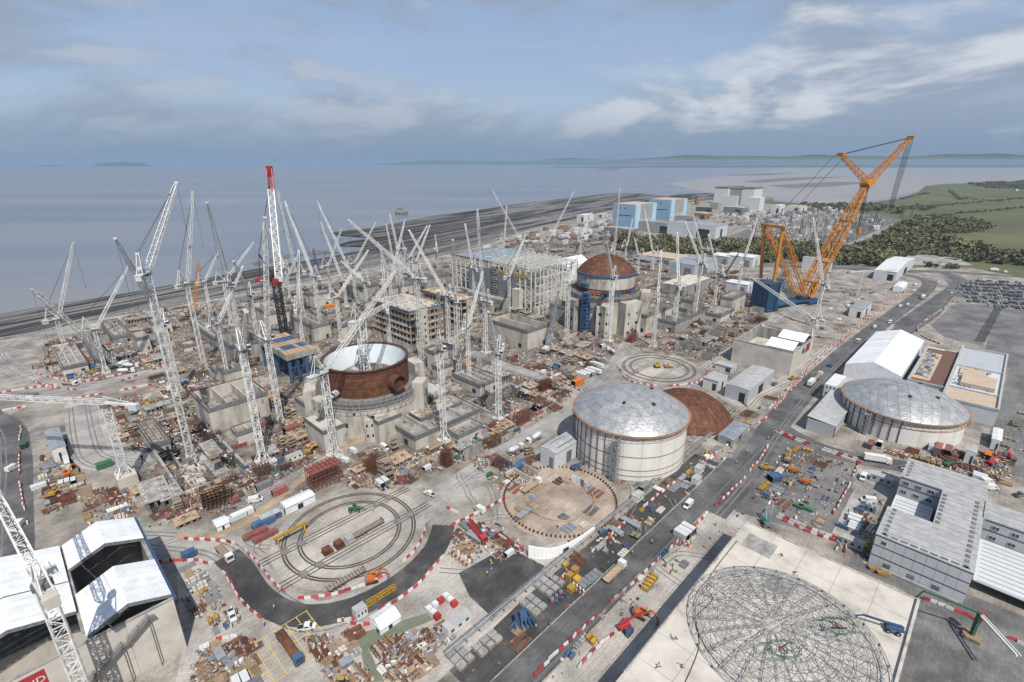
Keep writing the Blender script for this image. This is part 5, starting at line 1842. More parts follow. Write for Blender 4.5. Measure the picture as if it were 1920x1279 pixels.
shed("white long cabin by the squat tank's right side", pxbox((1870, 845), 1855, 1890, 828, mu=16), "white", "white", 0.3, True, 4, "glass", "site_office", "office")
shed("tall pale cabin among red containers by the squat tank", pxbox((1822, 872), 1805, 1838, 850, mu=9), "white", "roof_grey", 0.2, True, 3, "glass", "site_office", "office")
shed("small white marquee with open gable beside the wet S-bend road", pxbox((714, 1192), 694, 752, 1182), "tent", "tent", 1.5, True, 5, "dark", "marquee", "marquee")
shed("tall narrow white tent beside the boardwalk near the red cage", pxbox((537, 966), 528, 592, 953), "tent", "tent", 0.6, True, 5, "dark", "marquee", "marquee")
shed("low white tent beside the boardwalk near the rail ring", pxbox((408, 998), 400, 432, 989), "tent", "tent", 0.8, True, 4, "dark", "marquee", "marquee")

# ---- blue steel trestle with deck
sp = pxbox((545, 722), 492, 600, 666)
u0, v0, lu, lv, h = sp
keep_box(u0, v0, lu, lv)
tr_ = thing("steel_trestle", "blue steel trestle with wide formwork deck beside the open rusty ring", "trestle", None, (*xy(u0, v0), 0))
inv = -tr_.location
for i in range(4):
	for j in range(3):
		uo(tr_, "leg", "blue", (u0 + 1 + (lu - 3.5) * i / 3, v0 + 1 + (lv - 3.5) * j / 2, 0, 1.5, 1.5, h - 4)).location = inv
brc = MB()
for i in range(3):
	for j in (0, 2):
		p, q = xy(u0 + 1.7 + (lu - 3.5) * i / 3, v0 + 1.7 + (lv - 3.5) * j / 2), xy(u0 + 1.7 + (lu - 3.5) * (i + 1) / 3, v0 + 1.7 + (lv - 3.5) * j / 2)
		brc.bar((*p, 1), (*q, h - 5), 0.5)
		brc.bar((*p, h * 0.5), (*q, h * 0.5), 0.6)
brc.build("brace", "blue", tr_).location = inv
uo(tr_, "deck_edge", "conc_grey", (u0, v0, h - 3.9, lu, lv, 3.4)).location = inv
for i in range(7):
	for j in range(5):
		uo(tr_, "deck_panel", random.choice(("blue", "blue", "blue", "steel_grey", "conc_grey")) if j % 2 else "plywood", (u0 + 0.3 + i * (lu - 0.6) / 7, v0 + 0.3 + j * (lv - 0.6) / 5, h - 0.497, (lu - 0.6) / 7 - 0.25, (lv - 0.6) / 5 - 0.25, 0.4)).location = inv

# ---- scattered part-built concrete structures (all roofless boxes or slabs)
for lab, near, lx, rx, ty, fl, cr_ in (
		("tall pale wall block standing alone at the far-left works", (182, 687), 164, 200, 643, .2, 0),
		("second pale wall block with square hole at the far-left works", (262, 662), 252, 286, 635, .2, 0),
		("low grey foundation block below the far-left haul ramp", (120, 705), 90, 168, 690, .6, 2),
		("grey unfinished block with starter bars near the shore track", (215, 645), 190, 250, 632, .5, 1),
		("ribbed grey concrete block left of the blue trestle", (440, 690), 412, 496, 650, .5, 1),
		("dark-topped concrete block near the shore track cranes", (505, 610), 470, 545, 588, .6, 1),
		("low grey block with blue shutters left of the black crane mast", (405, 655), 355, 440, 635, .6, 1),
		("concrete block with dark shutters behind the trestle", (590, 640), 548, 622, 612, .5, 1),
		("pale pump-house wall block near the sea wall", (672, 565), 640, 712, 540, .4, 1),
		("grey concrete block behind the four-storey frame", (730, 560), 700, 775, 540, .5, 1),
		("concrete block with blue sheeting near the sea wall", (800, 545), 765, 845, 522, .5, 1),
		("pale concrete block between the frame block and the roofless box", (910, 590), 880, 935, 572, .5, 1),
		("red-shuttered concrete block at the foot of the domed reactor", (1105, 620), 1030, 1125, 588, .5, 1),
		("concrete annex with pipework right of the domed reactor", (1210, 625), 1180, 1258, 592, .5, 2),
		("long low concrete annex right of the domed reactor", (1265, 625), 1215, 1340, 605, .5, 3),
		("rusty-shuttered square block left of the orange crane ballast", (1370, 590), 1348, 1395, 560, .5, 1),
		("pale flat slab block in front of the orange crane", (1350, 605), 1300, 1375, 592, .8, 1),
		("low concrete walls around the walled excavation's far side", (290, 852), 262, 322, 835, .4, 1),
		("beige wall block inside the works left of the rusty ring", (585, 795), 558, 612, 765, .5, 1),
		("low beige annex right of the open rusty ring", (900, 742), 850, 935, 722, .6, 2),
		("long low wall block right of the open rusty ring", (780, 845), 690, 900, 820, .6, 3)):
	open_box(lab, pxbox(near, lx, rx, ty, mu=60, mv=min(60, 3.0 * (rx - lx) * 0.3 + 6)), 0.8, random.choice(("conc", "conc_pale", "conc_grey")), fl, cr_, clutter=40, auto=False)

wk = [G(*p) for p in WORKS]
wx, wy = [p[0] for p in wk], [p[1] for p in wk]

def inside(poly, x, y):
	c = False
	j = len(poly) - 1
	for i in range(len(poly)):
		xi, yi = poly[i]
		xj, yj = poly[j]
		if (yi > y) != (yj > y) and x < (xj - xi) * (y - yi) / (yj - yi) + xi:
			c = not c
		j = i
	return c

nroom = tries = 0
while nroom < 52 and tries < 6000:
	tries += 1
	x, y = random.uniform(min(wx), max(wx)), random.uniform(min(wy), max(wy))
	a, b_ = random.uniform(6, 18), random.uniform(5, 13)
	u_, v_ = uv(x, y)
	pts = [xy(u_ + a * i / 2, v_ + b_ * j / 2) for i in range(3) for j in range(3)]
	if all(inside(wk, *p) and is_free(*p, 2.0) for p in pts) and not any(pu - 3 < u_ + a and u_ < pu + pl_ + 3 and pv - 3 < v_ + b_ and v_ < pv + pw + 3 for pu, pv, pl_, pw, pd in PITS):
		nroom += 1
		mm_ = random.choice(("conc", "conc_pale", "conc_grey"))
		open_box({"conc": "half-built beige concrete room", "conc_pale": "half-built pale concrete room", "conc_grey": "half-built grey concrete room"}[mm_], (u_, v_, a, b_, random.choice((3, 4.5, 6, 8, 10, 13))), 0.6, mm_, random.choice((.1, .5, .9)), random.choice((0, 1, 2)), clutter=24, auto=True)

# walls inside the pits
for (pu, pv, pl_, pw, pd), lab in zip(PITS[:2], ("walls of the walled excavation left of the rusty ring", "walls of the excavation left of the tall silver tank")):
	o = thing("excavation_works", "unfinished concrete " + lab, "concrete works")
	for k in range(7):
		a, b_ = random.uniform(0.05, 0.7), random.uniform(0.05, 0.75)
		uo(o, "wall", random.choice(("conc", "conc_grey")), (pu + pl_ * a, pv + pw * b_, -pd + 0.01 * k, random.choice((1, pl_ * 0.25)), random.choice((1, pw * 0.22)), random.uniform(2, pd - 1)))
	scatter_top(o, "shuttering", pu + 1, pv + 1, pl_ - 2, pw - 2, -pd + 0.02, 160, ("timber", "rebar", "conc_grey", "steel_grey", "conc_pale", "red_oxide"), 1.0, 3.5)
	uo(o, "edge_beam", "conc_grey", (pu - 1.2, pv - 1.2, 0.01, pl_ + 2.4, 1.2, 0.9), (pu - 1.2, pv + 0.01, 0.01, 1.2, pw, 0.9), (pu + pl_, pv + 0.01, 0.01, 1.2, pw, 0.9), (pu - 1.2, pv + pw + .02, 0.01, pl_ + 2.4, 1.2, 0.9))

# ---- old power stations
def blue_block(label, near, lx, rx, ty):
	u0, v0, lu, lv, h = pxbox(near, lx, rx, ty)
	o = thing("power_station_block", label, "power station")
	keep_box(u0, v0, lu, lv)
	uo(o, "wall", "station_grey", (u0 + .3, v0 + .3, 0, lu - .6, lv - .6, h - 0.5))
	uo(o, "blue_face", "station_blue", (u0, v0 + lv * 0.06, 0, 0.29, lv * 0.94, h))
	for bx_ in ((u0 - .2, v0 - .2, 0, lu * 0.22, lv * 0.06, h), (u0 + lu * 0.8, v0 - .2, 0, lu * 0.2, 2.0, h)):
		uo(o, "pale_pilaster", "station_pale", bx_)
	uo(o, "dark_louvre", "blue_dark", (u0 - 0.2, v0 + lv * 0.18, h * 0.50, 0.19, lv * 0.64, h * 0.035))
	for k in (0.42, 0.66):
		uo(o, "window", "glass", (u0 - 0.2, v0 + lv * k, h * 0.80, 0.19, lv * 0.07, h * 0.04))
	uo(o, "roof", "roof_tan", (u0 + 0.3, v0 + .3, h - 0.497, lu - .6, lv - .6, 0.3))
	uo(o, "louvre_stack", "white", *[(u0 + lu * (0.05 + 0.13 * k), v0 - 1.0, h * 0.18, lu * 0.05, 0.6, h * 0.18) for k in range(6)])
	return o

blue_block("pale blue slab-sided power station block by the shore", (1190, 428), 1147, 1228, 384)
blue_block("second blue power station block behind the first one", (1256, 414), 1214, 1285, 375)
for lab, near, lx, rx, ty, wm, rmm in (
		("low dark grey base building in front of the blue power station", (1182, 444), 1132, 1196, 431, "clad_mid", "station_grey"),
		("long grey turbine building beside the blue power station", (1262, 440), 1196, 1265, 420, "station_grey", "roof_grey"),
		("grey concrete building right of the blue power station", (1300, 424), 1264, 1308, 408, "station_grey", "conc_dark"),
		("wide pale roofed hall in front of the blue power station", (1340, 448), 1250, 1362, 425, "clad_light", "galv"),
		("tan brick building behind the pale roofed hall", (1322, 412), 1300, 1331, 401, "brick", "roof_tan"),
		("long glazed hall below the white power station", (1335, 398), 1304, 1330, 390, "clad_mid", "galv"),
		("low glazed hall at the foot of the white power station", (1392, 402), 1355, 1402, 390, "clad_mid", "roof_grey"),
		("small white house by the rock foreshore", (1095, 416), 1081, 1113, 404, "white", "white"),
		("pale low building behind the white house by the foreshore", (1130, 408), 1112, 1140, 402, "clad_light", "roof_tan"),
		("white factory sheds right of the white power station", (1500, 398), 1470, 1512, 388, "white", "roof_tan"),
		("white silo shed near the white power station", (1460, 404), 1444, 1470, 386, "white", "white")):
	shed(lab, pxbox(near, lx, rx, ty), wm, rmm, 1.0, True, 5, "glass", "station_building", "building")
wp_ = thing("power_station_block", "white and grey cube-like power station with dark roof bands", "power station")
for near, lx, rx, ty, mm in (((1410, 385), 1388, 1426, 352, "white"), ((1362, 383), 1337, 1390, 351, "white"), ((1392, 384), 1360, 1400, 353, "station_grey"), ((1380, 392), 1350, 1382, 368, "white"), ((1422, 395), 1400, 1431, 371, "white"), ((1345, 393), 1330, 1352, 380, "station_grey")):
	u0, v0, lu, lv, h = pxbox(near, lx, rx, ty)
	q = uo(wp_, "block", mm, (u0, v0, 0, lu, lv, h))
	if ty < 354:
		uo(q, "roof_band", "conc_dark", (u0 - .3, v0 - .3, h - 5, lu + .6, lv + .6, 5.2))
ch = thing("chimney", "short brown brick chimney stack between the two power stations", "chimney", None, G3(1307, 384))
MB().cyl((0, 0, 0), (0, 0, 26), 8, 14).build("stack", "brick", ch)
MB().cyl((0, 0, 26), (0, 0, 30), 8.3, 14).build("dark_rim", "conc_dark", ch)

# ---- offshore intake structure
pf = thing("offshore_platform", "dark ruined intake structure on legs standing in the sea", "platform", None, (*G(752, 403, SEA_Z), SEA_Z))
for i in range(5):
	for j in range(2):
		MB().cyl((0, 0, -1), (0, 0, 7), 1.0, 8).build("leg", "conc_dark", pf, (-14 + i * 7, j * 12, 0))
MB().box(0, 6, 7, 34, 16, 5).build("deck", "conc_grey", pf)
dk = MB()
dk.box(-6, 6, 12, 10, 10, 5, 0)
dk.box(5, 4, 12, 6, 8, 3, 0)
dk.bar((0, 6, 12), (0, 6, 20), 0.6)
dk.bar((-12, 6, 12), (-12, 6, 18), 0.6)
dk.build("superstructure", "conc_dark", pf)

# ---- silver pipe run along the lower road
pr = thing("pipe_run", "long silver pipe run on low supports beside the lower asphalt road", "pipeline")
for off in (0.0, 0.8, 1.5):
	p_ = MB()
	p_.cyl((*xy(62, VPIPE + off), 1.1), (*xy(262, VPIPE + off), 1.1), 0.25, 8)
	p_.build("pipe", "galv" if off == 0.8 else "steel_grey", pr)
sm_ = MB()
sm_.ubox(-0.15, -0.5, 0, 0.3, 2.7, 0.75)
sm2 = sm_.mesh("support", "conc_dark")
for k in range(40):
	link("support", sm2, pr, (*xy(64 + k * 5, VPIPE), 0.02))
F_LINE.append(([xy(62, VPIPE + 0.8), xy(262, VPIPE + 0.8)], 2.2))
# ================================================================== CRANES
def ray_at(px_, py_, piv, L, far=False):
	"""point on a sight line at distance L from piv (nearest approach when out of reach)"""
	o, d, p = Vector((0, 0, CAM_H)), Vector(ray(px_, py_)).normalized(), Vector(piv)
	w = p - o
	tc_ = w.dot(d)
	q = o + d * tc_
	miss = (p - q).length
	if miss >= L:
		return q
	s_ = math.sqrt(L * L - miss * miss)
	return o + d * (tc_ + (s_ if far else -s_))

def tower_crane(label, base, top_y, tip, L=48, far=False, w=2.5, m="crane_white", base_z=0.0, foot=True, top_x=None, auto=True, jib_w=2.0):
	fk = 1.0 if base[1] > 640 else 1.25
	w, jib_w = w * 0.8, jib_w * 0.84
	bx, by = G(*base, base_z)
	H = height_at(bx, by, top_y) - base_z
	root = thing("tower_crane", label, "tower crane", "tower cranes over the site", (bx, by, base_z), auto=auto)
	# foot
	if foot:
		ft = MB()
		ft.box(0, 0, 0, w * 2.6, w * 2.6, 1.1, 1, GA)
		for a in (45, 135, 225, 315):
			c, s_ = math.cos(R(a) + GA), math.sin(R(a) + GA)
			ft.bar((c * w * 1.7, s_ * w * 1.7, 1.0), (c * w * 0.6, s_ * w * 0.6, 6.0), 0.35)
		for k in range(4):
			a, b_ = R(45 + 90 * k) + GA, R(135 + 90 * k) + GA
			ft.bar((math.cos(a) * w * 1.7, math.sin(a) * w * 1.7, 1.2), (math.cos(b_) * w * 1.7, math.sin(b_) * w * 1.7, 1.2), 0.3)
		ft.build("foot", [m, "conc_pale"], root)
	ms = MB()
	ms.lattice((0, 0, 0.6), (0, 0, H), w, w, max(6, int(H / (w * 1.25))), 0.26 * w / 2.1 * fk, 0.14 * w / 2.1 * fk)
	ms.build("mast", m, root)
	piv = Vector((bx, by, base_z + H + 1.6))
	tipw = ray_at(*tip, piv, L, far)
	d3 = tipw - piv
	hd = Vector((d3.x, d3.y, 0))
	if hd.length < 2:
		hd = Vector((math.cos(GA), math.sin(GA), 0))
	hd.normalize()
	sd = Vector((-hd.y, hd.x, 0))
	top = Vector((0, 0, H))
	pl = MB()
	pl.cyl(tuple(top + Vector((0, 0, -0.2))), tuple(top + Vector((0, 0, 1.1))), w * 0.72, 12)
	pl.build("slewing_ring", "steel_grey", root)
	cj = MB()
	c0, c1 = top + Vector((0, 0, 1.3)) + hd * 1.6, top + Vector((0, 0, 1.3)) - hd * 8.0
	for s_ in (-1, 1):
		cj.bar(c0 + sd * s_ * w * 0.5, c1 + sd * s_ * w * 0.5, 0.45)
		cj.bar(c0 + sd * s_ * w * 0.62 + Vector((0, 0, 1.1)), c1 + sd * s_ * w * 0.62 + Vector((0, 0, 1.1)), 0.10)
	for k in range(6):
		q = c0 + (c1 - c0) * (k / 5)
		cj.bar(q - sd * w * 0.5, q + sd * w * 0.5, 0.3)
	mid = (c0 + c1) / 2
	cj.bar(c0 + Vector((0, 0, 0.05)), c1 + Vector((0, 0, 0.05)), w * 0.9, h=0.12)
	cjo = cj.build("counter_jib", m, root)
	cwt = MB()
	for k in range(3):
		q = c1 + hd * (0.5 + k * 1.1)
		cwt.bar(q - sd * w * 0.45 + Vector((0, 0, -1.0)), q + sd * w * 0.45 + Vector((0, 0, -1.0)), 0.9, h=2.4)
	cwt.build("counterweight", "clad_light" if m != "crane_orange" else "conc_grey", root)
	wi = MB()
	q = mid + Vector((0, 0, 0.8))
	wi.bar(q - sd * 0.9, q + sd * 0.9, 1.3)
	wi.build("winch", "steel_grey", root)
	cb = MB()
	q = top + Vector((0, 0, 1.2)) + hd * 1.4 + sd * (w * 0.75 + 0.7)
	cb.box(q.x, q.y, q.z, 1.6, 1.4, 2.1, 0, math.atan2(hd.y, hd.x))
	co = cb.build("cab", "white", root)
	MB().box(q.x + hd.x * 0.45, q.y + hd.y * 0.45, q.z + 0.6, 0.9, 1.44, 1.2, 0, math.atan2(hd.y, hd.x)).build("windscreen", "glass", co)
	af = MB()
	apex = top + Vector((0, 0, 9.5)) - hd * 3.6
	for s_ in (-1, 1):
		af.bar(top + Vector((0, 0, 1.3)) + hd * 1.2 + sd * s_ * w * 0.45, apex + sd * s_ * 0.4, 0.34)
		af.bar(c1 + hd * 2.0 + sd * s_ * w * 0.45, apex + sd * s_ * 0.4, 0.26)
	af.bar(apex - sd * 0.7, apex + sd * 0.7, 0.6)
	af.build("a_frame", m, root)
	jb = MB()
	j0 = top + Vector((0, 0, 1.6)) + hd * 1.4
	j1 = tipw - Vector((bx, by, base_z))
	Lj = (j1 - j0).length
	jb.lattice(j0, j1, jib_w, jib_w * 0.62, max(8, int(Lj / 2.4)), 0.21 * fk, 0.12 * fk, taper=0.07)
	jd = (j1 - j0).normalized()
	jb.bar(j1 - sd * 0.7, j1 + sd * 0.7, 0.8)
	jb.build("jib", m, root)
	pn = MB()
	for s_ in (-0.4, 0.4):
		pn.bar(apex + sd * s_, j0 + (j1 - j0) * 0.93 + Vector((0, 0, 0.9)), 0.10)
	pn.build("luffing_rope", "rope", root)
	hk = MB()
	drop = min(0.55 * (j1.z), 26 + 10 * rnd())
	hk.bar(j1, j1 - Vector((0, 0, drop)), 0.09)
	hko = hk.build("hoist_rope", "rope", root)
	hb_ = MB()
	e = j1 - Vector((0, 0, drop))
	hb_.box(e.x, e.y, e.z - 1.6, 0.9, 0.6, 1.6, 0, 0.5)
	hb_.build("hook_block", "steel_grey", hko)
	F_CIRC.append((bx, by, w * 1.6))
	return root

W_ = "white lattice luffing tower crane"
CR = [  # label, base px, mast top y, jib tip px, jib length, far, mast width, jib width
	("tallest white luffing crane at the left works with steep jib", (357, 853), 516, (331, 342), 62, True, 3.0, 2.6),
	("white luffing crane with steep jib nearest the far-left shore", (126, 664), 601, (137, 455), 50, False, 2.5, 2.2),
	("white luffing crane standing on a white block behind the walled excavation", (385, 695), 534, (361, 360), 56, True, 2.8, 2.2),
	("white luffing crane with jib leaning far towards the sea", (338, 740), 612, (216, 447), 66, False, 2.6, 2.2),
	("white luffing crane with nearly upright jib beside the ribbed block", (462, 702), 540, (388, 380), 58, False, 2.6, 2.2),
	("white luffing crane with short folded jib near the shore track", (452, 640), 540, (424, 510), 22, False, 2.2, 1.6),
	("white luffing crane with cranked jib head by the shore track", (487, 655), 556, (438, 490), 42, False, 2.4, 2.0),
	("white luffing crane with upright jib standing left of the rusty ring", (528, 800), 640, (496, 408), 62, False, 2.8, 2.4),
	("white luffing crane in front of the beige concrete block", (494, 868), 660, (462, 585), 36, False, 2.9, 2.2),
	("white luffing crane by the round pale pad near the shore", (569, 592), 512, (521, 358), 52, True, 2.6, 2.2),
	("white luffing crane with slim mast behind the trestle", (603, 625), 520, (534, 378), 60, True, 2.4, 1.9),
	("white luffing crane with jib leaning left over the shore road", (668, 570), 517, (595, 378), 60, True, 2.4, 2.0),
	("white luffing crane with thin jib near the shore road", (650, 575), 528, (602, 418), 48, True, 2.2, 1.9),
	("white luffing crane with long low jib before the four-storey frame", (791, 682), 524, (653, 412), 66, True, 2.9, 2.3),
	("white luffing crane with jib to the east on the shore side", (668, 545), 496, (704, 417), 44, True, 2.2, 1.8),
	("white luffing crane rising out of the open rusty ring", (690, 735), 602, (757, 556), 40, True, 4.4, 2.4),
	("white luffing crane standing in front of the rusty ring", (628, 856), 702, (740, 510), 60, True, 3.0, 2.4),
	("white luffing crane with crossing jib behind the four-storey frame", (736, 590), 526, (759, 412), 52, True, 2.4, 2.0),
	("white and orange luffing crane with long jib beside the frame block", (842, 645), 556, (767, 432), 60, True, 2.6, 2.1),
	("white luffing crane with vertical jib beside the frame block", (861, 708), 570, (849, 450), 44, False, 2.8, 2.2),
	("white luffing crane with vertical jib before the grey cladding", (911, 662), 566, (895, 394), 58, True, 2.7, 2.1),
	("white luffing crane behind the steel hall leaning to the sea", (990, 510), 474, (921, 353), 62, True, 2.6, 2.4),
	("white luffing crane beyond the steel hall leaning inland", (1025, 492), 455, (1077, 358), 62, True, 2.6, 2.4),
	("white luffing crane with upright jib before the blue power station", (1148, 520), 470, (1162, 352), 66, True, 2.4, 2.4),
	("white luffing crane directly in front of the rusty dome", (1141, 640), 524, (1137, 455), 32, False, 2.9, 2.0),
	("white luffing crane before the grey power station buildings", (1223, 505), 474, (1209, 393), 48, True, 2.2, 2.0),
	("slim white crane right behind the domed reactor", (1196, 512), 480, (1190, 446), 20, False, 2.0, 1.7),
	("white luffing crane with upright jib right of the domed reactor", (1263, 620), 538, (1270, 436), 46, True, 2.7, 2.1),
	("white luffing crane leaning left over the concrete annex", (1301, 605), 496, (1285, 418), 42, True, 2.5, 2.0),
	("white luffing crane with hanging jib before the white-roofed shed", (1339, 572), 514, (1328, 440), 38, True, 2.3, 1.9),
	("white luffing crane with low jib reaching towards the blue ballast", (1518, 632), 600, (1409, 520), 56, True, 3.0, 2.6),
	("white luffing crane with tall jib beside the orange crane", (1527, 612), 535, (1525, 408), 58, True, 2.6, 2.3),
	("white luffing crane on a white block right of the rusty ring", (833, 828), 660, (822, 545), 38, False, 2.6, 2.0),
	("white slender crane mast beside the eastern excavation", (935, 786), 666, (916, 585), 30, False, 2.6, 2.0),
	("white luffing crane at the left flank of the domed reactor", (1062, 645), 534, (1084, 480), 26, True, 2.8, 2.0),
	("thick white crane mast by the blue sheeting near the sea wall", (755, 562), 468, (731, 402), 32, True, 3.4, 2.0),
	("faint white crane farthest along the shore road", (728, 520), 505, (709, 455), 30, True, 2.2, 2.0),
	("white crane with paired jib behind the frame blocks", (768, 530), 487, (801, 423), 46, True, 2.2, 2.0),
	("second white crane with paired jib behind the frame blocks", (782, 535), 493, (806, 422), 46, True, 2.2, 1.8),
	("slim distant crane beside the steel hall's seaward corner", (821, 520), 470, (816, 440), 18, True, 2.0, 1.6),
	("white crane with jib towards the hall behind the shore road", (620, 548), 500, (640, 430), 40, True, 2.0, 1.8), ("white crane leaning to the sea beside the round pale pad", (545, 565), 505, (505, 430), 44, True, 2.0, 1.8),
	("white crane behind the steel hall with upright jib", (945, 478), 448, (950, 385), 40, True, 2.0, 2.0), ("white crane beside the dark pool behind the hall", (1088, 478), 446, (1110, 398), 40, True, 2.0, 2.0), ("white crane left of the gallery building", (1172, 492), 462, (1186, 410), 34, True, 2.0, 1.8),
	("white crane over the grey process building", (1312, 512), 468, (1300, 402), 40, True, 2.2, 1.9), ("white crane beside the rusty-shuttered square block", (1380, 570), 500, (1420, 410), 52, True, 2.2, 1.9), ("white crane among the shore blocks with jib folded low", (690, 590), 530, (640, 490), 40, True, 2.2, 1.9),
	("white crane between trestle and four-storey frame", (640, 640), 560, (690, 470), 44, True, 2.3, 2.0), ("white crane with upright jib beside the dark-topped shore block", (435, 610), 530, (475, 455), 36, True, 2.2, 1.9), ("white crane beyond the ribbed block near the shore", (398, 600), 530, (410, 470), 30, True, 2.0, 1.8),
	("white crane with tilted jib behind the roofless box", (955, 600), 520, (985, 440), 40, True, 2.1, 1.8), ("white crane between the frame block and the hall", (890, 585), 505, (872, 420), 40, True, 2.1, 1.8), ("slim white crane left of the open rusty ring's trestle", (575, 690), 580, (560, 470), 40, True, 2.1, 1.8),
	("slim white crane behind the long beige block", (430, 720), 610, (455, 500), 40, True, 2.1, 1.8), ("slim white crane at the pale wall blocks", (200, 700), 620, (240, 500), 42, True, 2.1, 1.8), ("slim white crane by the red shuttered cages", (1225, 650), 560, (1240, 470), 40, True, 2.1, 1.8), ("slim white crane beside the eastern excavation's far corner", (880, 720), 615, (905, 510), 38, True, 2.1, 1.8), ("slim white crane beyond the rusty ring's far side", (735, 690), 580, (715, 480), 40, True, 2.1, 1.8),
	("small white crane with upright jib near the sea wall centre", (745, 545), 497, (724, 420), 38, True, 2.0, 1.8),
]
for lab, base, ty, tip, L, far, w, jw in CR:
	bz = 14.0 if "rising out of the open" in lab else 0.0
	c_ = tower_crane(lab, base, ty, tip, L, far, w, "crane_white", bz, bz == 0 and "tallest" not in lab, None, False, jw)
	if "tallest" in lab:
		pm_ = MB()
		pm_.box(0, 0, -8, 9, 9, 2.0, 1, GA)
		pm_.lattice((0, 0, -6), (0, 0, 0.6), w, w, 2, 0.36, 0.2)
		pm_.build("mast_base", ["crane_white", "conc_pale"], c_)

# near crane towering at the lower-left corner (mast rises from below the frame)
nb_ = None
for _bx in range(-100, -30, 1):
	for _by in range(60, 120, 1):
		# mast passes pixels (75,1100) and (140,1279)
		zz1 = height_at(_bx, _by, 1100)
		q1 = PR(_bx, _by, zz1)
		if zz1 < 35 or zz1 > 45:
			continue
		e = abs(q1[0] - 78)
		zz2 = height_at(_bx, _by, 1270)
		e += 0.5 * abs(PR(_bx, _by, zz2)[0] - 138) + abs(zz1 - 40)
		if nb_ is None or e < nb_[0]:
			nb_ = (e, _bx, _by, zz1)
_, nbx, nby, nbz = nb_
nc = thing("tower_crane", "close white lattice crane at the lower-left corner over the white tents", "tower crane", "tower cranes over the site", (nbx, nby, 0))
MB().lattice((0, 0, 0), (0, 0, nbz), 2.5, 2.5, int(nbz / 2.6), 0.30, 0.17).build("mast", "crane_white", nc)
MB().cyl((0, 0, nbz - 0.2), (0, 0, nbz + 1.2), 1.9, 14).build("slewing_ring", "steel_grey", nc)
jdir = Vector((-0.80, 0.60, 0)).normalized()
jsd = Vector((-jdir.y, jdir.x, 0))
MB().lattice(Vector((0, 0, nbz + 1.8)) + jdir * 1.5, Vector((0, 0, nbz + 16)) + jdir * 46, 2.1, 1.5, 18, 0.28, 0.15, taper=0.05).build("jib", "crane_white", nc)
cjm = MB()
for s_ in (-1.1, 1.1):
	cjm.bar(Vector((0, 0, nbz + 1.4)) + jdir * 1.5 + jsd * s_, Vector((0, 0, nbz + 1.4)) - jdir * 8 + jsd * s_, 0.4)
cjm.bar(Vector((0, 0, nbz + 1.5)) + jdir * 1.5, Vector((0, 0, nbz + 1.5)) - jdir * 8, 2.0, h=0.12)
cjm.build("counter_jib", "crane_white", nc)
MB().bar(Vector((0, 0, nbz + 0.7)) - jdir * 8.2, Vector((0, 0, nbz + 0.7)) - jdir * 5.2, 2.4, h=2.6).build("counterweight", "conc_pale", nc)
MB().bar(Vector((0, 0, nbz + 2.2)) - jdir * 4, Vector((0, 0, nbz + 2.2)) - jdir * 1.5, 1.6, h=1.4).build("winch", "steel_grey", nc)
cq = Vector((0, 0, nbz + 1.2)) + jdir * 1.8 - jsd * 2.3
MB().box(cq.x, cq.y, cq.z, 2.0, 1.7, 2.2, 0, math.atan2(jdir.y, jdir.x)).build("cab", "white", nc)
afm = MB()
apx = Vector((0, 0, nbz + 9)) - jdir * 3
for s_ in (-1, 1):
	afm.bar(Vector((0, 0, nbz + 1.4)) + jdir * 1 + jsd * s_, apx + jsd * s_ * 0.4, 0.32)
	afm.bar(Vector((0, 0, nbz + 1.4)) - jdir * 6 + jsd * s_, apx + jsd * s_ * 0.4, 0.26)
afm.build("a_frame", "crane_white", nc)
MB().bar(apx, Vector((0, 0, nbz + 16)) + jdir * 44, 0.12).build("luffing_rope", "rope", nc)

# flat-top crane with horizontal jib at the left edge
fb = G(240, 905)
fh = height_at(*fb, 762)
ft_ = thing("tower_crane", "white flat-top tower crane with long horizontal jib at the left edge", "tower crane", "tower cranes over the site", (*fb, 0))
fm = MB()
fm.box(0, 0, 0, 7, 7, 4.5, 1, GA)
for a in (0, 90, 180, 270):
	c, s_ = math.cos(R(a) + GA + R(45)), math.sin(R(a) + GA + R(45))
	fm.bar((c * 4.4, s_ * 4.4, 4.5), (c * 1.4, s_ * 1.4, 9), 0.4)
fm.build("foot", ["crane_white", "conc_pale"], ft_)
MB().lattice((0, 0, 4.5), (0, 0, fh), 2.6, 2.6, 13, 0.30, 0.17).build("mast", "crane_white", ft_)
jt = Vector(G3(-60, 742, fh + 2)) - Vector((*fb, 0))
jt = Vector((jt.x, jt.y, fh + 2))
jd_ = Vector((jt.x, jt.y, 0)).normalized()
MB().lattice((0, 0, fh + 2), tuple(Vector((0, 0, fh + 2)) + jd_ * 52), 1.8, 1.6, 24, 0.24, 0.14).build("jib", "crane_white", ft_)
cjb = MB()
cjb.bar(Vector((0, 0, fh + 1.6)), Vector((0, 0, fh + 1.4)) - jd_ * 14, 1.6, h=0.7)
cjb.bar(Vector((0, 0, fh + 4.4)), Vector((0, 0, fh + 1.8)) - jd_ * 13, 0.3)
cjb.build("counter_jib", "crane_white", ft_)
MB().bar(Vector((0, 0, fh + 0.3)) - jd_ * 14.2, Vector((0, 0, fh + 0.3)) - jd_ * 10.6, 1.9, h=2.6).build("counterweight", "clad_light", ft_)
MB().cyl((0, 0, fh - 0.3), (0, 0, fh + 1.1), 1.9, 12).build("slewing_ring", "steel_grey", ft_)
q = Vector((0, 0, fh - 1.2)) + jd_ * 2 + Vector((jd_.y, -jd_.x, 0)) * 1.8
MB().box(q.x, q.y, q.z, 1.6, 1.5, 2.1, 0, math.atan2(jd_.y, jd_.x)).build("cab", "white", ft_)
F_CIRC.append((*fb, 6))
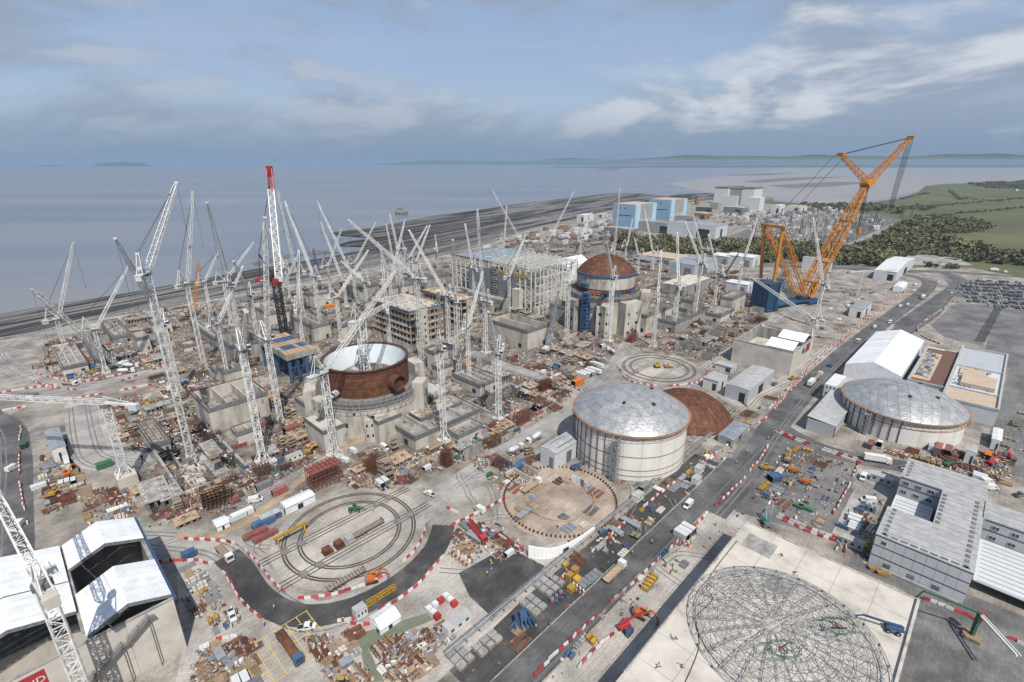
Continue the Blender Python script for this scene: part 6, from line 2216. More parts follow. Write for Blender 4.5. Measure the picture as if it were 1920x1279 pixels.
# small self-erecting crane with level jib near the hangar
sb_ = G(1607, 553)
sh = height_at(*sb_, 510)
sc = thing("tower_crane", "small white crane with level jib in front of the pale hangar", "tower crane", "tower cranes over the site", (*sb_, 0))
MB().lattice((0, 0, 0), (0, 0, sh), 2.0, 2.0, 12, 0.26, 0.16).build("mast", "crane_white", sc)
MB().lattice((-2, 0, sh + 0.6), (38, 6, sh + 0.6), 1.5, 1.5, 18, 0.22, 0.13).build("jib", "crane_white", sc)
MB().bar((0, 0, sh + 0.5), (-16, -2.4, sh + 0.5), 1.4, h=0.6).build("counter_jib", "crane_white", sc)
MB().box(-15, -2.2, sh - 1, 2.5, 2, 2).build("counterweight", "conc_grey", sc)
MB().box(0, 0, 0, 4, 4, 1).build("foot", "conc_grey", sc)

# ---- crawler cranes: tracked base, house, lattice boom
def crawler(label, base, tip, L, col, boom_col, far=True, w=2.2, back=None):
	bx, by = G(*base)
	tipw = ray_at(*tip, (bx, by, 3), L, far)
	d = Vector((tipw.x - bx, tipw.y - by, 0)).normalized()
	sd = Vector((-d.y, d.x, 0))
	rz = math.atan2(d.y, d.x)
	o = thing("crawler_crane", label, "crawler crane", "crawler cranes", (bx, by, 0), 0)
	for s_ in (-1, 1):
		tm = MB()
		c = sd * s_ * 3.1
		tm.hexa([tuple(c + d * a + sd * b_) + () for a, b_ in ((-4.2, -0.6), (4.2, -0.6), (4.2, 0.6), (-4.2, 0.6))], [tuple(c + d * a + sd * b_ + Vector((0, 0, 1.3))) for a, b_ in ((-4.6, -0.6), (4.6, -0.6), (4.6, 0.6), (-4.6, 0.6))])
		tm.build("track", "crane_black", o)
	MB().box(0, 0, 1.0, 4.5, 5.2, 0.9, 0, rz).build("car_body", "steel_grey", o)
	hp_ = -d * 1.6
	MB().box(hp_.x, hp_.y, 1.9, 7.0, 3.2, 2.2, 0, rz).build("house", col, o)
	cp_ = d * 1.6 + sd * 2.0
	cbo = MB().box(cp_.x, cp_.y, 1.9, 2.0, 1.3, 2.1, 0, rz).build("cab", col, o)
	MB().box(cp_.x + d.x * 0.6, cp_.y + d.y * 0.6, 2.7, 0.9, 1.34, 1.0, 0, rz).build("windscreen", "glass", cbo)
	ct = -d * 5.6
	MB().box(ct.x, ct.y, 1.7, 1.6, 4.4, 2.4, 0, rz).build("counterweight", "steel_grey", o)
	j0, j1 = d * 1.8 + Vector((0, 0, 2.4)), tipw - Vector((bx, by, 0))
	MB().lattice(j0, j1, w, w * 0.7, max(10, int((j1 - j0).length / 2.6)), 0.26, 0.15, taper=0.06).build("boom", boom_col, o)
	rp = MB()
	mast = -d * 4.5 + Vector((0, 0, 9))
	rp.bar(-d * 3 + Vector((0, 0, 4)), mast, 0.3)
	rp.bar(mast, j1, 0.10)
	rp.bar(j1, j1 - Vector((0, 0, j1.z * 0.5)), 0.09)
	rp.build("rigging", "rope", o)
	F_CIRC.append((bx, by, 6))

crawler("white crawler crane with long lattice boom reaching seaward over the left works", (228, 690), (59, 541), 70, "white", "crane_white", False, 2.6)
crawler("crawler crane with orange-brown boom near the shore track", (361, 592), (373, 489), 48, "rust", "crane_orange", True, 2.6)
crawler("blue crawler crane with short boom beside the shore road", (604, 552), (587, 466), 34, "blue", "blue", True)
crawler("white mobile crane with blue-white boom in front of the roofless box", (1024, 660), (1046, 552), 40, "white", "blue_light", True, 2.0)
crawler("grey crawler crane with dark boom before the white-roofed shed", (1357, 520), (1385, 475), 40, "steel_grey", "crane_black", True, 1.6)
crawler("blue crawler crane with white boom by the shore excavations", (520, 560), (562, 470), 40, "blue", "crane_white", True, 1.8)

# ---- red and black heavy crane behind the trestle
rb_ = G(536, 645)
rc = thing("heavy_crane", "tall crane with black lattice mast, red slewing deck and white red-topped boom", "crane", None, (*rb_, 0))
F_CIRC.append((*rb_, 5))
rh = height_at(*rb_, 534)
MB().box(0, 0, 0, 9, 9, 2.0, 0, GA).build("foot", "conc_grey", rc)
MB().lattice((0, 0, 1), (0, 0, rh), 4.2, 4.2, 16, 0.7, 0.42).build("mast", "crane_black", rc)
MB().lattice((0, 0, rh), (0, 0, rh + 2.5), 4.4, 4.4, 1, 0.9, 0.5).build("red_collar", "red", rc)
pv_ = Vector((*rb_, rh + 4))
tp = ray_at(505, 318, pv_, 84, True)
dd_ = Vector((tp.x - pv_.x, tp.y - pv_.y, 0)).normalized()
lf = Vector((-1.0, 0.12, 0)).normalized()
MB().bar(Vector((3, 0, rh + 3.6)), Vector((0, 0, rh + 3.6)) + lf * 15, 4.0, h=2.4).build("slewing_deck", "red", rc)
MB().bar(Vector((0, -2.05, rh + 3.4)) + lf * 4, Vector((0, -2.05, rh + 3.4)) + lf * 11, 0.1, h=0.9).build("deck_lettering_strip", "line_white", rc)
j0, j1 = Vector((2.5, 0.5, rh + 5)), tp - Vector((*rb_, 0))
jm = j0 + (j1 - j0) * 0.80
MB().lattice(j0, jm, 4.4, 4.0, 20, 0.55, 0.30, taper=0.0).build("boom", "crane_white", rc)
MB().lattice(jm, j1, 4.0, 3.4, 5, 0.6, 0.36).build("boom_top", "red", rc)
MB().bar(j1 - Vector((0, 0, 5)), j1 + Vector((0, 0, 2.5)), 3.6).build("boom_head", "red", rc)
MB().box(j0.x, j0.y, j0.z - 2.5, 6, 4, 3).build("boom_foot", "white", rc)
gm_ = MB()
gap = Vector((0, 0, rh + 22)) + lf * 10
gm_.bar(Vector((0, 0, rh + 5)), gap, 0.8)
gm_.bar(Vector((0, 0, rh + 5)) + lf * 12, gap, 0.4)
gm_.build("gantry", "crane_black", rc)
MB().bar(gap, jm + (j1 - jm) * 0.5, 0.35).build("pendant", "crane_black", rc)
MB().box(-4, -1, rh + 5, 5, 4, 3).build("machinery", "crane_black", rc)

# ---- the giant orange ring crane
cA, cB = Vector(G3(1432, 580)), Vector(G3(1512, 566))
ax = (cB - cA).normalized()
sdv = Vector((-ax.y, ax.x, 0))
AZ = math.atan2(ax.y, ax.x)
bc_ = thing("ring_crane", "giant orange lattice ring crane with blue ballast boxes and crossed jib", "crane", None, tuple((cA + cB) / 2))
C0 = (cA + cB) / 2
F_CIRC.append((C0.x, C0.y, 30))

def loc(v):
	return Vector(v) - C0

def plane_hit(px_, py_, off=0.0):
	"""sight line against the crane's vertical mid-plane"""
	o, d = Vector((0, 0, CAM_H)), Vector(ray(px_, py_))
	n = sdv
	t = ((C0 + sdv * off) - o).dot(n) / d.dot(n)
	return o + d * t

# ballast stacks: containers stacked in columns
bal = cA - C0
hgt = height_at(cA.x, cA.y, 528)
nrow = 8
cont = MB()
cont.box(0, 0, 0, 7.4, 5.6, hgt / nrow - 0.12, 0)
for k in range(10):
	cont.box(-3.4 + k * 0.75, -2.86, 0.15, 0.3, 0.10, hgt / nrow - 0.4, 0)
cmesh = cont.mesh("ballast_box", "blue_dark")
for i in range(2):
	for j in (-1, 0, 1):
		for k in range(nrow):
			p = bal + ax * (i * 7.6 - 5) + sdv * j * 6.0
			link("ballast_box", cmesh, bc_, (p.x, p.y, 3 + k * (hgt - 3) / nrow), AZ)
und = MB()
for a, ln in ((bal + ax * -1, 16), (loc(cB), 18)):
	for j in (-1, 1):
		c = a + sdv * j * 8
		und.box(c.x, c.y, 0.1, ln, 3.4, 2.6, 0, AZ)
		for k in range(6):
			q = c + ax * (-ln / 2 + 1.4 + k * ln / 6.2)
			und.cyl(tuple(q - sdv * 1.9 + Vector((0, 0, 0.8))), tuple(q + sdv * 1.9 + Vector((0, 0, 0.8))), 0.8, 8, 1)
und.build("bogies", ["blue_dark", "tyre"], bc_)
dkm = MB()
dkm.bar(bal + Vector((0, 0, 3.4)), loc(cB) + ax * 8 + Vector((0, 0, 3.4)), 12, h=1.8)
for k in range(9):
	q = loc(cB) + ax * random.uniform(-18, 6) + sdv * random.uniform(-5, 5)
	dkm.box(q.x, q.y, 4.2, 3.5, 2.6, random.uniform(1.5, 3.5), 1 if k % 3 == 0 else 0, AZ)
dkm.build("deck", ["blue_dark", "steel_grey"], bc_)
# main boom: twin lattice legs meeting at the head
foot_c = plane_hit(1508, 552) - C0
foot_c = Vector((foot_c.x, foot_c.y, 7))
head = plane_hit(1627, 342) - C0
for s_ in (-1, 1):
	MB().lattice(foot_c + sdv * s_ * 6.0, foot_c + (head - foot_c) * 0.66 + sdv * s_ * 4.2, 4.0, 4.0, 16, 0.6, 0.32, taper=0.05).build("boom_leg", "crane_orange", bc_)
MB().lattice(foot_c + (head - foot_c) * 0.66 + sdv * 4.2, head, 4.0, 3.2, 9, 0.58, 0.32).build("boom_leg", "crane_orange", bc_)
MB().lattice(foot_c + (head - foot_c) * 0.66 - sdv * 4.2, head, 4.0, 3.2, 9, 0.58, 0.32).build("boom_leg", "crane_orange", bc_)
tie = MB()
for f in (0.12, 0.30, 0.48, 0.66):
	q = foot_c + (head - foot_c) * f
	tie.bar(q - sdv * 7, q + sdv * 7, 1.5)
	if f < 0.6:
		q2 = foot_c + (head - foot_c) * (f + 0.18)
		tie.bar(q - sdv * 5, q2 + sdv * 5, 0.5)
tie.build("boom_tie", "crane_orange", bc_)
MB().bar(head - ax * 4 - Vector((0, 0, 3)), head + ax * 4 + Vector((0, 0, 2)), 9, h=5).build("boom_head", "crane_orange", bc_)
jtip = plane_hit(1708, 258) - C0
btip = plane_hit(1577, 290) - C0
MB().lattice(head, jtip, 7.0, 4.0, 18, 0.5, 0.28, hr=0.7, taper=0.05).build("jib", "crane_orange", bc_)
MB().lattice(head, btip, 5.4, 3.4, 14, 0.48, 0.26, hr=0.7, taper=0.05).build("jib_back_mast", "crane_orange", bc_)
for a in (jtip, btip):
	MB().bar(a - sdv * 3, a + sdv * 3, 3.0).build("sheave_head", "crane_orange", bc_)
# derrick mast: twin lattices leaning back
mtop = plane_hit(1450, 424) - C0
for s_ in (-1, 1):
	MB().lattice(foot_c - ax * 4 + sdv * s_ * 5.5, mtop + sdv * s_ * 8.5, 3.7, 3.2, 18, 0.5, 0.28, taper=0.05).build("derrick_mast", "crane_orange", bc_)
mt_ = MB()
mt_.bar(mtop - sdv * 12, mtop + sdv * 12, 2.2)
mt_.bar(foot_c + (mtop - foot_c) * 0.5 - sdv * 7, foot_c + (mtop - foot_c) * 0.5 + sdv * 7, 0.8)
mt_.build("mast_crosshead", "crane_orange", bc_)
for s_ in (-1, 1):
	MB().bar(mtop + sdv * s_ * 9.5, bal - ax * 2 + sdv * s_ * 7 + Vector((0, 0, hgt + 2)), 2.2).build("ballast_strut", "crane_orange", bc_)
rp = MB()
for s_ in (-1, 1):
	rp.bar(btip + sdv * s_ * 1.5, jtip + sdv * s_ * 1.5, 0.42)
	q1 = plane_hit(1537, 372) - C0
	rp.bar(btip + sdv * s_ * 5, mtop + sdv * s_ * 5 + (btip - mtop) * 0.10, 0.28)
for k in range(5):
	rp.bar(jtip + sdv * (k - 2) * 1.3, Vector((jtip.x, jtip.y, jtip.z - 62)) - ax * 6 + sdv * (k - 2) * 1.0, 0.30)
rp.bar(head + ax * 3, Vector((head.x, head.y, head.z - 42)) + ax * 3, 0.5)
rp.bar(head + ax * 3 + sdv * 1.5, Vector((head.x, head.y, head.z - 42)) + ax * 3 + sdv * 1.5, 0.5)
rp.build("rigging", "rope", bc_)
hbm = MB()
e = Vector((head.x, head.y, head.z - 42)) + ax * 3
hbm.box(e.x, e.y, e.z - 6, 3, 2.4, 6, 0, AZ)
hbm.box(e.x, e.y, e.z - 12, 1.4, 1.2, 6, 0, AZ)
hbm.build("hook_block", "crane_orange", bc_)
MB().bar(loc(cB) + Vector((0, 0, 4)) + ax * 3, loc(cB) + Vector((0, 0, 18)) + ax * 8, 4.5).build("back_stay_frame", "crane_orange", bc_)
# ================================================================== MORE EXCAVATIONS, THEN THE GROUND SHEETS ROUND THEM
tries = 0
while len(PITS) < 25 and tries < 12000:
	tries += 1
	x, y = random.uniform(min(wx), max(wx)), random.uniform(min(wy), max(wy))
	a, b_ = random.uniform(8, 22), random.uniform(7, 16)
	u_, v_ = uv(x, y)
	pts = [xy(u_ + a * i / 3, v_ + b_ * j / 3) for i in range(4) for j in range(4)]
	if all(inside(wk, *p) and is_free(*p, 1.8) for p in pts):
		d_ = random.uniform(3.5, 6.5)
		PITS.append((u_, v_, a, b_, d_))
		keep_box(u_, v_, a, b_, 1.3)
		o = thing("excavation_works", "concrete works in a small excavation", "concrete works", None, (*xy(u_ + a / 2, v_ + b_ / 2), 0), 0, True)
		inv = -o.location
		for k in range(4):
			uo(o, "wall", random.choice(("conc", "conc_grey", "conc_pale")), (u_ + a * random.uniform(0.08, 0.6), v_ + b_ * random.uniform(0.08, 0.6), -d_ + 0.01 * k, random.choice((0.7, a * 0.3)), random.choice((0.7, b_ * 0.3)), random.uniform(2, d_ + 1.5))).location = inv
		scatter_top(o, "shuttering", u_ + 0.6, v_ + 0.6, a - 1.2, b_ - 1.2, -d_ + 0.03, 50, ("timber", "rebar", "conc_grey", "steel_grey", "conc_pale", "red_oxide"), 1.0, 2.6).location = inv
		for bx_ in ((u_ - 0.8, v_ - 0.8, 0.02, a + 1.6, 0.8, 0.7), (u_ - 0.8, v_ + 0.01, 0.02, 0.8, b_, 0.7), (u_ + a, v_ + 0.01, 0.02, 0.8, b_, 0.7), (u_ - 0.8, v_ + b_ + .02, 0.02, a + 1.6, 0.8, 0.7)):
			uo(o, "edge_beam", random.choice(("conc_grey", "plywood")), bx_).location = inv
print("pits", len(PITS))
sheet("sea", [(-70000, -1500), (70000, -1500), (70000, 75000), (-70000, 75000)], SEA_Z, "sea", [rect(*p[:4]) for p in PITS])
sheet("land", land_poly, -0.25, "grass", [rect(*p[:4]) for p in PITS])
sheet("ground", site_poly, 0.0, "site", [rect(*p[:4]) for p in PITS])
sheet("works_ground", px(*WORKS), 0.012, "works", [rect(*p[:4]) for p in PITS[:2] + PITS[3:]])
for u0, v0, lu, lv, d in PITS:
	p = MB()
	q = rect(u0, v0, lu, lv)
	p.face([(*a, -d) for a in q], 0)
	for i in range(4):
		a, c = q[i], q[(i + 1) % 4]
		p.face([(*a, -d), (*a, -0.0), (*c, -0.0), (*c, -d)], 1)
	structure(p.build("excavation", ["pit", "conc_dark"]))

# ================================================================== VEHICLES AND MACHINES (built along +x, wheels on z = 0)
def wheel_mesh(r=0.4, w=0.3):
	return MB().cyl((0, -w / 2, 0), (0, w / 2, 0), r, 12).cyl((0, -w / 2 - 0.01, 0), (0, w / 2 + 0.01, 0), r * 0.5, 8, 1).mesh("wheel", ["tyre", "galv"])

WHEEL, BIGWHEEL = wheel_mesh(), wheel_mesh(0.62, 0.5)

def extrude_side(prof, w, m=0, mb=None):
	"""side profile (x, z) extruded across the vehicle's width"""
	mb = mb or MB()
	mb.hexa([(x, -w / 2, z) for x, z in prof], [(x, w / 2, z) for x, z in prof], m)
	return mb

def wheels(o, xs, half, z=0.4, me=None):
	for x in xs:
		for s_ in (-1, 1):
			link("wheel", me or WHEEL, o, (x, s_ * half, z))

def proto(name):
	return link(name, None)

def make_van(col):
	o = proto("van")
	b_ = extrude_side([(-2.7, 0.35), (2.6, 0.35), (2.72, 0.9), (1.9, 1.35), (1.15, 2.35), (-2.6, 2.45), (-2.75, 1.2)], 1.95)
	body = b_.build("body", col, o)
	g = MB()
	g.hexa([(1.93, -0.85, 1.37), (1.93, 0.85, 1.37), (1.24, 0.80, 2.28), (1.24, -0.80, 2.28)], [(1.98, -0.85, 1.39), (1.98, 0.85, 1.39), (1.29, 0.80, 2.30), (1.29, -0.80, 2.30)])
	g.build("windscreen", "glass", o)
	for s_ in (-1, 1):
		MB().hexa([(0.35, s_ * 0.99, 1.40), (1.55, s_ * 0.99, 1.40), (1.08, s_ * 0.96, 2.15), (0.35, s_ * 0.96, 2.2)], [(0.35, s_ * 0.97, 1.40), (1.55, s_ * 0.97, 1.40), (1.08, s_ * 0.94, 2.15), (0.35, s_ * 0.94, 2.2)]).build("side_window", "glass", o)
		MB().box(2.62, s_ * 0.7, 0.75, 0.16, 0.3, 0.2).build("headlight", "galv", o)
	wheels(o, (-1.8, 1.75), 0.9)
	return o

def make_pickup(col):
	o = proto("pickup")
	extrude_side([(-2.6, 0.45), (2.6, 0.45), (2.65, 1.0), (1.6, 1.15), (0.9, 1.85), (-0.6, 1.9), (-0.75, 1.1), (-2.6, 1.05)], 1.85).build("body", col, o)
	MB().box(-1.7, 0, 1.06, 1.7, 1.5, 0.06).build("load_bed", "dark", o)
	g = MB()
	g.hexa([(1.55, -0.8, 1.2), (1.55, 0.8, 1.2), (0.95, 0.75, 1.82), (0.95, -0.75, 1.82)], [(1.60, -0.8, 1.21), (1.60, 0.8, 1.21), (1.0, 0.75, 1.84), (1.0, -0.75, 1.84)])
	g.build("windscreen", "glass", o)
	for s_ in (-1, 1):
		MB().box(0.1, s_ * 0.925, 1.25, 1.2, 0.03, 0.5).build("side_window", "glass", o)
	wheels(o, (-1.7, 1.6), 0.85)
	return o

def make_lorry(cab, load, loadname, ln=8.5):
	o = proto("lorry")
	extrude_side([(ln / 2 - 0.2, 0.6), (ln / 2 + 1.9, 0.6), (ln / 2 + 1.95, 1.6), (ln / 2 + 1.75, 3.0), (ln / 2 - 0.2, 3.1)], 2.4).build("cab", cab, o)
	MB().hexa([(ln / 2 + 1.94, -1.05, 1.75), (ln / 2 + 1.94, 1.05, 1.75), (ln / 2 + 1.79, 1.0, 2.75), (ln / 2 + 1.79, -1.0, 2.75)], [(ln / 2 + 2.0, -1.05, 1.75), (ln / 2 + 2.0, 1.05, 1.75), (ln / 2 + 1.85, 1.0, 2.75), (ln / 2 + 1.85, -1.0, 2.75)]).build("windscreen", "glass", o)
	MB().box(-0.4, 0, 0.85, ln, 2.3, 0.3).build("chassis", "steel_grey", o)
	if loadname == "drum":
		b_ = MB()
		b_.cyl((-ln / 2, 0, 2.9), (-ln / 2 + 2.2, 0, 2.5), 0.8, 14, 0, 1.35)
		b_.cyl((-ln / 2 + 2.2, 0, 2.5), (ln / 2 - 1.8, 0, 2.1), 1.35, 14, 0, 0.9)
		b_.build("mixer_drum", load, o)
	elif loadname == "box":
		MB().box(-0.4, 0, 1.2, ln, 2.45, 2.5).build("box_body", load, o)
	else:
		d = MB()
		d.box(-0.4, 0, 1.17, ln, 2.4, 0.12, 0)
		for s_ in (-1, 1):
			d.box(-0.4, s_ * 1.17, 1.29, ln, 0.08, 0.45, 0)
		d.build("flatbed", load, o)
	wheels(o, (-ln / 2 + 0.8, -ln / 2 + 2.1, ln / 2 + 0.9), 1.05, 0.5, wheel_mesh(0.5, 0.35))
	return o

def make_excavator(col):
	o = proto("excavator")
	for s_ in (-1, 1):
		extrude_side([(-1.7, 0.0), (1.7, 0.0), (2.1, 0.5), (1.7, 0.95), (-1.7, 0.95), (-2.1, 0.5)], 0.6).build("track", "crane_black", o, (0, s_ * 1.15, 0))
	MB().box(-0.5, 0, 1.0, 3.2, 2.5, 1.0).build("house", col, o)
	c = MB().box(0.7, 0.75, 2.0, 1.4, 1.0, 1.1).build("cab", col, o)
	MB().box(0.9, 0.75, 2.25, 1.2, 1.04, 0.7).build("cab_window", "glass", c)
	MB().box(-1.75, 0, 1.1, 0.8, 2.4, 1.2).build("counterweight", "steel_grey", o)
	MB().bar((0.9, -0.2, 1.7), (3.4, -0.2, 4.3), 0.5).bar((3.4, -0.2, 4.3), (4.6, -0.2, 3.9), 0.45).build("boom", col, o)
	MB().bar((4.5, -0.2, 4.1), (5.6, -0.2, 1.4), 0.36).build("stick", col, o)
	MB().hexa([(5.2, -0.7, 1.3), (6.0, -0.7, 1.4), (6.0, 0.3, 1.4), (5.2, 0.3, 1.3)], [(5.0, -0.7, 0.4), (5.6, -0.7, 0.3), (5.6, 0.3, 0.3), (5.0, 0.3, 0.4)]).build("bucket", "steel_grey", o)
	return o

def make_boomlift(col):
	o = proto("boom_lift")
	MB().box(0, 0, 0.5, 2.8, 2.2, 0.5).build("chassis", "steel_grey", o)
	extrude_side([(-2.4, 1.05), (1.5, 1.05), (1.6, 1.5), (1.2, 2.0), (-2.0, 2.1), (-2.4, 1.7)], 1.7).build("turret", col, o)
	MB().bar((-2.2, 0.2, 2.3), (7.0, 0.2, 2.6), 0.45).bar((6.8, 0.2, 2.55), (8.6, 0.2, 1.6), 0.28).build("boom", "timber" if col == "orange" else col, o)
	bk = MB()
	bk.box(9.2, 0.2, 1.2, 1.0, 2.0, 0.1)
	for s_ in (-0.8, 1.2):
		bk.bar((8.7, s_, 1.3), (8.7, s_, 2.3), 0.08)
		bk.bar((9.7, s_, 1.3), (9.7, s_, 2.3), 0.08)
		bk.bar((8.7, s_, 2.3), (9.7, s_, 2.3), 0.08)
	bk.bar((9.7, -0.8, 2.3), (9.7, 1.2, 2.3), 0.08)
	bk.build("basket", "galv", o)
	wheels(o, (-1.1, 1.1), 1.15, 0.6, BIGWHEEL)
	return o

def make_telehandler(col):
	o = proto("telehandler")
	extrude_side([(-2.3, 0.6), (2.2, 0.6), (2.2, 1.2), (-2.3, 1.5)], 1.4).build("chassis", col, o)
	c = extrude_side([(-0.6, 1.2), (0.9, 1.2), (0.7, 2.5), (-0.5, 2.5)], 0.9).build("cab", "glass", o, (0, 0.75, 0))
	MB().box(0, 0.75, 2.5, 1.4, 1.0, 0.08).build("cab_roof", col, o)
	MB().bar((-2.2, -0.3, 2.0), (3.2, -0.3, 1.5), 0.42).build("boom", col, o)
	f = MB()
	for s_ in (-0.8, 0.2):
		f.box(4.0, s_, 0.35, 1.4, 0.12, 0.06)
	f.box(3.3, -0.3, 0.3, 0.12, 1.4, 1.2)
	f.build("forks", "steel_grey", o)
	wheels(o, (-1.5, 1.5), 0.95, 0.62, BIGWHEEL)
	return o

def make_trailer(col, ln=13.0):
	o = proto("trailer")
	MB().box(0, 0, 1.1, ln, 2.5, 0.25).build("deck", col, o)
	d = MB()
	for k in range(12):
		d.box(-ln / 2 + 0.6 + k * ln / 12, 0, 1.36, 0.5, 2.4, 0.05)
	d.build("deck_boards", "timber", o)
	MB().box(ln / 2 - 0.3, 0, 1.35, 0.15, 2.4, 0.9).build("headboard", "steel_grey", o)
	wheels(o, [-ln / 2 + 1.2 + k * 1.35 for k in range(4)], 1.05, 0.48, wheel_mesh(0.48, 0.35))
	return o

def make_person():
	"""standing worker: one continuous body mesh grown by a skin modifier; vest and helmet are worn parts"""
	o = proto("person")
	me = bpy.data.meshes.new("body")
	vs = [(0, 0, 0.95), (0, 0, 1.20), (0, 0, 1.42), (0, 0, 1.54), (0.02, 0, 1.70), (0, 0.10, 0.92), (0.02, 0.12, 0.50), (0, 0.13, 0.08), (0.14, 0.14, 0.04), (0, -0.10, 0.92), (0.06, -0.12, 0.50), (-0.02, -0.13, 0.08), (0.12, -0.14, 0.04),
		  (0, 0.21, 1.40), (0.02, 0.27, 1.12), (0.12, 0.27, 0.88), (0, -0.21, 1.40), (0.05, -0.27, 1.12), (0.18, -0.25, 0.92)]
	es = [(0, 1), (1, 2), (2, 3), (3, 4), (0, 5), (5, 6), (6, 7), (7, 8), (0, 9), (9, 10), (10, 11), (11, 12), (2, 13), (13, 14), (14, 15), (2, 16), (16, 17), (17, 18)]
	rad = [.15, .15, .16, .06, .105, .10, .075, .05, .045, .10, .075, .05, .045, .075, .05, .04, .075, .05, .04]
	me.from_pydata(vs, es, [])
	b_ = link("body", me, o)
	md = b_.modifiers.new("skin", "SKIN")
	for i, r_ in enumerate(rad):
		me.skin_vertices[0].data[i].radius = (r_, r_)
	me.skin_vertices[0].data[0].use_root = True
	dg = bpy.context.evaluated_depsgraph_get()
	ev = b_.evaluated_get(dg)
	m2 = bpy.data.meshes.new_from_object(ev)
	b_.modifiers.clear()
	m2.materials.clear()
	m2.materials.append(M["navy"])
	m2.materials.append(M["skin"])
	for p in m2.polygons:
		z = p.center.z
		p.material_index = 1 if (z > 1.5 or (abs(p.center.y) > 0.2 and z < 0.98)) else 0
	b_.data = m2
	MB().lathe([(0.20, 0.98), (0.215, 1.2), (0.23, 1.38), (0.12, 1.5)], 10).build("hi_vis_vest", "hivis", o)
	MB().lathe([(0.15, 1.74), (0.13, 1.82), (0.07, 1.87), (0.01, 1.88)], 10, 0, c=(0.02, 0)).build("helmet", "white", o)
	return o

PROTO = {
	"van_white": make_van("white"), "van_blue": make_van("blue"), "van_red": make_van("red_dark"), "pickup_white": make_pickup("white"), "pickup_grey": make_pickup("steel_grey"),
	"lorry_flat": make_lorry("white", "timber", "flat"), "lorry_red": make_lorry("red", "red_dark", "flat", 10), "mixer": make_lorry("white", "clad_light", "drum", 7.5), "lorry_box": make_lorry("white", "white", "box"), "lorry_blue": make_lorry("blue", "rust", "flat", 12),
	"excavator_yellow": make_excavator("yellow"), "excavator_green": make_excavator("teal"), "excavator_orange": make_excavator("orange"), "excavator_red": make_excavator("red"),
	"boomlift_orange": make_boomlift("orange"), "boomlift_blue": make_boomlift("blue"), "boomlift_red": make_boomlift("red"), "telehandler_yellow": make_telehandler("yellow"), "telehandler_green": make_telehandler("green"), "trailer": make_trailer("steel_grey"), "person": make_person(),
}
USED = set()
DESC = {"van_white": ("white panel van", "van"), "van_blue": ("blue panel van", "van"), "van_red": ("dark red panel van", "van"), "pickup_white": ("white pickup truck", "pickup"), "pickup_grey": ("grey pickup truck", "pickup"), "lorry_flat": ("white-cabbed flatbed lorry", "lorry"), "lorry_red": ("red flatbed lorry", "lorry"),
		"mixer": ("white mixer lorry", "lorry"), "lorry_box": ("white box lorry", "lorry"), "lorry_blue": ("blue-cabbed long flatbed lorry", "lorry"), "excavator_yellow": ("yellow excavator", "excavator"), "excavator_green": ("teal excavator", "excavator"), "excavator_orange": ("orange excavator", "excavator"), "excavator_red": ("red excavator", "excavator"),
		"boomlift_orange": ("orange boom lift with lowered boom", "boom lift"), "boomlift_blue": ("blue boom lift with lowered boom", "boom lift"), "boomlift_red": ("red boom lift", "boom lift"), "telehandler_yellow": ("yellow telehandler", "telehandler"), "telehandler_green": ("green telehandler", "telehandler"),
		"trailer": ("flatbed lorry trailer", "trailer"), "person": ("worker in hi-vis vest and white helmet", "person")}
PLACED = []

def place(kind, x, y, rz, z=0.12, scale=None, label=None):
	if kind in USED:
		o = copy_tree(PROTO[kind], (x, y, z), rz, scale)
	else:
		USED.add(kind)
		o = PROTO[kind]
		o.location, o.rotation_euler = (x, y, z), (0, 0, rz)
		if scale is not None:
			o.scale = scale
	d, c = DESC[kind]
	tag(o, label or d, c, {"person": "workers on the site", "van": "vans", "pickup": "pickups", "lorry": "lorries", "trailer": "trailers"}.get(c, "site machines"), auto=label is None)
	PLACED.append((x, y, 2.5))
	return o

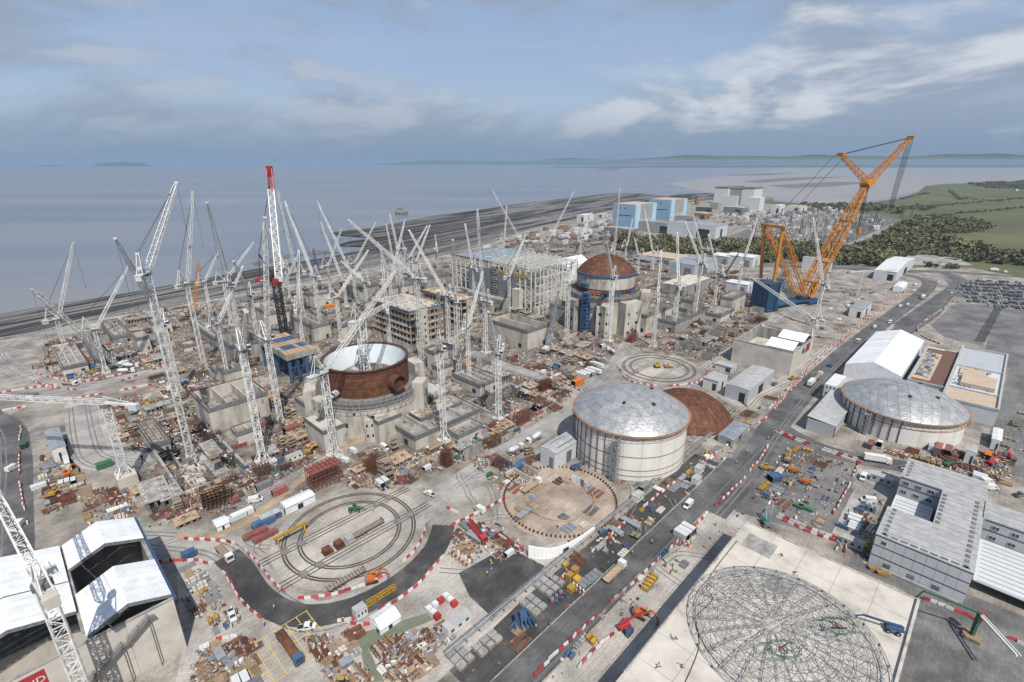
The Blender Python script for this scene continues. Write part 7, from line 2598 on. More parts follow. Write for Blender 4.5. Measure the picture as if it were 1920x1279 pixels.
UD, VD = GA, GA + math.pi / 2
for kind, p, a, lab in (
		("van_white", (1914 - 296, 898), UD + math.pi, None), ("van_white", (1627, 941), VD + 0.5, None), ("pickup_white", (436, 1157), -0.9, "white pickup with open load bed on the pale yard below the S-bend"), ("pickup_white", (576, 1179), 0.15, None),
		("van_white", (34, 990), -1.3, None), ("pickup_white", (806, 928), 2.6, None), ("mixer", (965, 849), UD, None), ("mixer", (1003, 826), UD + math.pi, None), ("lorry_red", (893, 1000), VD + 2.9, "long red flatbed lorry beside the round earth pad"),
		("van_white", (899, 958), VD, None), ("lorry_flat", (995, 917), UD, None), ("lorry_blue", (541, 1215), VD + math.pi, "long blue-cabbed lorry parked on the yellow hatched bay"), ("trailer", (690, 995), UD, "loaded long trailer standing inside the near ring track"), ("trailer", (650, 1090), UD - 0.05, "empty dark trailer parked across the near ring track"),
		("van_white", (1668, 606), UD + math.pi, None), ("van_white", (1688, 576), UD, None), ("van_white", (1702, 573), UD, None), ("van_white", (1714, 547), UD, None), ("pickup_white", (1784, 551), UD, None), ("van_blue", (1557, 687), UD, "pale blue van alone on the asphalt road below the marquee"), ("van_white", (1716, 535), 0.3, None),
		("telehandler_yellow", (1486, 712), 0.2, None), ("lorry_flat", (1533, 709), UD, None), ("pickup_white", (1447, 716), UD, None), ("pickup_white", (1442, 709), UD, None), ("pickup_grey", (1452, 722), UD, None), ("van_white", (1850, 906), 0.1, None), ("van_white", (1858, 917), 0.0, None), ("pickup_grey", (1912, 930), 0.2, None),
		("boomlift_orange", (1488, 885), -0.6, "upper orange boom lift on the fenced grey yard"), ("boomlift_orange", (1512, 908), -0.6, "lower orange boom lift on the fenced grey yard"), ("excavator_yellow", (1476, 865), 0.9, None), ("telehandler_yellow", (1435, 880), -0.3, None), ("boomlift_blue", (1672, 1183), 2.7, "blue boom lift standing on the pale roof slab edge"),
		("excavator_orange", (1200, 1155), -0.6, None), ("boomlift_red", (1172, 1178), 0.5, None), ("excavator_green", (1436, 985), 1.4, None), ("telehandler_green", (665, 958), 0.2, "bright green machine on the near ring track"), ("excavator_orange", (697, 1090), 0.3, None), ("excavator_orange", (1676, 1230), 0.8, None),
		("excavator_red", (1895, 862), 1.2, None), ("telehandler_green", (1775, 872), 0.1, None), ("telehandler_yellow", (1252, 690), 0.1, None), ("excavator_yellow", (1232, 689), 0.4, None), ("mixer", (245, 690), 0.2, None), ("mixer", (235, 700), 0.4, None), ("lorry_flat", (1045, 720), VD, None), ("lorry_box", (1120, 690), VD, None), ("lorry_box", (1115, 700), VD, None),
		("van_white", (661, 848), 2.5, None), ("van_white", (645, 866), 2.6, None), ("excavator_yellow", (578, 850), 0.6, None), ("van_white", (722, 842), -0.7, None), ("pickup_white", (933, 798), -0.7, None), ("van_white", (1305, 612), 0.2, None), ("lorry_flat", (1420, 616), 0.4, None), ("telehandler_yellow", (276, 757), 0.4, None),
		("lorry_red", (905, 700), 0.7, None), ("mixer", (1146, 662), 1.9, None), ("excavator_orange", (1215, 632), 0.4, None), ("lorry_flat", (820, 840), UD, None), ("van_white", (480, 940), 0.4, None), ("pickup_white", (1180, 775), UD, None), ("telehandler_yellow", (640, 1290), 0, None),
		("excavator_yellow", (100, 930), 0.5, None), ("excavator_orange", (125, 895), 1.5, None), ("lorry_box", (1862, 508), 0.05, "white coach-like lorry on the road by the green field"), ("van_white", (1885, 511), 0.05, None), ("boomlift_blue", (1080, 880), 0.4, None), ("boomlift_red", (1858, 870), 0.4, None),
		("lorry_flat", (130, 722), -0.2, None), ("telehandler_yellow", (175, 700), 0.3, None), ("excavator_yellow", (860, 640), 0.3, None), ("van_white", (1020, 700), UD, None), ("pickup_white", (930, 640), 0.2, None), ("lorry_flat", (1460, 640), 0.6, None), ("van_white", (1590, 575), 0.4, None), ("lorry_box", (1520, 722), UD, None), ("lorry_flat", (1610, 640), UD + math.pi, None), ("van_white", (1640, 615), UD, None), ("lorry_flat", (1150, 1080), UD, None), ("van_white", (1290, 950), UD + math.pi, None), ("lorry_box", (1640, 866), -0.35, None), ("pickup_white", (1700, 880), -0.3, None), ("lorry_flat", (300, 735), 0.3, None), ("van_white", (60, 750), 0.1, None), ("van_white", (25, 880), 1.5, None), ("lorry_flat", (420, 1040), -0.7, None), ("pickup_white", (1250, 622), 0.4, None), ("lorry_box", (1730, 560), UD, None), ("van_white", (1760, 532), UD, None)):
	z_ = 12.03 if "roof slab edge" in (lab or "") else (0.25 if "ring track" in (lab or "") else 0.12)
	x, y = G(*p, z_)
	place(kind, x, y, a, z_, None, lab)
# load on the long trailer
x, y = G(690, 995)
for k, (o1, col, nm, lab) in enumerate(((-16, "rust", "steel_stack", "first stack of rusty frames beside the long trailer on the near ring"), (-11.5, "rust", "steel_stack", "second stack of rusty frames beside the long trailer on the near ring"), (-7.5, "pallet", "wrapped_load", "grey wrapped load beside the long trailer on the near ring"))):
	c = xy(*(lambda t: (t[0] + o1, t[1]))(uv(x, y)))
	sm_ = MB()
	for i in range(5):
		sm_.box(random.uniform(-.2, .2), random.uniform(-.2, .2), i * 0.4, 3.4 - 0.2 * i, 3.0, 0.32, 0, GA)
	tag(sm_.build(nm, col, None, (*c, 0.12)), lab, "load")
PEOPLE_PX = [(1448, 808), (1455, 812), (1668, 1180), (1185, 1040), (1222, 1020), (1260, 1062), (1268, 1075), (281, 990), (300, 986), (450, 1163), (515, 1143), (700, 960), (1046, 990), (1110, 1170), (1640, 930), (1655, 940), (1652, 948), (1600, 860), (1430, 880), (1000, 915), (860, 870), (930, 985), (1590, 960), (740, 1200),
			 (600, 1240), (880, 1240), (1005, 1180), (1290, 900), (1380, 870), (1400, 850), (1440, 825), (1320, 1085)]
for p in PEOPLE_PX:
	x, y = G(*p)
	if is_free(x, y, 0.2) or True:
		place("person", x, y, rnd() * 6.28, 0.13)

for k in range(46):
	x, y = G(random.uniform(250, 1500), random.uniform(640, 1180))
	if is_free(x, y, 0.3):
		place("person", x, y, rnd() * 6.28, 0.13)

# ================================================================== LOOSE MATERIALS
CL = {}

def reg(kind, name, cat, me, desc, r):
	CL[kind] = (name, cat, me, desc, r)

def container_mesh(col, ln=6.1):
	mb = MB()
	mb.box(0, 0, 0.05, ln, 2.44, 2.5)
	n = int(ln / 0.6)
	for k in range(n):
		for s_ in (-1, 1):
			mb.box(-ln / 2 + 0.35 + k * 0.6, s_ * 1.235, 0.25, 0.26, 0.07, 2.1)
	for s_ in (-1, 1):
		mb.box(ln / 2 + 0.02, s_ * 0.6, 0.2, 0.06, 1.1, 2.2, 1)
		mb.box(s_ * (ln / 2 - .1), 0, 0, 0.2, 2.5, 2.62, 1)
	return mb.mesh("container", [col, "steel_grey"])

for col, nm in (("blue", "blue"), ("red_oxide", "rust-red"), ("green", "green"), ("white", "white"), ("orange", "orange"), ("steel_grey", "dark grey"), ("clad_light", "pale grey")):
	reg("cont_" + col, "shipping_container", "container", container_mesh(col), nm + " shipping container", 3)

def cabin_mesh(col):
	mb = MB()
	mb.box(0, 0, 0.1, 7.2, 2.8, 2.6)
	mb.box(0, 0, 2.7, 7.4, 3.0, 0.15, 1)
	for k in range(3):
		for s_ in (-1, 1):
			mb.box(-2.3 + k * 2.3, s_ * 1.4, 1.2, 1.0, 0.08, 0.9, 2)
	mb.box(3.6, 0.5, 0.15, 0.08, 0.9, 2.0, 2)
	return mb.mesh("site_cabin", [col, "roof_grey", "glass"])

for col, nm in (("white", "white"), ("clad_grey", "grey"), ("blue", "blue"), ("steel_cream", "cream")):
	reg("cabin_" + col, "site_cabin", "cabin", cabin_mesh(col), nm + " site cabin", 3.4)
for v_ in range(3):
	mb = MB()
	for k in range(16):
		y0 = random.uniform(-1.1, 1.1)
		mb.bar((-4 + rnd() * .6, y0, 0.1 + 0.09 * (k % 5)), (4 - rnd() * .8, y0 + random.uniform(-.3, .3), 0.12 + 0.09 * (k % 5)), 0.12)
	reg("rebar%d" % v_, "rebar_bundle", "rebar", mb.mesh("rebar_bundle", "rebar"), "bundle of rusty rebar", 3)
	mb = MB()
	ln, hh = 5.0 + v_ * 2, 2.4 + v_ * 0.6
	for i in range(6):
		x0 = -ln / 2 + ln * i / 5
		for y0 in (-1.2, 0, 1.2):
			mb.bar((x0, y0, 0), (x0, y0, hh), 0.13)
		for z0 in (0.3, hh * 0.5, hh):
			mb.bar((x0, -1.3, z0), (x0, 1.3, z0), 0.11)
	for y0 in (-1.2, 0, 1.2):
		for z0 in (0.15, hh * 0.33, hh * 0.66, hh):
			mb.bar((-ln / 2, y0, z0), (ln / 2, y0, z0), 0.13)
	reg("cage%d" % v_, "rebar_cage", "rebar cage", mb.mesh("rebar_cage", ["rebar", "red_oxide", "rust_dark"][v_:] or "rebar"), "open rusty rebar cage", 3)
	mb = MB()
	for k in range(8):
		for l in range(3):
			if rnd() < 0.85:
				mb.box(random.uniform(-.3, .3), -1.2 + k * 0.34, l * 0.24, 4.2 + rnd(), 0.28, 0.2)
	reg("timber%d" % v_, "timber_stack", "timber", mb.mesh("timber_stack", "timber"), "stack of sawn timber", 2)
	mb = MB()
	for k in range(5 + v_):
		mb.box(random.uniform(-.15, .15), random.uniform(-.1, .1), k * 0.24, 3.2, 2.2, 0.17, k % 2)
	reg("form%d" % v_, "formwork_stack", "formwork", mb.mesh("formwork_stack", [["steel_grey", "plywood"], ["yellow", "plywood"], ["galv", "steel_grey"]][v_]), ["dark formwork panel stack", "yellow formwork panel stack", "grey formwork panel stack"][v_], 1.8)
	mb = MB()
	for l in range(3):
		for k in range(5 - l):
			mb.cyl((-3, -1 + k * 0.5 + l * 0.25, 0.25 + l * 0.43), (3, -1 + k * 0.5 + l * 0.25, 0.25 + l * 0.43), 0.24, 8)
	reg("pipe%d" % v_, "pipe_stack", "pipes", mb.mesh("pipe_stack", ["galv", "rust", "blue"][v_]), ["stack of grey steel pipes", "stack of rusty steel pipes", "stack of blue pipes"][v_], 2.4)
	mb = MB()
	for k in range(6):
		y0 = -1.2 + k * 0.45
		mb.box(random.uniform(-.5, .5), y0, 0.1, 5.5, 0.3, 0.05)
		mb.box(0, y0, 0.15, 5.2, 0.06, 0.3)
		mb.box(random.uniform(-.2, .2), y0, 0.45, 5.3, 0.3, 0.05)
	reg("beam%d" % v_, "steel_beams", "beams", mb.mesh("steel_beams", ["galv", "rust", "steel_grey"][v_]), ["row of galvanised steel beams", "row of rusty steel beams", "row of dark steel beams"][v_], 2.4)
	mb = MB()
	for i in range(3):
		for j in range(2):
			z0 = 0.1
			cx, cy = -1.1 + i * 1.1, -0.55 + j * 1.1
			mb.hexa([(cx - .45, cy - .45, z0), (cx + .45, cy - .45, z0), (cx + .45, cy + .45, z0), (cx - .45, cy + .45, z0)], [(cx - .5, cy - .5, z0 + .7), (cx + .5, cy - .5, z0 + .7), (cx + .5, cy + .5, z0 + .7), (cx - .5, cy + .5, z0 + .7)])
			mb.box(cx, cy, z0 + 0.7, 0.8, 0.8, 0.2 + 0.15 * rnd(), 0, rnd(), 0.45)
			if v_ == 0 and i == 1:
				break
	reg("bags%d" % v_, "bulk_bags", "bulk bags", mb.mesh("bulk_bags", "bag"), "cluster of white bulk bags", 1.7)
	mb = MB()
	for i in range(2 + v_):
		for j in range(2):
			mb.box(-1.4 + i * 1.4, -0.7 + j * 1.4, 0, 1.2, 1.2, 0.14, 1)
			mb.box(-1.4 + i * 1.4, -0.7 + j * 1.4, 0.15, 1.1, 1.1, 0.6 + 0.7 * rnd())
	reg("pallets%d" % v_, "pallet_goods", "pallets", mb.mesh("pallet_goods", [["pallet", "conc_pale", "yellow"][v_], "timber"]), ["grey shrink-wrapped pallets", "pale block pallets", "yellow-covered pallets"][v_], 2)
mb = MB()
for k in range(3):
	mb.cyl((k * 1.7, -0.55, 0.9), (k * 1.7, -0.45, 0.9), 0.9, 16, 1)
	mb.cyl((k * 1.7, 0.45, 0.9), (k * 1.7, 0.55, 0.9), 0.9, 16, 1)
	mb.cyl((k * 1.7, -0.45, 0.9), (k * 1.7, 0.45, 0.9), 0.55, 12)
reg("drums", "cable_drums", "cable drums", mb.mesh("cable_drums", ["rust", "timber"]), "row of wooden cable drums", 2)
for col, nm in (("green", "green"), ("yellow", "yellow"), ("red", "red"), ("blue", "blue")):
	mb = MB()
	mb.hexa([(-1.2, -.8, 0.1), (1.2, -.8, 0.1), (1.2, .8, 0.1), (-1.2, .8, 0.1)], [(-1.9, -.9, 1.3), (1.9, -.9, 1.3), (1.9, .9, 1.3), (-1.9, .9, 1.3)])
	mb.box(0, 0, 1.305, 3.3, 1.5, 0.05, 1)
	reg("skip_" + col, "skip", "skip", mb.mesh("skip", [col, "mud"]), nm + " waste skip", 1.9)
	mb = MB()
	mb.box(0, 0, 0.25, 2.8, 1.2, 1.5)
	mb.box(0, 0, 0.0, 3.0, 1.3, 0.25, 1)
	mb.box(0.8, 0, 1.75, 0.3, 0.3, 0.4, 1)
	mb.box(-1.41, 0, 0.5, 0.05, 0.9, 0.9, 1)
	reg("gen_" + col, "generator", "generator", mb.mesh("generator", [col, "steel_grey"]), nm + " generator set", 1.6)
mb = MB()
for i in range(3):
	for j in range(3):
		mb.bar((-2.2 + i * 2.2, -1.5 + j * 1.5, 0), (-2.2 + i * 2.2, -1.5 + j * 1.5, 3.4), 0.1)
for z0 in (1.1, 2.2, 3.3):
	mb.box(0, 0, z0, 4.6, 3.2, 0.09, 1)
	for j in (-1.5, 1.5):
		mb.bar((-2.3, j, z0 + 0.5), (2.3, j, z0 + 0.5), 0.08)
reg("scaf", "scaffold_tower", "scaffold", mb.mesh("scaffold_tower", ["scaffold", "timber"]), "scaffold tower with timber decks", 2.6)
mb = MB()
mb.box(0, 0, 0, 3.2, 0.5, 2.8)
mb.box(0, 0.9, 0, 3.2, 1.3, 0.4)
reg("precast", "precast_unit", "precast unit", mb.mesh("precast_unit", "conc_pale"), "pale precast concrete L unit", 1.9)
mb = MB()
for k in range(6):
	mb.box(random.uniform(-1.6, 1.6), random.uniform(-1.2, 1.2), 0, random.uniform(.5, 1.6), random.uniform(.4, 1.2), random.uniform(.3, 1.3), k % 4, rnd())
reg("oddments", "site_oddments", "oddments", mb.mesh("site_oddments", ["steel_grey", "blue", "red_oxide", "conc_grey"]), "small pile of grey oddments", 1.8)
mb = MB()
for k in range(6):
	mb.box(random.uniform(-1.6, 1.6), random.uniform(-1.2, 1.2), 0, random.uniform(.5, 1.8), random.uniform(.4, 1.2), random.uniform(.3, 1.2), k % 4, rnd())
reg("oddments2", "site_oddments", "oddments", mb.mesh("site_oddments", ["timber", "white", "rebar", "orange"]), "small pile of brown oddments", 1.8)
for v_ in range(2):
	mb = MB()
	for k in range(13):
		mb.box(-3 + k * 0.5, 0, 0.12, 0.09, 4.4, 0.09)
		mb.box(0, -2.2 + k * 0.36, 0.21, 6.2, 0.09, 0.09)
	for k in range(40):
		x0, y0 = -2.9 + (k % 8) * 0.83, -2.1 + (k // 8) * 1.05
		mb.bar((x0, y0, 0.1), (x0, y0, 1.1 + rnd()), 0.09)
	mb.box(0, 0, 0, 6.6, 4.8, 0.1, 1)
	reg("mat%d" % v_, "rebar_mat", "rebar mat", mb.mesh("rebar_mat", [("rebar", "rust_dark")[v_], "conc_dark"]), ("brown", "dark")[v_] + " rebar mat with starter bars", 3)
	mb = MB()
	hh = 2.2 + v_ * 1.4
	mb.box(0, 0, 0, 8.5, 0.5, hh)
	mb.box(4.0, 2.2, 0, 0.5, 3.9, hh * 0.8)
	mb.box(-2, -0.6, 0, 0.3, 0.7, hh * 0.7)
	for k in range(16):
		mb.bar((-4.1 + k * 0.54, 0, hh), (-4.1 + k * 0.54, 0, hh + 0.9), 0.08, 1)
	reg("wall%d" % v_, "concrete_wall", "concrete wall", mb.mesh("concrete_wall", [("conc", "conc_grey")[v_], "rebar"]), ("low beige", "tall grey")[v_] + " unfinished concrete wall", 4)
	mb = MB()
	for i in range(4):
		for j in range(3):
			mb.box(-3 + i * 2, -2 + j * 2, 0, 0.8, 0.8, 1.6 + v_)
	mb.box(0, 0, 1.65 + v_, 7.4, 5.4, 0.35, 1)
	for k in range(14):
		mb.box(random.uniform(-3, 3), random.uniform(-2, 2), 2.0 + v_, random.uniform(.4, 1.6), random.uniform(.2, .9), random.uniform(.1, .6), random.randrange(4))
	reg("deck%d" % v_, "raised_deck", "raised deck", mb.mesh("raised_deck", ["steel_grey", ("plywood", "conc_grey")[v_], "blue", "conc_pale"]), ("plywood", "grey")[v_] + " raised deck on props", 3.6)
mb = MB()
mb.box(0, 0, 0, 2.6, 0.2, 2.4)
mb.box(0, 0.5, 0, 0.2, 1.0, 1.6)
reg("shutter", "wall_shutter", "wall shutter", mb.mesh("wall_shutter", "red_oxide"), "upright red wall shutter", 1.5)
mb = MB()
mb.box(0, 0, 0.0, 4.0, 0.3, 3.0)
for k in range(5):
	mb.box(-1.8 + k * .9, -0.22, 0, 0.15, 0.2, 3.0, 1)
reg("shutter2", "wall_shutter", "wall shutter", mb.mesh("wall_shutter", ["blue", "steel_grey"]), "upright blue wall shutter", 2)

def put(kind, x, y, rz, z=0.12, scale=None, label=None, check=True):
	name, cat, me, desc, r = CL[kind]
	if check and not is_free(x, y, r * 0.55):
		return None
	o = link(name, me, None, (x, y, z), rz, scale)
	tag(o, label or desc, cat, desc + " group", auto=label is None)
	F_CIRC.append((x, y, r * 0.62))
	return o

# hand-placed pieces
for kind, p, a, sc_ in (
		("cont_orange", (1083, 722), UD, (1.5, 1.3, 1.5)), ("cont_white", (1090, 706), VD, (1.4, 1, 1)), ("cont_white", (1098, 704), VD, (1.4, 1, 1)), ("cont_white", (1106, 701), VD, (1.4, 1, 1)), ("cont_white", (1113, 698), VD, (1.4, 1, 1)), ("cont_blue", (495, 985), UD, (1.3, 1, 1)), ("cabin_blue", (508, 975), UD, None),
		("cont_red_oxide", (480, 1003), UD, (1.4, 1, 0.6)), ("cont_red_oxide", (498, 1008), UD, (1.4, 1, 0.6)), ("cont_red_oxide", (1775, 852), UD, (1.2, 1, 1.4)), ("cont_red_oxide", (1757, 848), UD, (1.2, 1, 1.4)), ("cont_red_oxide", (1790, 858), UD, None), ("cont_green", (197, 876), UD, (1, 1.3, 1)), ("cont_green", (45, 838), VD, None),
		("cont_blue", (975, 878), UD, None), ("cont_blue", (1228, 888), UD, None), ("gen_green", (918, 893), UD, None), ("cabin_white", (1195, 937), UD, (0.7, 1, 1)), ("cont_steel_grey", (1208, 918), UD, None), ("cabin_steel_cream", (857, 1175), UD, (1.2, 1.1, 1.1)), ("cabin_white", (676, 1155), UD, (0.5, 1, 1.2)),
		("cabin_clad_grey", (1652, 905), VD, (1.1, 1.2, 1.2)), ("cabin_clad_grey", (1598, 1025), VD, (0.9, 1.1, 1.1)), ("cabin_white", (1305, 905), UD, (0.6, 1, 1)), ("cabin_white", (1310, 885), UD, (0.6, 1, 1)), ("skip_yellow", (1640, 1070), -0.5, None), ("skip_yellow", (1655, 1078), -0.5, None), ("cont_blue", (1580, 990), VD, (0.6, 0.6, 0.5)),
		("cont_blue", (355, 1045), UD, (0.7, 1, 1)), ("gen_blue", (1180, 1190), UD, None), ("gen_red", (1172, 1172), UD, None), ("cont_red_oxide", (525, 925), UD, None), ("cont_red_oxide", (460, 820), UD, (1.2, 1.8, 1.6)), ("cont_red_oxide", (548, 812), UD, (1.2, 1.8, 1.6)), ("cont_red_oxide", (450, 838), UD, (1.0, 1, .8)),
		("cont_steel_grey", (495, 915), UD, None), ("cabin_steel_cream", (552, 862), UD, None), ("cont_green", (940, 775), VD, (.7, 1, .8)), ("cont_red_oxide", (930, 805), UD, (0.7, 0.7, 0.6)), ("cont_red_oxide", (1010, 775), UD, (0.9, 1, 0.4)), ("drums", (860, 1032), 0.3, (1.2, 1.2, 1.2)), ("drums", (868, 1040), 0.3, None), ("skip_red", (1455, 938), 0.2, (.6, .6, .6)),
		("cont_blue", (1452, 900), 0.3, (0.9, 1.4, 1)), ("cont_green", (1510, 955), VD, (0.9, 0.8, 0.5)), ("cont_green", (1498, 952), VD, (0.5, 0.8, 0.5)), ("cont_white", (1870, 830), UD, None), ("cont_orange", (1850, 858), UD, None), ("cabin_white", (1745, 845), UD, (0.5, .8, 1)), ("cont_red_oxide", (1630, 838), UD, None), ("cont_white", (1648, 836), UD, (0.5, .9, 1)),
		("cabin_white", (610, 570), 0.4, (1.6, 2, 1.6)), ("cont_orange", (620, 578), 0.3, (1.6, 1.8, 1.4)), ("cont_blue", (1130, 1000), 0.3, (.5, .5, .5)), ("cont_clad_light", (440, 975), UD, (1.5, 1, .8)), ("cont_white", (455, 968), UD, (1.4, 1, .9))):
	x, y = G(*p)
	put(kind, x, y, a, 0.12, sc_, None, False)
# yellow crates and wrapped bundles on the dark lower yard
cu, cv = uv(*G(1068, 1085))
for i, (a, b_, hh) in enumerate(((0, 0, 1.8), (3.2, 0.4, 1.8), (0.6, -2.6, 1.6), (-3.6, -3.4, 1.5))):
	c = xy(cu + a, cv + b_)
	bm_ = MB().box(0, 0, 0.15, 2.4, 2.0, hh, 0, GA)
	bm_.box(0, 0, 0, 2.5, 2.1, 0.15, 1, GA)
	for s_ in (-0.7, 0.7):
		bm_.box(s_ * UX, s_ * UY, hh + 0.15, 0.15, 2.02, 0.04, 1, GA)
	tag(bm_.build("yellow_crate", ["yellow", "timber"], None, (*c, 0.08)), "yellow plastic-wrapped crate " + ("at the top of", "tallest and easternmost in", "in the middle of", "lowest and apart from")[i] + " the dark-yard crate cluster", "crate", "yellow crates on the dark yard")
for ci, (p, nu_, nv_, lab) in enumerate((((1030, 1115), 3, 3, "grey wrapped bundle below the yellow crates"), ((1005, 1150), 2, 3, "grey wrapped bundle next to the blue steel heap"), ((865, 1250), 2, 3, "pale wrapped bundle by the pipe run at the bottom edge"), ((905, 1225), 3, 2, "long grey mesh bundle by the bottom edge"))):
	cu, cv = uv(*G(*p))
	pm_ = MB().box(0, 0, 0.12, 2.3, 1.9, 0.75, 0, GA).box(0, 0, 0, 2.5, 2.0, 0.12, 1, GA).box(0, 0, 0.87, 1.6, 1.2, 0.12, 2, GA).mesh("wrapped_bundle", ["pallet", "timber", "conc_grey"])
	for i in range(nu_):
		for j in range(nv_):
			o = link("wrapped_bundle", pm_, None, (*xy(cu + i * 2.9, cv + j * 2.4), 0.1), random.uniform(-.05, .05))
			tag(o, lab, "pallet goods", "bundles: " + lab)
			F_CIRC.append((*o.location[:2], 1.3))
# blue steel heap on the lower yard
hx, hy = G(975, 1172)
bh = thing("steel_frame_heap", "tangled heap of blue steel frames on the dark lower yard", "steel heap", None, (hx, hy, 0.1))
for k in range(9):
	a = k * 0.7
	fr = MB()
	p0 = Vector((random.uniform(-3.5, 3.5), random.uniform(-3, 3), 0.3))
	p1 = Vector((random.uniform(-1.2, 1.2), random.uniform(-1.2, 1.2), random.uniform(3.0, 6.5)))
	fr.bar(p0, p1, 0.55)
	fr.bar(p0 + Vector((1.4, 0.4, 0)), p1 + Vector((0.8, .3, -.4)), 0.45)
	fr.bar((p0 + p1) / 2, (p0 + p1) / 2 + Vector((1.2, 0.4, 0)), 0.4)
	fr.build("frame", "blue", bh)
MB().box(0, -1.5, 0, 5, 3, 0.25, 0, GA).build("timber_bed", "timber", bh)
F_CIRC.append((hx, hy, 5))
# red-and-white block stack beside the small marquee
cu, cv = uv(*G(820, 1160))
for i in range(4):
	for j in range(3):
		if rnd() < 0.85:
			col = "red" if (i + 2 * j) % 3 == 0 else "white"
			me = MB().box(0, 0, 0, 1.9, 1.7, 1.5, 0, GA).box(0, 0, 1.5, 1.5, 1.3, 0.25, 0, GA).mesh("water_tank", col)
			o = link("water_tank", me, None, (*xy(cu + i * 2.2, cv + j * 2.0), 0.1))
			tag(o, ("red" if col == "red" else "white") + " plastic block in the red and white stack by the small marquee", "plastic block", col + " blocks in the stack")
# big rebar cages
for p, ln, wd_, hh, m_, rz, lab in (((610, 905), 13, 7, 9, "red_oxide", UD, "tall red-painted reinforcement cage beside the near ring track"), ((408, 945), 10, 6, 7, "rust", UD - 0.2, "large rusty reinforcement cage near the boardwalk left of the ring track"), ((980, 792), 10, 4, 6, "red_oxide", UD, "dark red reinforcement cage beside the rails left of the silver tank"),
									((1022, 730), 9, 4, 6, "rust", UD, "rusty reinforcement cage beside the eastern excavation"), ((703, 880), 7, 7, 6, "rust", UD + 0.3, "dark rusty reinforcement cage in front of the rusty ring"), ((838, 872), 4, 4, 8, "rust", UD, "narrow pointed rusty cage by the rails right of the rusty ring"), ((50, 745), 9, 5, 2, "galv", 0.2, "flat galvanised mesh stack beside the horizontal crane jib"),
									((1185, 640), 9, 5, 6, "red_oxide", UD, "red shuttered cage at the domed reactor's right foot"), ((1240, 600), 8, 5, 6, "red_oxide", UD, "second red shuttered cage right of the domed reactor")):
	x, y = G(*p)
	cg = thing("rebar_cage", lab, "rebar cage", None, (x, y, 0.1), rz)
	for half in range(2):
		mb = MB()
		for i in range(8):
			x0 = -ln / 2 + ln * i / 7
			for j in range(4):
				y0 = -wd_ / 2 + wd_ * j / 3
				if half == 0:
					mb.bar((x0, y0, 0), (x0, y0, hh), 0.16)
			for kz in range(6):
				z0 = 0.2 + (hh - 0.2) * kz / 5
				if half == 1:
					mb.bar((x0, -wd_ / 2, z0), (x0, wd_ / 2, z0), 0.16)
		if half == 1:
			for j in range(4):
				for kz in range(6):
					mb.bar((-ln / 2, -wd_ / 2 + wd_ * j / 3, 0.2 + (hh - .2) * kz / 5), (ln / 2, -wd_ / 2 + wd_ * j / 3, 0.2 + (hh - .2) * kz / 5), 0.16)
		mb.build(("upright_bars", "cross_bars")[half], m_, cg)
	MB().box(0, 0, hh * 0.92, ln * 1.02, wd_ * 1.02, 0.12).build("top_mesh", m_, cg) if "tall red" in lab else None
	F_CIRC.append((x, y, max(ln, wd_) * 0.5))
# yellow gantry beam over the near ring
gx, gy = G(547, 1012)
yg = thing("gantry_beam", "yellow lifting gantry over the near ring track", "gantry", None, (gx, gy, 0), UD + 0.05)
MB().bar((-6, 0, 4), (6, 0, 4), 0.9).build("beam", "yellow", yg)
for s_ in (-5, 5):
	MB().bar((s_, -1.6, 0.1), (s_, 0, 4), 0.4).bar((s_, 1.6, 0.1), (s_, 0, 4), 0.4).build("leg", "yellow", yg)
gx, gy = G(715, 1120)
yl = thing("gantry_beam", "yellow lattice beam lying along the S-bend barrier", "gantry", None, (gx, gy, 0.1), UD - 0.05)
MB().lattice((-5, 0, 0.8), (5, 0, 0.8), 1.2, 1.2, 8, 0.2, 0.14).build("beam", "yellow", yl)
# concrete pump at the lower right (green base, folded boom)
qx, qy = G(1820, 1195)
cpump = thing("concrete_pump", "green concrete placing boom with white mast on the gravel yard", "placing boom", None, (qx, qy, 0.1))
MB().box(0, 0, 0, 4, 4, 1.0, 0, GA).build("base", "timber", cpump)
MB().bar((0, 0, 1), (0, 0, 9), 0.9).build("column", "green", cpump)
MB().bar((0, 0, 9), (-13, 5, 12), 0.4).bar((-13, 5, 12), (-16, 7, 3), 0.3).build("arm", "green", cpump)
MB().bar((0, 0, 8.5), (-3, -14, 10), 0.5).bar((0.8, 0, 8.5), (-2, -14, 10), 0.3).build("second_arm", "white", cpump)
MB().box(1.6, 0.5, 6, 1.4, 1.4, 2.4).build("control_box", "red", cpump)

# random clutter by zone: (pixel polygon, count, weighted kinds)
MIX = {
	"works": ["rebar0", "rebar1", "rebar2", "cage0", "cage1", "timber0", "timber1", "timber2", "form0", "form1", "form2", "pipe1", "beam0", "beam1", "beam2", "bags0", "pallets0", "pallets1", "scaf", "scaf", "scaf", "scaf", "scaf", "shutter", "shutter", "shutter2", "oddments", "oddments", "oddments2", "oddments2", "cont_red_oxide", "cont_blue", "cont_clad_light", "skip_red", "precast", "cage2", "gen_green"] + ["mat0", "mat1", "wall0", "wall1", "deck0", "deck1"] * 3,
	"yard": ["beam0", "beam2", "pipe0", "form0", "form2", "pallets0", "pallets1", "bags1", "oddments", "oddments2", "timber0", "gen_yellow", "skip_green", "cont_clad_light", "rebar0", "gen_blue", "drums"],
	"store": ["timber0", "timber1", "timber2", "rebar0", "rebar1", "rebar2", "bags1", "pallets0", "pallets1", "form0", "form2", "oddments2", "drums", "skip_yellow", "cont_clad_light", "beam1", "beam0", "pipe1"],
	"pad": ["beam0", "form2", "rebar0", "timber1", "pipe0", "pallets1", "beam2"],
}

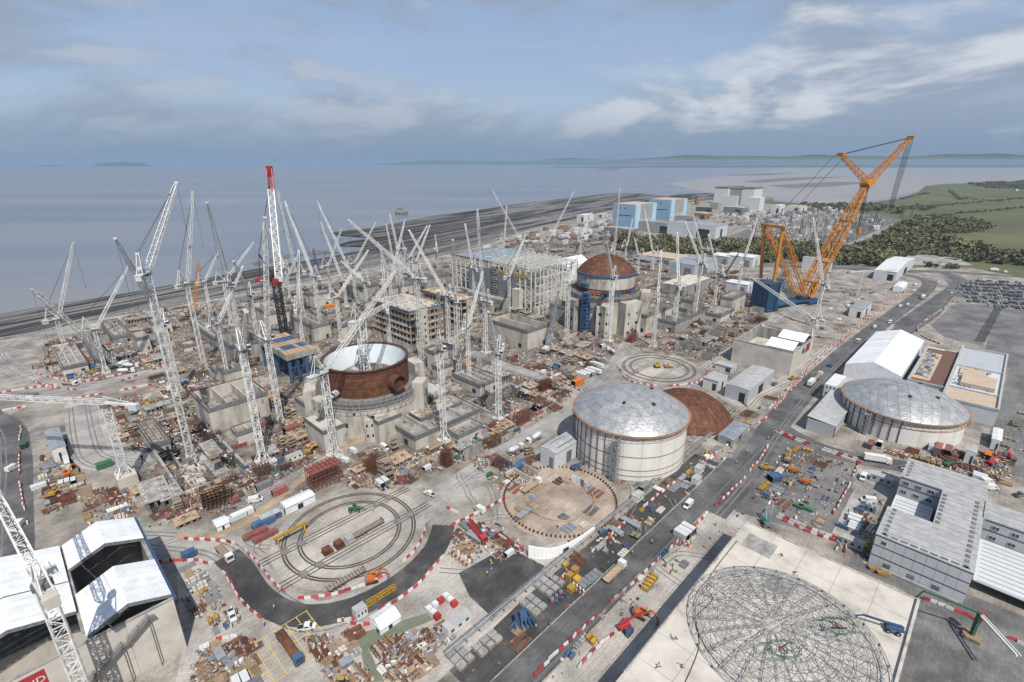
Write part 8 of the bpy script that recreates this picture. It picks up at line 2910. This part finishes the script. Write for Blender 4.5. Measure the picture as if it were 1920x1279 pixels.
ZONES = [
	([(95, 640), (260, 610), (330, 640), (300, 700), (170, 715), (60, 700)], 110, "works"), ([(200, 600), (480, 552), (640, 528), (640, 560), (480, 600), (330, 630)], 120, "works"), ([(330, 700), (480, 690), (560, 760), (560, 800), (480, 850), (360, 800)], 90, "works"),
	([(180, 770), (340, 700), (380, 800), (260, 860)], 70, "works"), ([(240, 890), (330, 930), (460, 880), (560, 800), (620, 850), (480, 945), (330, 985), (280, 960)], 120, "works"), ([(640, 530), (840, 490), (1000, 450), (1140, 430), (1160, 460), (900, 480), (760, 560), (640, 620)], 110, "works"),
	([(640, 830), (800, 850), (900, 800), (1060, 720), (1080, 740), (950, 830), (760, 910), (660, 900)], 100, "works"), ([(830, 660), (1000, 670), (1100, 720), (1040, 760), (940, 720), (840, 740)], 90, "works"), ([(1000, 650), (1180, 620), (1180, 700), (1100, 690)], 60, "works"),
	([(1150, 655), (1260, 640), (1400, 600), (1440, 590), (1400, 650), (1330, 690), (1300, 660)], 90, "works"), ([(1180, 470), (1440, 520), (1420, 600), (1300, 600), (1220, 560)], 110, "works"), ([(1520, 540), (1680, 540), (1640, 600), (1540, 640), (1500, 610)], 80, "yard"),
	([(1395, 830), (1450, 815), (1600, 870), (1590, 910), (1530, 990), (1400, 930)], 60, "yard"), ([(40, 850), (140, 870), (170, 940), (70, 970), (45, 920)], 55, "store"), ([(150, 930), (240, 900), (260, 960), (160, 1000)], 30, "store"), ([(350, 1060), (460, 1090), (480, 1150), (400, 1200), (350, 1130)], 26, "yard"),
	([(370, 1210), (480, 1200), (490, 1290), (360, 1290)], 40, "store"), ([(560, 1185), (660, 1170), (700, 1279), (620, 1279)], 30, "store"), ([(700, 1210), (830, 1170), (900, 1180), (780, 1279), (720, 1279)], 40, "store"), ([(850, 980), (940, 985), (990, 1030), (900, 1080), (840, 1040)], 28, "store"),
	([(955, 910), (1050, 890), (1130, 920), (1140, 970), (1050, 1005), (970, 975)], 46, "pad"), ([(880, 860), (1000, 840), (1010, 900), (930, 920)], 24, "works"), ([(1140, 870), (1320, 780), (1400, 800), (1290, 900), (1180, 980)], 36, "yard"), ([(1060, 1020), (1180, 960), (1210, 980), (1020, 1110)], 18, "yard"),
	([(870, 1262), (1170, 992), (1385, 815), (1405, 832), (1225, 985), (935, 1272)], 46, "yard"), ([(1190, 1060), (1330, 960), (1400, 960), (1180, 1150), (1040, 1279), (1010, 1279)], 30, "yard"), ([(1640, 840), (1900, 850), (1890, 910), (1740, 880)], 60, "store"), ([(1560, 990), (1640, 930), (1680, 960), (1620, 1060)], 22, "yard"), ([(940, 480), (1100, 430), (1180, 460), (1060, 470)], 30, "works"),
	([(900, 700), (1100, 640), (1140, 650), (1020, 740)], 40, "works"), ([(640, 905), (760, 900), (800, 880), (700, 930)], 20, "store"), ([(1300, 760), (1440, 700), (1450, 780), (1400, 800)], 20, "yard"), ([(1790, 905), (1920, 880), (1930, 760), (1880, 800)], 18, "yard"),
]
ZONES = ZONES + [(WORKS, 820, "works")]
KCOUNT = {}
OCC = freeze_occupancy()
for poly, cnt, mix in ZONES:
	wp2 = [G(*p) for p in poly]
	xs, ys = [p[0] for p in wp2], [p[1] for p in wp2]
	tries = done = 0
	while done < cnt and tries < cnt * 9:
		tries += 1
		x, y = random.uniform(min(xs), max(xs)), random.uniform(min(ys), max(ys))
		if not inside(wp2, x, y):
			continue
		kind = random.choice(MIX[mix])
		nm, r_ = CL[kind][0], CL[kind][4]
		s_ = random.uniform(0.55, 0.9) if kind[:3] not in ("mat", "wal", "dec") else random.uniform(0.8, 1.35)
		a = random.choice((UD, VD)) + random.gauss(0, 0.05)
		# goods are laid down in short rows of one kind
		n_row = random.randint(2, 5) if mix in ("yard", "store", "pad") else random.choice((1, 2, 3, 4))
		along = a + math.pi / 2
		step = {"rebar_bundle": 2.9, "timber_stack": 3.2, "pipe_stack": 3.0, "steel_beams": 3.1, "shipping_container": 2.9, "site_cabin": 3.4}.get(nm, r_ * 1.25) * s_
		for k in range(n_row):
			xx, yy = x + k * step * math.cos(along), y + k * step * math.sin(along)
			ix, iy = int(xx - OX0), int(yy - OY0)
			if not inside(wp2, xx, yy) or (0 <= ix < OW and 0 <= iy < OH and OCC[iy, ix]) or KCOUNT.get(nm, 0) >= 280:
				break
			if not is_free(xx, yy, r_ * (0.45 if k == 0 else 0.0) * s_):
				break
			put(kind, xx, yy, a + random.gauss(0, 0.03), 0.12, (s_, s_, s_ * (random.uniform(0.8, 1.15) if kind != "scaf" else random.uniform(1.0, 3.2))), None, False)
			KCOUNT[nm] = KCOUNT.get(nm, 0) + 1
			done += 1
# fine debris nobody could count
rg = np.random.default_rng(5)
DV, DF, DM = [], [], []
nv = 0
for poly, n_, mx in ZONES:
	if mx == "pad":
		continue
	wp2 = [G(*p) for p in poly]
	xs, ys = [p[0] for p in wp2], [p[1] for p in wp2]
	want = n_ * ({"yard": 9, "store": 12}.get(mx, 26) if n_ < 300 else 46)
	X, Y = rg.uniform(min(xs), max(xs), want * 3), rg.uniform(min(ys), max(ys), want * 3)
	ok = np.zeros(len(X), bool)
	j = len(wp2) - 1
	for i in range(len(wp2)):
		xi, yi = wp2[i]
		xj, yj = wp2[j]
		cr_ = ((yi > Y) != (yj > Y)) & (X < (xj - xi) * (Y - yi) / (yj - yi + 1e-9) + xi)
		ok ^= cr_
		j = i
	ix, iy = np.clip((X - OX0).astype(int), 0, OW - 1), np.clip((Y - OY0).astype(int), 0, OH - 1)
	ok &= ~OCC[iy, ix]
	ok &= (np.sin(X * 0.21 + Y * 0.07) * np.sin(Y * 0.17 - X * 0.05) + np.sin(X * 0.53) * np.sin(Y * 0.47) * 0.5) > rg.uniform(-0.9, 0.35, len(X))
	X, Y = X[ok][:want], Y[ok][:want]
	k = len(X)
	if not k:
		continue
	a = rg.choice([UD, VD], k) + rg.normal(0, 0.25, k)
	la, lb, lh = rg.gamma(2.0, 0.45, k) + 0.1, rg.gamma(2.0, 0.16, k) + 0.06, rg.gamma(1.6, 0.22, k) + 0.05
	ca, sa = np.cos(a), np.sin(a)
	vs = []
	for sx, sy_, sz in ((-1, -1, 0), (1, -1, 0), (1, 1, 0), (-1, 1, 0), (-1, -1, 1), (1, -1, 1), (1, 1, 1), (-1, 1, 1)):
		px_, py_ = sx * la / 2, sy_ * lb / 2
		vs.append(np.stack([X + px_ * ca - py_ * sa, Y + px_ * sa + py_ * ca, 0.02 + sz * lh + rg.uniform(0, 0.003, k)], 1))
	DV.append(np.stack(vs, 1).reshape(-1, 3))
	f0 = np.array([[4, 5, 6, 7], [0, 1, 5, 4], [1, 2, 6, 5], [2, 3, 7, 6], [3, 0, 4, 7]])
	DF.append((np.arange(k)[:, None, None] * 8 + f0[None] + nv).reshape(-1, 4))
	DM.append(np.repeat(rg.choice([0, 0, 1, 1, 1, 2, 2, 2, 2, 3, 5, 5, 5, 5, 6, 8, 8, 8, 8], k), 5))
	nv += k * 8
DV, DF, DM = np.concatenate(DV), np.concatenate(DF), np.concatenate(DM)
me = bpy.data.meshes.new("debris")
me.vertices.add(len(DV))
me.vertices.foreach_set("co", DV.reshape(-1).astype(np.float32))
me.loops.add(len(DF) * 4)
me.loops.foreach_set("vertex_index", DF.reshape(-1).astype(np.int32))
me.polygons.add(len(DF))
me.polygons.foreach_set("loop_start", np.arange(0, len(DF) * 4, 4, dtype=np.int32))
me.polygons.foreach_set("loop_total", np.full(len(DF), 4, dtype=np.int32))
for n_ in ("conc_pale", "timber", "rebar", "blue", "red", "steel_grey", "white", "yellow", "rust_dark"):
	me.materials.append(M[n_])
me.polygons.foreach_set("material_index", DM.astype(np.int32))
me.update()
structure(link("debris", me), "stuff", "scattered small building debris across the works")
print("debris", len(DF) // 5)
# ================================================================== BARRIERS, FENCES, LIGHT POLES
bm = MB()
bm.hexa([(-0.98, -0.3, 0), (0.98, -0.3, 0), (0.98, 0.3, 0), (-0.98, 0.3, 0)], [(-0.98, -0.12, 0.95), (0.98, -0.12, 0.95), (0.98, 0.12, 0.95), (-0.98, 0.12, 0.95)])
bm.box(0, 0, 0.95, 1.5, 0.16, 0.08)
BARR = {c: bm.mesh("barrier", "barrier_" + c) for c in ("red", "white")}
LINES = [  # pixel polyline, double row
	("along the lower road", [(975, 1292), (1100, 1172), (1240, 1045), (1390, 902), (1440, 838)], False), ("along the pipe run", [(1050, 1088), (1155, 996), (1233, 929), (1300, 880), (1440, 782)], False), ("on the pale yard below the lower road", [(1010, 1279), (1180, 1120), (1300, 1010)], False) if False else ("beside the pale yard", [(1060, 1279), (1120, 1215), (1150, 1190)], False),
	("round the S-bend's outer edge", [(300, 1055), (370, 1052), (420, 1075), (455, 1130), (500, 1165)], False), ("round the S-bend's inner edge", [(350, 1012), (440, 1020), (485, 1060), (520, 1100), (560, 1122), (640, 1112), (720, 1080), (780, 1030), (800, 985)], False), ("south of the S-bend", [(640, 1165), (700, 1150), (780, 1100), (850, 1020)], False),
	("along the left haul road", [(0, 772), (100, 755), (200, 738), (285, 722)], False), ("along the far side of the left haul road", [(0, 738), (60, 728), (150, 718), (240, 700)], False), ("beside the left asphalt road", [(40, 800), (36, 850), (40, 920), (52, 985)], False), ("beside the haul ramp", [(55, 712), (90, 725), (140, 732)], False), ("above the haul ramp", [(70, 702), (110, 712), (150, 720)], False),
	("along the asphalt road's near side", [(1450, 770), (1500, 715), (1560, 655), (1640, 590), (1700, 545)], True), ("along the asphalt bend", [(1760, 645), (1728, 630), (1722, 612), (1760, 585), (1800, 560)], False), ("at the fenced grey yard's upper edge", [(1455, 812), (1520, 838), (1610, 868)], True), ("at the fenced grey yard's right edge", [(1610, 868), (1590, 915), (1560, 965)], False),
	("at the roof slab's far edge", [(1450, 968), (1520, 1000), (1570, 1018), (1565, 1035)], True), ("beside the far ring track", [(1160, 690), (1180, 715), (1240, 725), (1310, 716), (1330, 690)], False), ("along the rails by the silver tank", [(850, 985), (930, 945), (990, 910)], False), ("round the earth pad", [(840, 955), (900, 985), (960, 1020), (1010, 1050)], False),
	("beside the small marquee", [(640, 1165), (690, 1172), (720, 1145)], False), ("at the lower-right gravel yard", [(1735, 1125), (1800, 1150), (1860, 1180), (1925, 1215)], False), ("below the pale yard", [(440, 1195), (360, 1205)], False), ("by the walled excavation", [(230, 715), (300, 690), (340, 680)], False), ("along the middle haul road", [(960, 680), (1040, 710), (1090, 735)], False), ("left of the far ring track", [(1330, 690), (1380, 650), (1440, 610)], False)]
segs = []
for lab, pl_, dbl in LINES:
	c = catmull([G(*p) for p in pl_], 10)
	rows = (0.0, 2.2) if dbl else (0.0,)
	for ro in rows:
		cc = offset_line(c, ro)
		acc = 0.0
		k = 0
		for p, q in zip(cc, cc[1:]):
			L_ = math.hypot(q[0] - p[0], q[1] - p[1])
			while acc < L_:
				f = acc / L_
				x, y = p[0] + (q[0] - p[0]) * f, p[1] + (q[1] - p[1]) * f
				gap = math.sin(k * 0.37 + len(lab)) > 0.80
				if not gap:
					segs.append((math.hypot(x, y), x + random.gauss(0, 0.13), y + random.gauss(0, 0.13), math.atan2(q[1] - p[1], q[0] - p[0]), "red" if (k % 2 == 0 and rnd() < 0.85) or rnd() < 0.06 else "white", lab))
				acc += 2.03
				k += 1
			acc -= L_
segs = [s_ for s_ in segs if -60 < PR(s_[1], s_[2], 0)[0] < 1980 and PR(s_[1], s_[2], 0)[1] < 1300]
segs.sort(key=lambda s_: s_[0])
nrw = {"red": 0, "white": 0}
rest = MB()
for d, x, y, a, col, lab in segs:
	if nrw[col] < 155:
		nrw[col] += 1
		tag(link("barrier", BARR[col], None, (x, y, 0.13), a + random.gauss(0, 0.09)), col + " plastic water barrier " + lab, "barrier", col + " barriers " + lab)
	else:
		rest.box(x, y, 0.12, 1.96, 0.45, 1.0, 0 if col == "red" else 1, a)
structure(rest.build("barrier_lines", ["barrier_red", "barrier_white"]), "stuff", "distant lines of red and white plastic barriers")

# mesh fence beside the lower road, one panel each
fp = MB()
for k in range(8):
	fp.bar((-1.65 + k * 0.47, 0, 0.15), (-1.65 + k * 0.47, 0, 2.0), 0.05)
for z_ in (0.2, 1.1, 2.0):
	fp.bar((-1.7, 0, z_), (1.7, 0, z_), 0.06)
fmesh = fp.mesh("fence_panel", "galv")
for k in range(52):
	u_ = 64 + k * 3.5
	tag(link("fence_panel", fmesh, None, (*xy(u_, VBAR + 0.45), 0.1), GA), "galvanised mesh fence panel behind the lower road barriers", "fence panel", "fence panels along the lower road")

# street-light columns
lp = MB()
lp.bar((0, 0, 0), (0, 0, 10), 0.18, 0, 0.10)
lp.bar((0, 0, 9.9), (1.6, 0, 10.2), 0.10)
lp.box(1.9, 0, 10.1, 0.8, 0.3, 0.14)
lmesh = lp.mesh("lamp_post", "galv")
for p in ((1790, 540), (1820, 545), (1850, 550), (1880, 556), (1762, 520), (1730, 540), (1840, 630), (1905, 690), (1880, 760), (1868, 800), (1620, 620), (1560, 690), (1480, 780), (1540, 740)):
	o = link("lamp_post", lmesh, None, G3(*p, 0.0), rnd() * 6)
	tag(o, "slim grey lamp post", "lamp post", "lamp posts", auto=True)

# ================================================================== CAR PARK
def car_mesh(col):
	mb = MB()
	mb.hexa([(-2.1, -0.85, 0.3), (2.1, -0.85, 0.3), (2.1, 0.85, 0.3), (-2.1, 0.85, 0.3)], [(-2.1, -0.85, 0.85), (2.05, -0.8, 0.8), (2.05, 0.8, 0.8), (-2.1, 0.85, 0.85)])
	mb.hexa([(-1.8, -0.8, 0.85), (1.0, -0.8, 0.84), (1.0, 0.8, 0.84), (-1.8, 0.8, 0.85)], [(-1.3, -0.65, 1.42), (0.3, -0.65, 1.42), (0.3, 0.65, 1.42), (-1.3, 0.65, 1.42)], 1)
	mb.box(-0.5, 0, 1.425, 1.5, 1.2, 0.04, 0)
	for x in (-1.3, 1.3):
		mb.box(x, 0, 0.0, 0.6, 1.74, 0.5, 2)
	return mb.mesh("parked_car", [M[col], "glass", "tyre"])

for nm, c in (("car_black", (0.018, 0.018, 0.02)), ("car_grey", (0.11, 0.115, 0.12)), ("car_silver", (0.36, 0.37, 0.38)), ("car_blue", (0.03, 0.055, 0.13)), ("car_white", (0.7, 0.7, 0.7)), ("car_red", (0.25, 0.02, 0.02))):
	M[nm] = mat(nm, c, None, 1, 0.25, 0.1)
CARS = {n_: car_mesh(n_) for n_ in ("car_black", "car_grey", "car_silver", "car_blue", "car_white", "car_red")}
cpoly = [G(*p) for p in ((1790, 540), (1835, 522), (2000, 540), (2000, 605), (1880, 580), (1815, 566))]
cx0, cy0 = G(1815, 566)
ncar = 0
for row in range(-2, 26):
	for col_ in range(-50, 90):
		a = (0.97, -0.24)
		o_ = row * 5.2 + (row // 2) * 7.5
		x = cx0 + col_ * 2.7 * a[0] + o_ * 0.24
		y = cy0 + col_ * 2.7 * a[1] + o_ * 0.97
		q = PR(x, y, 0)
		if not inside(cpoly, x, y) or not (1790 < q[0] < 1922) or rnd() < 0.3 or ncar >= 295:
			continue
		k = random.choices(list(CARS), (3, 4, 4, 2.5, 3.5, 1))[0]
		ncar += 1
		tag(link("parked_car", CARS[k], None, (x, y, 0.06), math.atan2(a[0], -a[1]) + random.choice((0, math.pi))), {"car_black": "black", "car_grey": "dark grey", "car_silver": "silver", "car_blue": "dark blue", "car_white": "white", "car_red": "red"}[k] + " car parked in the far car park rows", "car", k.replace("_", "s in the car park: "))

# ================================================================== SWITCHYARD
def pylon(p, h, label):
	o = thing("pylon", label, "pylon", "switchyard pylons", (*G(*p), 0))
	b_ = MB()
	b_.lattice((0, 0, 0), (0, 0, h), h * 0.2, h * 0.04, 8, 0.35, 0.22)
	b_.build("tower", "pylon", o)
	arms = MB()
	for f in (0.68, 0.82, 0.95):
		arms.bar((-h * 0.16, 0, h * f), (h * 0.16, 0, h * f), 0.4)
	arms.build("cross_arms", "pylon", o)

for i, (p, h) in enumerate((((1500, 440), 30), ((1545, 436), 26), ((1600, 428), 28), ((1640, 418), 26), ((1480, 425), 24), ((1560, 446), 34), ((1690, 410), 30), ((1708, 407), 30), ((1525, 452), 32))):
	pylon(p, h, "grey lattice switchyard pylon, " + ("first", "second", "third", "fourth", "fifth", "sixth", "seventh", "eighth", "ninth")[i] + " of the group beyond the orange crane")
sy = MB()
sp_ = [G(*p) for p in ((1380, 420), (1480, 400), (1660, 408), (1655, 430), (1560, 465), (1500, 470), (1420, 440))]
xs, ys = [p[0] for p in sp_], [p[1] for p in sp_]
n_ = 0
while n_ < 900:
	x, y = random.uniform(min(xs), max(xs)), random.uniform(min(ys), max(ys))
	if inside(sp_, x, y):
		n_ += 1
		h = random.uniform(3, 11)
		t = rnd()
		if t < 0.6:
			sy.bar((x, y, 0), (x, y, h), 0.5)
		elif t < 0.85:
			sy.bar((x - 8, y, h), (x + 8, y, h), 0.4)
			sy.bar((x - 8, y, 0), (x - 8, y, h), 0.5)
			sy.bar((x + 8, y, 0), (x + 8, y, h), 0.5)
		else:
			sy.box(x, y, 0, random.uniform(4, 14), random.uniform(3, 6), random.uniform(2, 4), 1, GA)
structure(sy.build("switchgear", ["pylon", "clad_light"]), "stuff", "dense field of switchyard gantries, posts and transformers")
# station clutter between the buildings
sc2 = MB()
for poly, cnt in (([(1330, 405), (1520, 385), (1540, 398), (1440, 420), (1360, 425)], 150), ([(1080, 425), (1150, 410), (1140, 445), (1050, 445)], 60), ([(900, 470), (1060, 420), (1140, 445), (1040, 455)], 60), ([(1440, 388), (1620, 392), (1560, 402), (1460, 398)], 70)):
	wp2 = [G(*p) for p in poly]
	xs, ys = [p[0] for p in wp2], [p[1] for p in wp2]
	k = 0
	while k < cnt:
		x, y = random.uniform(min(xs), max(xs)), random.uniform(min(ys), max(ys))
		if inside(wp2, x, y):
			k += 1
			sc2.box(x, y, 0, random.uniform(4, 18), random.uniform(3, 8), random.uniform(2, 7), random.randrange(5), GA)
structure(sc2.build("plant_huts", ["clad_light", "station_grey", "white", "brick", "conc_dark"]), "stuff", "small huts, tanks and plant around the old power stations")

# ================================================================== TREES AND WOODS
def crown_mesh(n, rx, rz, seed, leaf):
	rg = np.random.default_rng(seed)
	lob = rg.normal(size=(9, 3)) * np.array([rx * .5, rx * .5, rz * .35]) + np.array([0, 0, rz * 0.9])
	lr = rg.uniform(0.35, 0.62, 9) * rx
	which = rg.integers(0, 9, n)
	d = rg.normal(size=(n, 3))
	d /= np.linalg.norm(d, axis=1)[:, None]
	c = lob[which] + d * (lr[which] * rg.uniform(0.6, 1.05, n))[:, None] * np.array([1, 1, 0.8])
	nn = d + rg.normal(size=(n, 3)) * 0.5
	nn /= np.linalg.norm(nn, axis=1)[:, None]
	t = np.cross(nn, rg.normal(size=(n, 3)))
	t /= np.linalg.norm(t, axis=1)[:, None]
	b_ = np.cross(nn, t)
	s_ = rg.uniform(0.6, 1.3, n)[:, None] * leaf
	return np.stack([c - t * s_ - b_ * s_ * .7, c + t * s_ - b_ * s_ * .7, c + t * s_ * .8 + b_ * s_ * .7, c - t * s_ * .8 + b_ * s_ * .7], 1)

def np_mesh(name, quads, m):
	n = len(quads)
	me = bpy.data.meshes.new(name)
	me.vertices.add(n * 4)
	me.vertices.foreach_set("co", quads.reshape(-1).astype(np.float32))
	me.loops.add(n * 4)
	me.loops.foreach_set("vertex_index", np.arange(n * 4, dtype=np.int32))
	me.polygons.add(n)
	me.polygons.foreach_set("loop_start", np.arange(0, n * 4, 4, dtype=np.int32))
	me.polygons.foreach_set("loop_total", np.full(n, 4, dtype=np.int32))
	me.materials.append(M[m])
	me.update()
	me.validate()
	return me

CROWNS = [np_mesh("crown", crown_mesh(260, 4.2, 4.6, 11 + k, 0.8), "leaf") for k in range(5)]
tk = MB()
tk.cyl((0, 0, 0), (0, 0, 2.6), 0.4, 7, 0, 0.28)
tk.bar((0, 0, 2.4), (1.4, 0.5, 4.6), 0.22, 0, 0.1)
tk.bar((0, 0, 2.2), (-1.2, 0.8, 4.4), 0.2, 0, 0.1)
tk.bar((0, 0, 2.5), (0.1, -1.3, 4.8), 0.2, 0, 0.1)
TRUNK = tk.mesh("trunk", "bark")
WOODS = [  # pixel polygon of the ground it covers, spacing, height scale
	([(1150, 445), (1190, 446), (1260, 450), (1340, 458), (1350, 478), (1240, 478), (1150, 470), (1145, 455)], 8.0, 1.15, "woods before the blue power station"), ([(1340, 455), (1420, 450), (1560, 468), (1680, 478), (1690, 500), (1560, 497), (1420, 492), (1345, 478)], 8.0, 1.15, "woods behind the orange crane"),
	([(1580, 470), (1650, 445), (1680, 425), (1730, 432), (1800, 455), (1870, 472), (1940, 478), (1940, 500), (1820, 492), (1740, 478), (1690, 482), (1640, 492)], 9.0, 1.1, "woods beyond the car park"), ([(1680, 420), (1740, 405), (1830, 415), (1875, 430), (1800, 440), (1720, 432)], 12.0, 1.1, "scrub at the field edge"),
	([(1500, 384), (1640, 384), (1700, 392), (1690, 402), (1600, 395), (1500, 392)], 14.0, 1.1, "shore woods behind the switchyard"), ([(1810, 345), (1930, 341), (1930, 356), (1850, 353)], 26.0, 1.6, "woods by the far farm"), ([(1690, 385), (1760, 390), (1740, 395), (1690, 392)], 14.0, 1.0, "hedge by the field"),
	([(1700, 500), (1800, 500), (1800, 504), (1700, 504)], 7, 0.7, "verge hedge")]
cand = []
for poly, sp_, hs, lab in WOODS:
	wp2 = [G(*p) for p in poly]
	xs, ys = [p[0] for p in wp2], [p[1] for p in wp2]
	n_ = int((max(xs) - min(xs)) * (max(ys) - min(ys)) / (sp_ * sp_))
	for _ in range(min(n_, 9000)):
		x, y = random.uniform(min(xs), max(xs)), random.uniform(min(ys), max(ys))
		if inside(wp2, x, y):
			if math.sin(x * 0.045) * math.sin(y * 0.038 + x * 0.01) < 0.62:
				cand.append((math.hypot(x, y), x, y, hs * random.choice((0.55, 0.75, 0.9, 1.0, 1.25)) * random.uniform(0.85, 1.15), lab))
cand.sort()
print("tree candidates", len(cand))
named = [c for c in cand if rnd() < 1.0][:290]
for d, x, y, s_, lab in named:
	t = link("tree", None, None, (x, y, -0.2), rnd() * 6.28, (s_, s_, s_ * random.uniform(0.85, 1.2)))
	tag(t, "bushy dark green tree at the front of the " + lab, "tree", "trees at the front of the " + lab)
	link("trunk", TRUNK, t)
	link("crown", random.choice(CROWNS), t)
rest_ = cand[290:4600]
if rest_:
	base = [crown_mesh(70, 4.4, 4.4, 50 + k, 1.35) for k in range(6)]
	qs = []
	for d, x, y, s_, lab in rest_:
		a = rnd() * 6.28
		rot = np.array([[math.cos(a), -math.sin(a), 0], [math.sin(a), math.cos(a), 0], [0, 0, 1]])
		qs.append(base[random.randrange(6)] @ rot.T * s_ + np.array([x, y, -0.5]))
	structure(link("woodland", np_mesh("woodland", np.concatenate(qs), "leaf_wood")), "stuff", "dense dark green woodland behind the site reading as one mass")
# hedgerows across the fields
hq = []
base = [crown_mesh(60, 4.0, 3.4, 80 + k, 1.5) for k in range(4)]
for a, b_ in (((1690, 392), (1920, 372)), ((1760, 405), (1920, 390)), ((1800, 372), (1900, 380)), ((1690, 374), (1740, 362)), ((1740, 440), (1830, 432)), ((1780, 358), (1800, 375))):
	p, q = G(*a), G(*b_)
	L_ = math.hypot(q[0] - p[0], q[1] - p[1])
	for k in range(int(L_ / 9)):
		f = k / (L_ / 9)
		if rnd() < 0.75:
			hq.append(base[random.randrange(4)] * random.uniform(0.5, 1.0) + np.array([p[0] + (q[0] - p[0]) * f + random.gauss(0, 3), p[1] + (q[1] - p[1]) * f + random.gauss(0, 3), -0.5]))
structure(link("hedgerows", np_mesh("hedgerows", np.concatenate(hq), "leaf_wood")), "stuff", "thin hedgerows crossing the far green fields")
for p, lab in (((1735, 412), "red-roofed cottage in the scrub at the field edge"), ((1905, 358), "pale farmhouse by the far woods"), ((1640, 430), "white hut beside the switchyard road")):
	x, y = G(*p)
	o = thing("cottage", lab, "house", None, (x, y, -0.2), 0.3)
	MB().box(0, 0, 0, 16, 9, 5).build("wall", "white", o)
	rf = MB()
	rf.hexa([(-8.5, -5, 5), (8.5, -5, 5), (8.5, 5, 5), (-8.5, 5, 5)], [(-8.5, -0.2, 8.5), (8.5, -0.2, 8.5), (8.5, 0.2, 8.5), (-8.5, 0.2, 8.5)])
	rf.build("roof", "brick" if "red" in lab else "roof_grey", o)
	MB().box(2, -4.52, 1.5, 1.5, 0.1, 1.5).build("window", "glass", o)
	MB().box(-3, -4.52, 0, 1.2, 0.1, 2.2).build("door", "dark", o)

# ================================================================== UNUSED PROTOTYPES, LABELS, ROOT POINTS
for k, o in PROTO.items():
	if k not in USED:
		for ch in list(o.children_recursive):
			bpy.data.objects.remove(ch)
		bpy.data.objects.remove(o)

LM = [("the tall silver-domed tank", 1185, 870), ("the squat silver-domed tank", 1700, 810), ("the ground-level rusty dome", 1310, 790), ("the open rusty ring", 690, 800), ("the domed reactor", 1135, 610), ("the near ring track", 652, 1009), ("the far ring track", 1238, 691), ("the round earth pad", 1048, 945), ("the white marquee", 1640, 690), ("the grey modular offices", 1750, 980),
	  ("the pale roof slab", 1400, 1080), ("the white-tented building", 300, 1080), ("the orange ring crane", 1480, 585), ("the steel hall", 940, 575), ("the four-storey frame", 770, 655), ("the roofless concrete box", 975, 660), ("the blue trestle", 545, 730), ("the beige concrete block", 440, 810), ("the walled excavation", 360, 880), ("the flat-top crane", 240, 905),
	  ("the grey-roofed workshop", 100, 870), ("the haul ramp", 90, 700), ("the sea wall", 400, 575), ("the eastern sea wall", 800, 500), ("the slab-walled block", 1440, 700), ("the far car park", 1850, 560), ("the fenced grey yard", 1500, 890), ("the small marquee", 700, 1190), ("the S-bend", 480, 1130), ("the dark lower yard", 1050, 1100), ("the eastern excavation", 970, 760),
	  ("the red-painted cage", 610, 905), ("the boardwalk", 480, 950), ("the hangar", 1670, 530), ("the white-roofed sheds", 1380, 510), ("the frame block", 870, 640), ("the middle haul road", 1020, 710), ("the pale wall blocks", 215, 670), ("the black crane mast", 536, 640), ("the reactor annex", 1260, 610), ("the pale yard", 420, 1130), ("the bus bay", 540, 1230),
	  ("the asphalt road", 1700, 575), ("the red containers", 1780, 865), ("the pipe run", 1250, 935)]
LMW = [(n_, *G(a, b_)) for n_, a, b_ in LM]
ORD = ["first", "second", "third", "fourth", "fifth", "sixth", "seventh", "eighth", "ninth", "tenth"]
byl = {}
for o in AUTO:
	x, y = o.location[0], o.location[1]
	n_ = min(LMW, key=lambda l: (l[1] - x) ** 2 + (l[2] - y) ** 2)[0]
	o["label"] = o["label"] + " near " + n_
	byl.setdefault(o["label"], []).append(o)
for lab, os_ in byl.items():
	if 1 < len(os_) <= 10:
		os_.sort(key=lambda o: -uv(*o.location[:2])[1])
		for i, o in enumerate(os_):
			w_ = lab.split(" near ")
			o["label"] = w_[0] + " near " + w_[1] + ", " + ORD[i] + " from sea"
	elif len(os_) > 10:
		for o in os_:
			o["group"] = lab
for o in list(COL.objects):
	if o.parent is None and o.type == "EMPTY" and o.location.length < 1e-4 and o.children:
		pts = []
		for ch in o.children:
			if ch.type == "MESH" and len(ch.data.vertices):
				a = np.empty(len(ch.data.vertices) * 3, dtype=np.float32)
				ch.data.vertices.foreach_get("co", a)
				a = a.reshape(-1, 3)
				pts.append((a.min(0) + np.array(ch.location), a.max(0) + np.array(ch.location)))
		if not pts:
			continue
		lo, hi = np.min([p[0] for p in pts], 0), np.max([p[1] for p in pts], 0)
		off = Vector(((lo[0] + hi[0]) / 2, (lo[1] + hi[1]) / 2, 0))
		o.location = off
		for ch in o.children:
			ch.location = ch.location - off

# ================================================================== HAZE
hz = MB()
hz.box(0, 28000, -9.5, 76000, 62000, 200, 0)
hzm = bpy.data.materials.new("haze_air")
hzm.use_nodes = True
hzm.node_tree.nodes.clear()
hv = hzm.node_tree.nodes.new("ShaderNodeVolumePrincipled")
hv.inputs["Color"].default_value = (0.335, 0.455, 0.605, 1)
hv.inputs["Density"].default_value = 5.6e-5
hv.inputs["Anisotropy"].default_value = 0.0
ho = hzm.node_tree.nodes.new("ShaderNodeOutputMaterial")
hzm.node_tree.links.new(hv.outputs[0], ho.inputs["Volume"])
M["haze"] = hzm
structure(hz.build("haze", "haze"), "stuff", "pale sea haze over the bay and site")
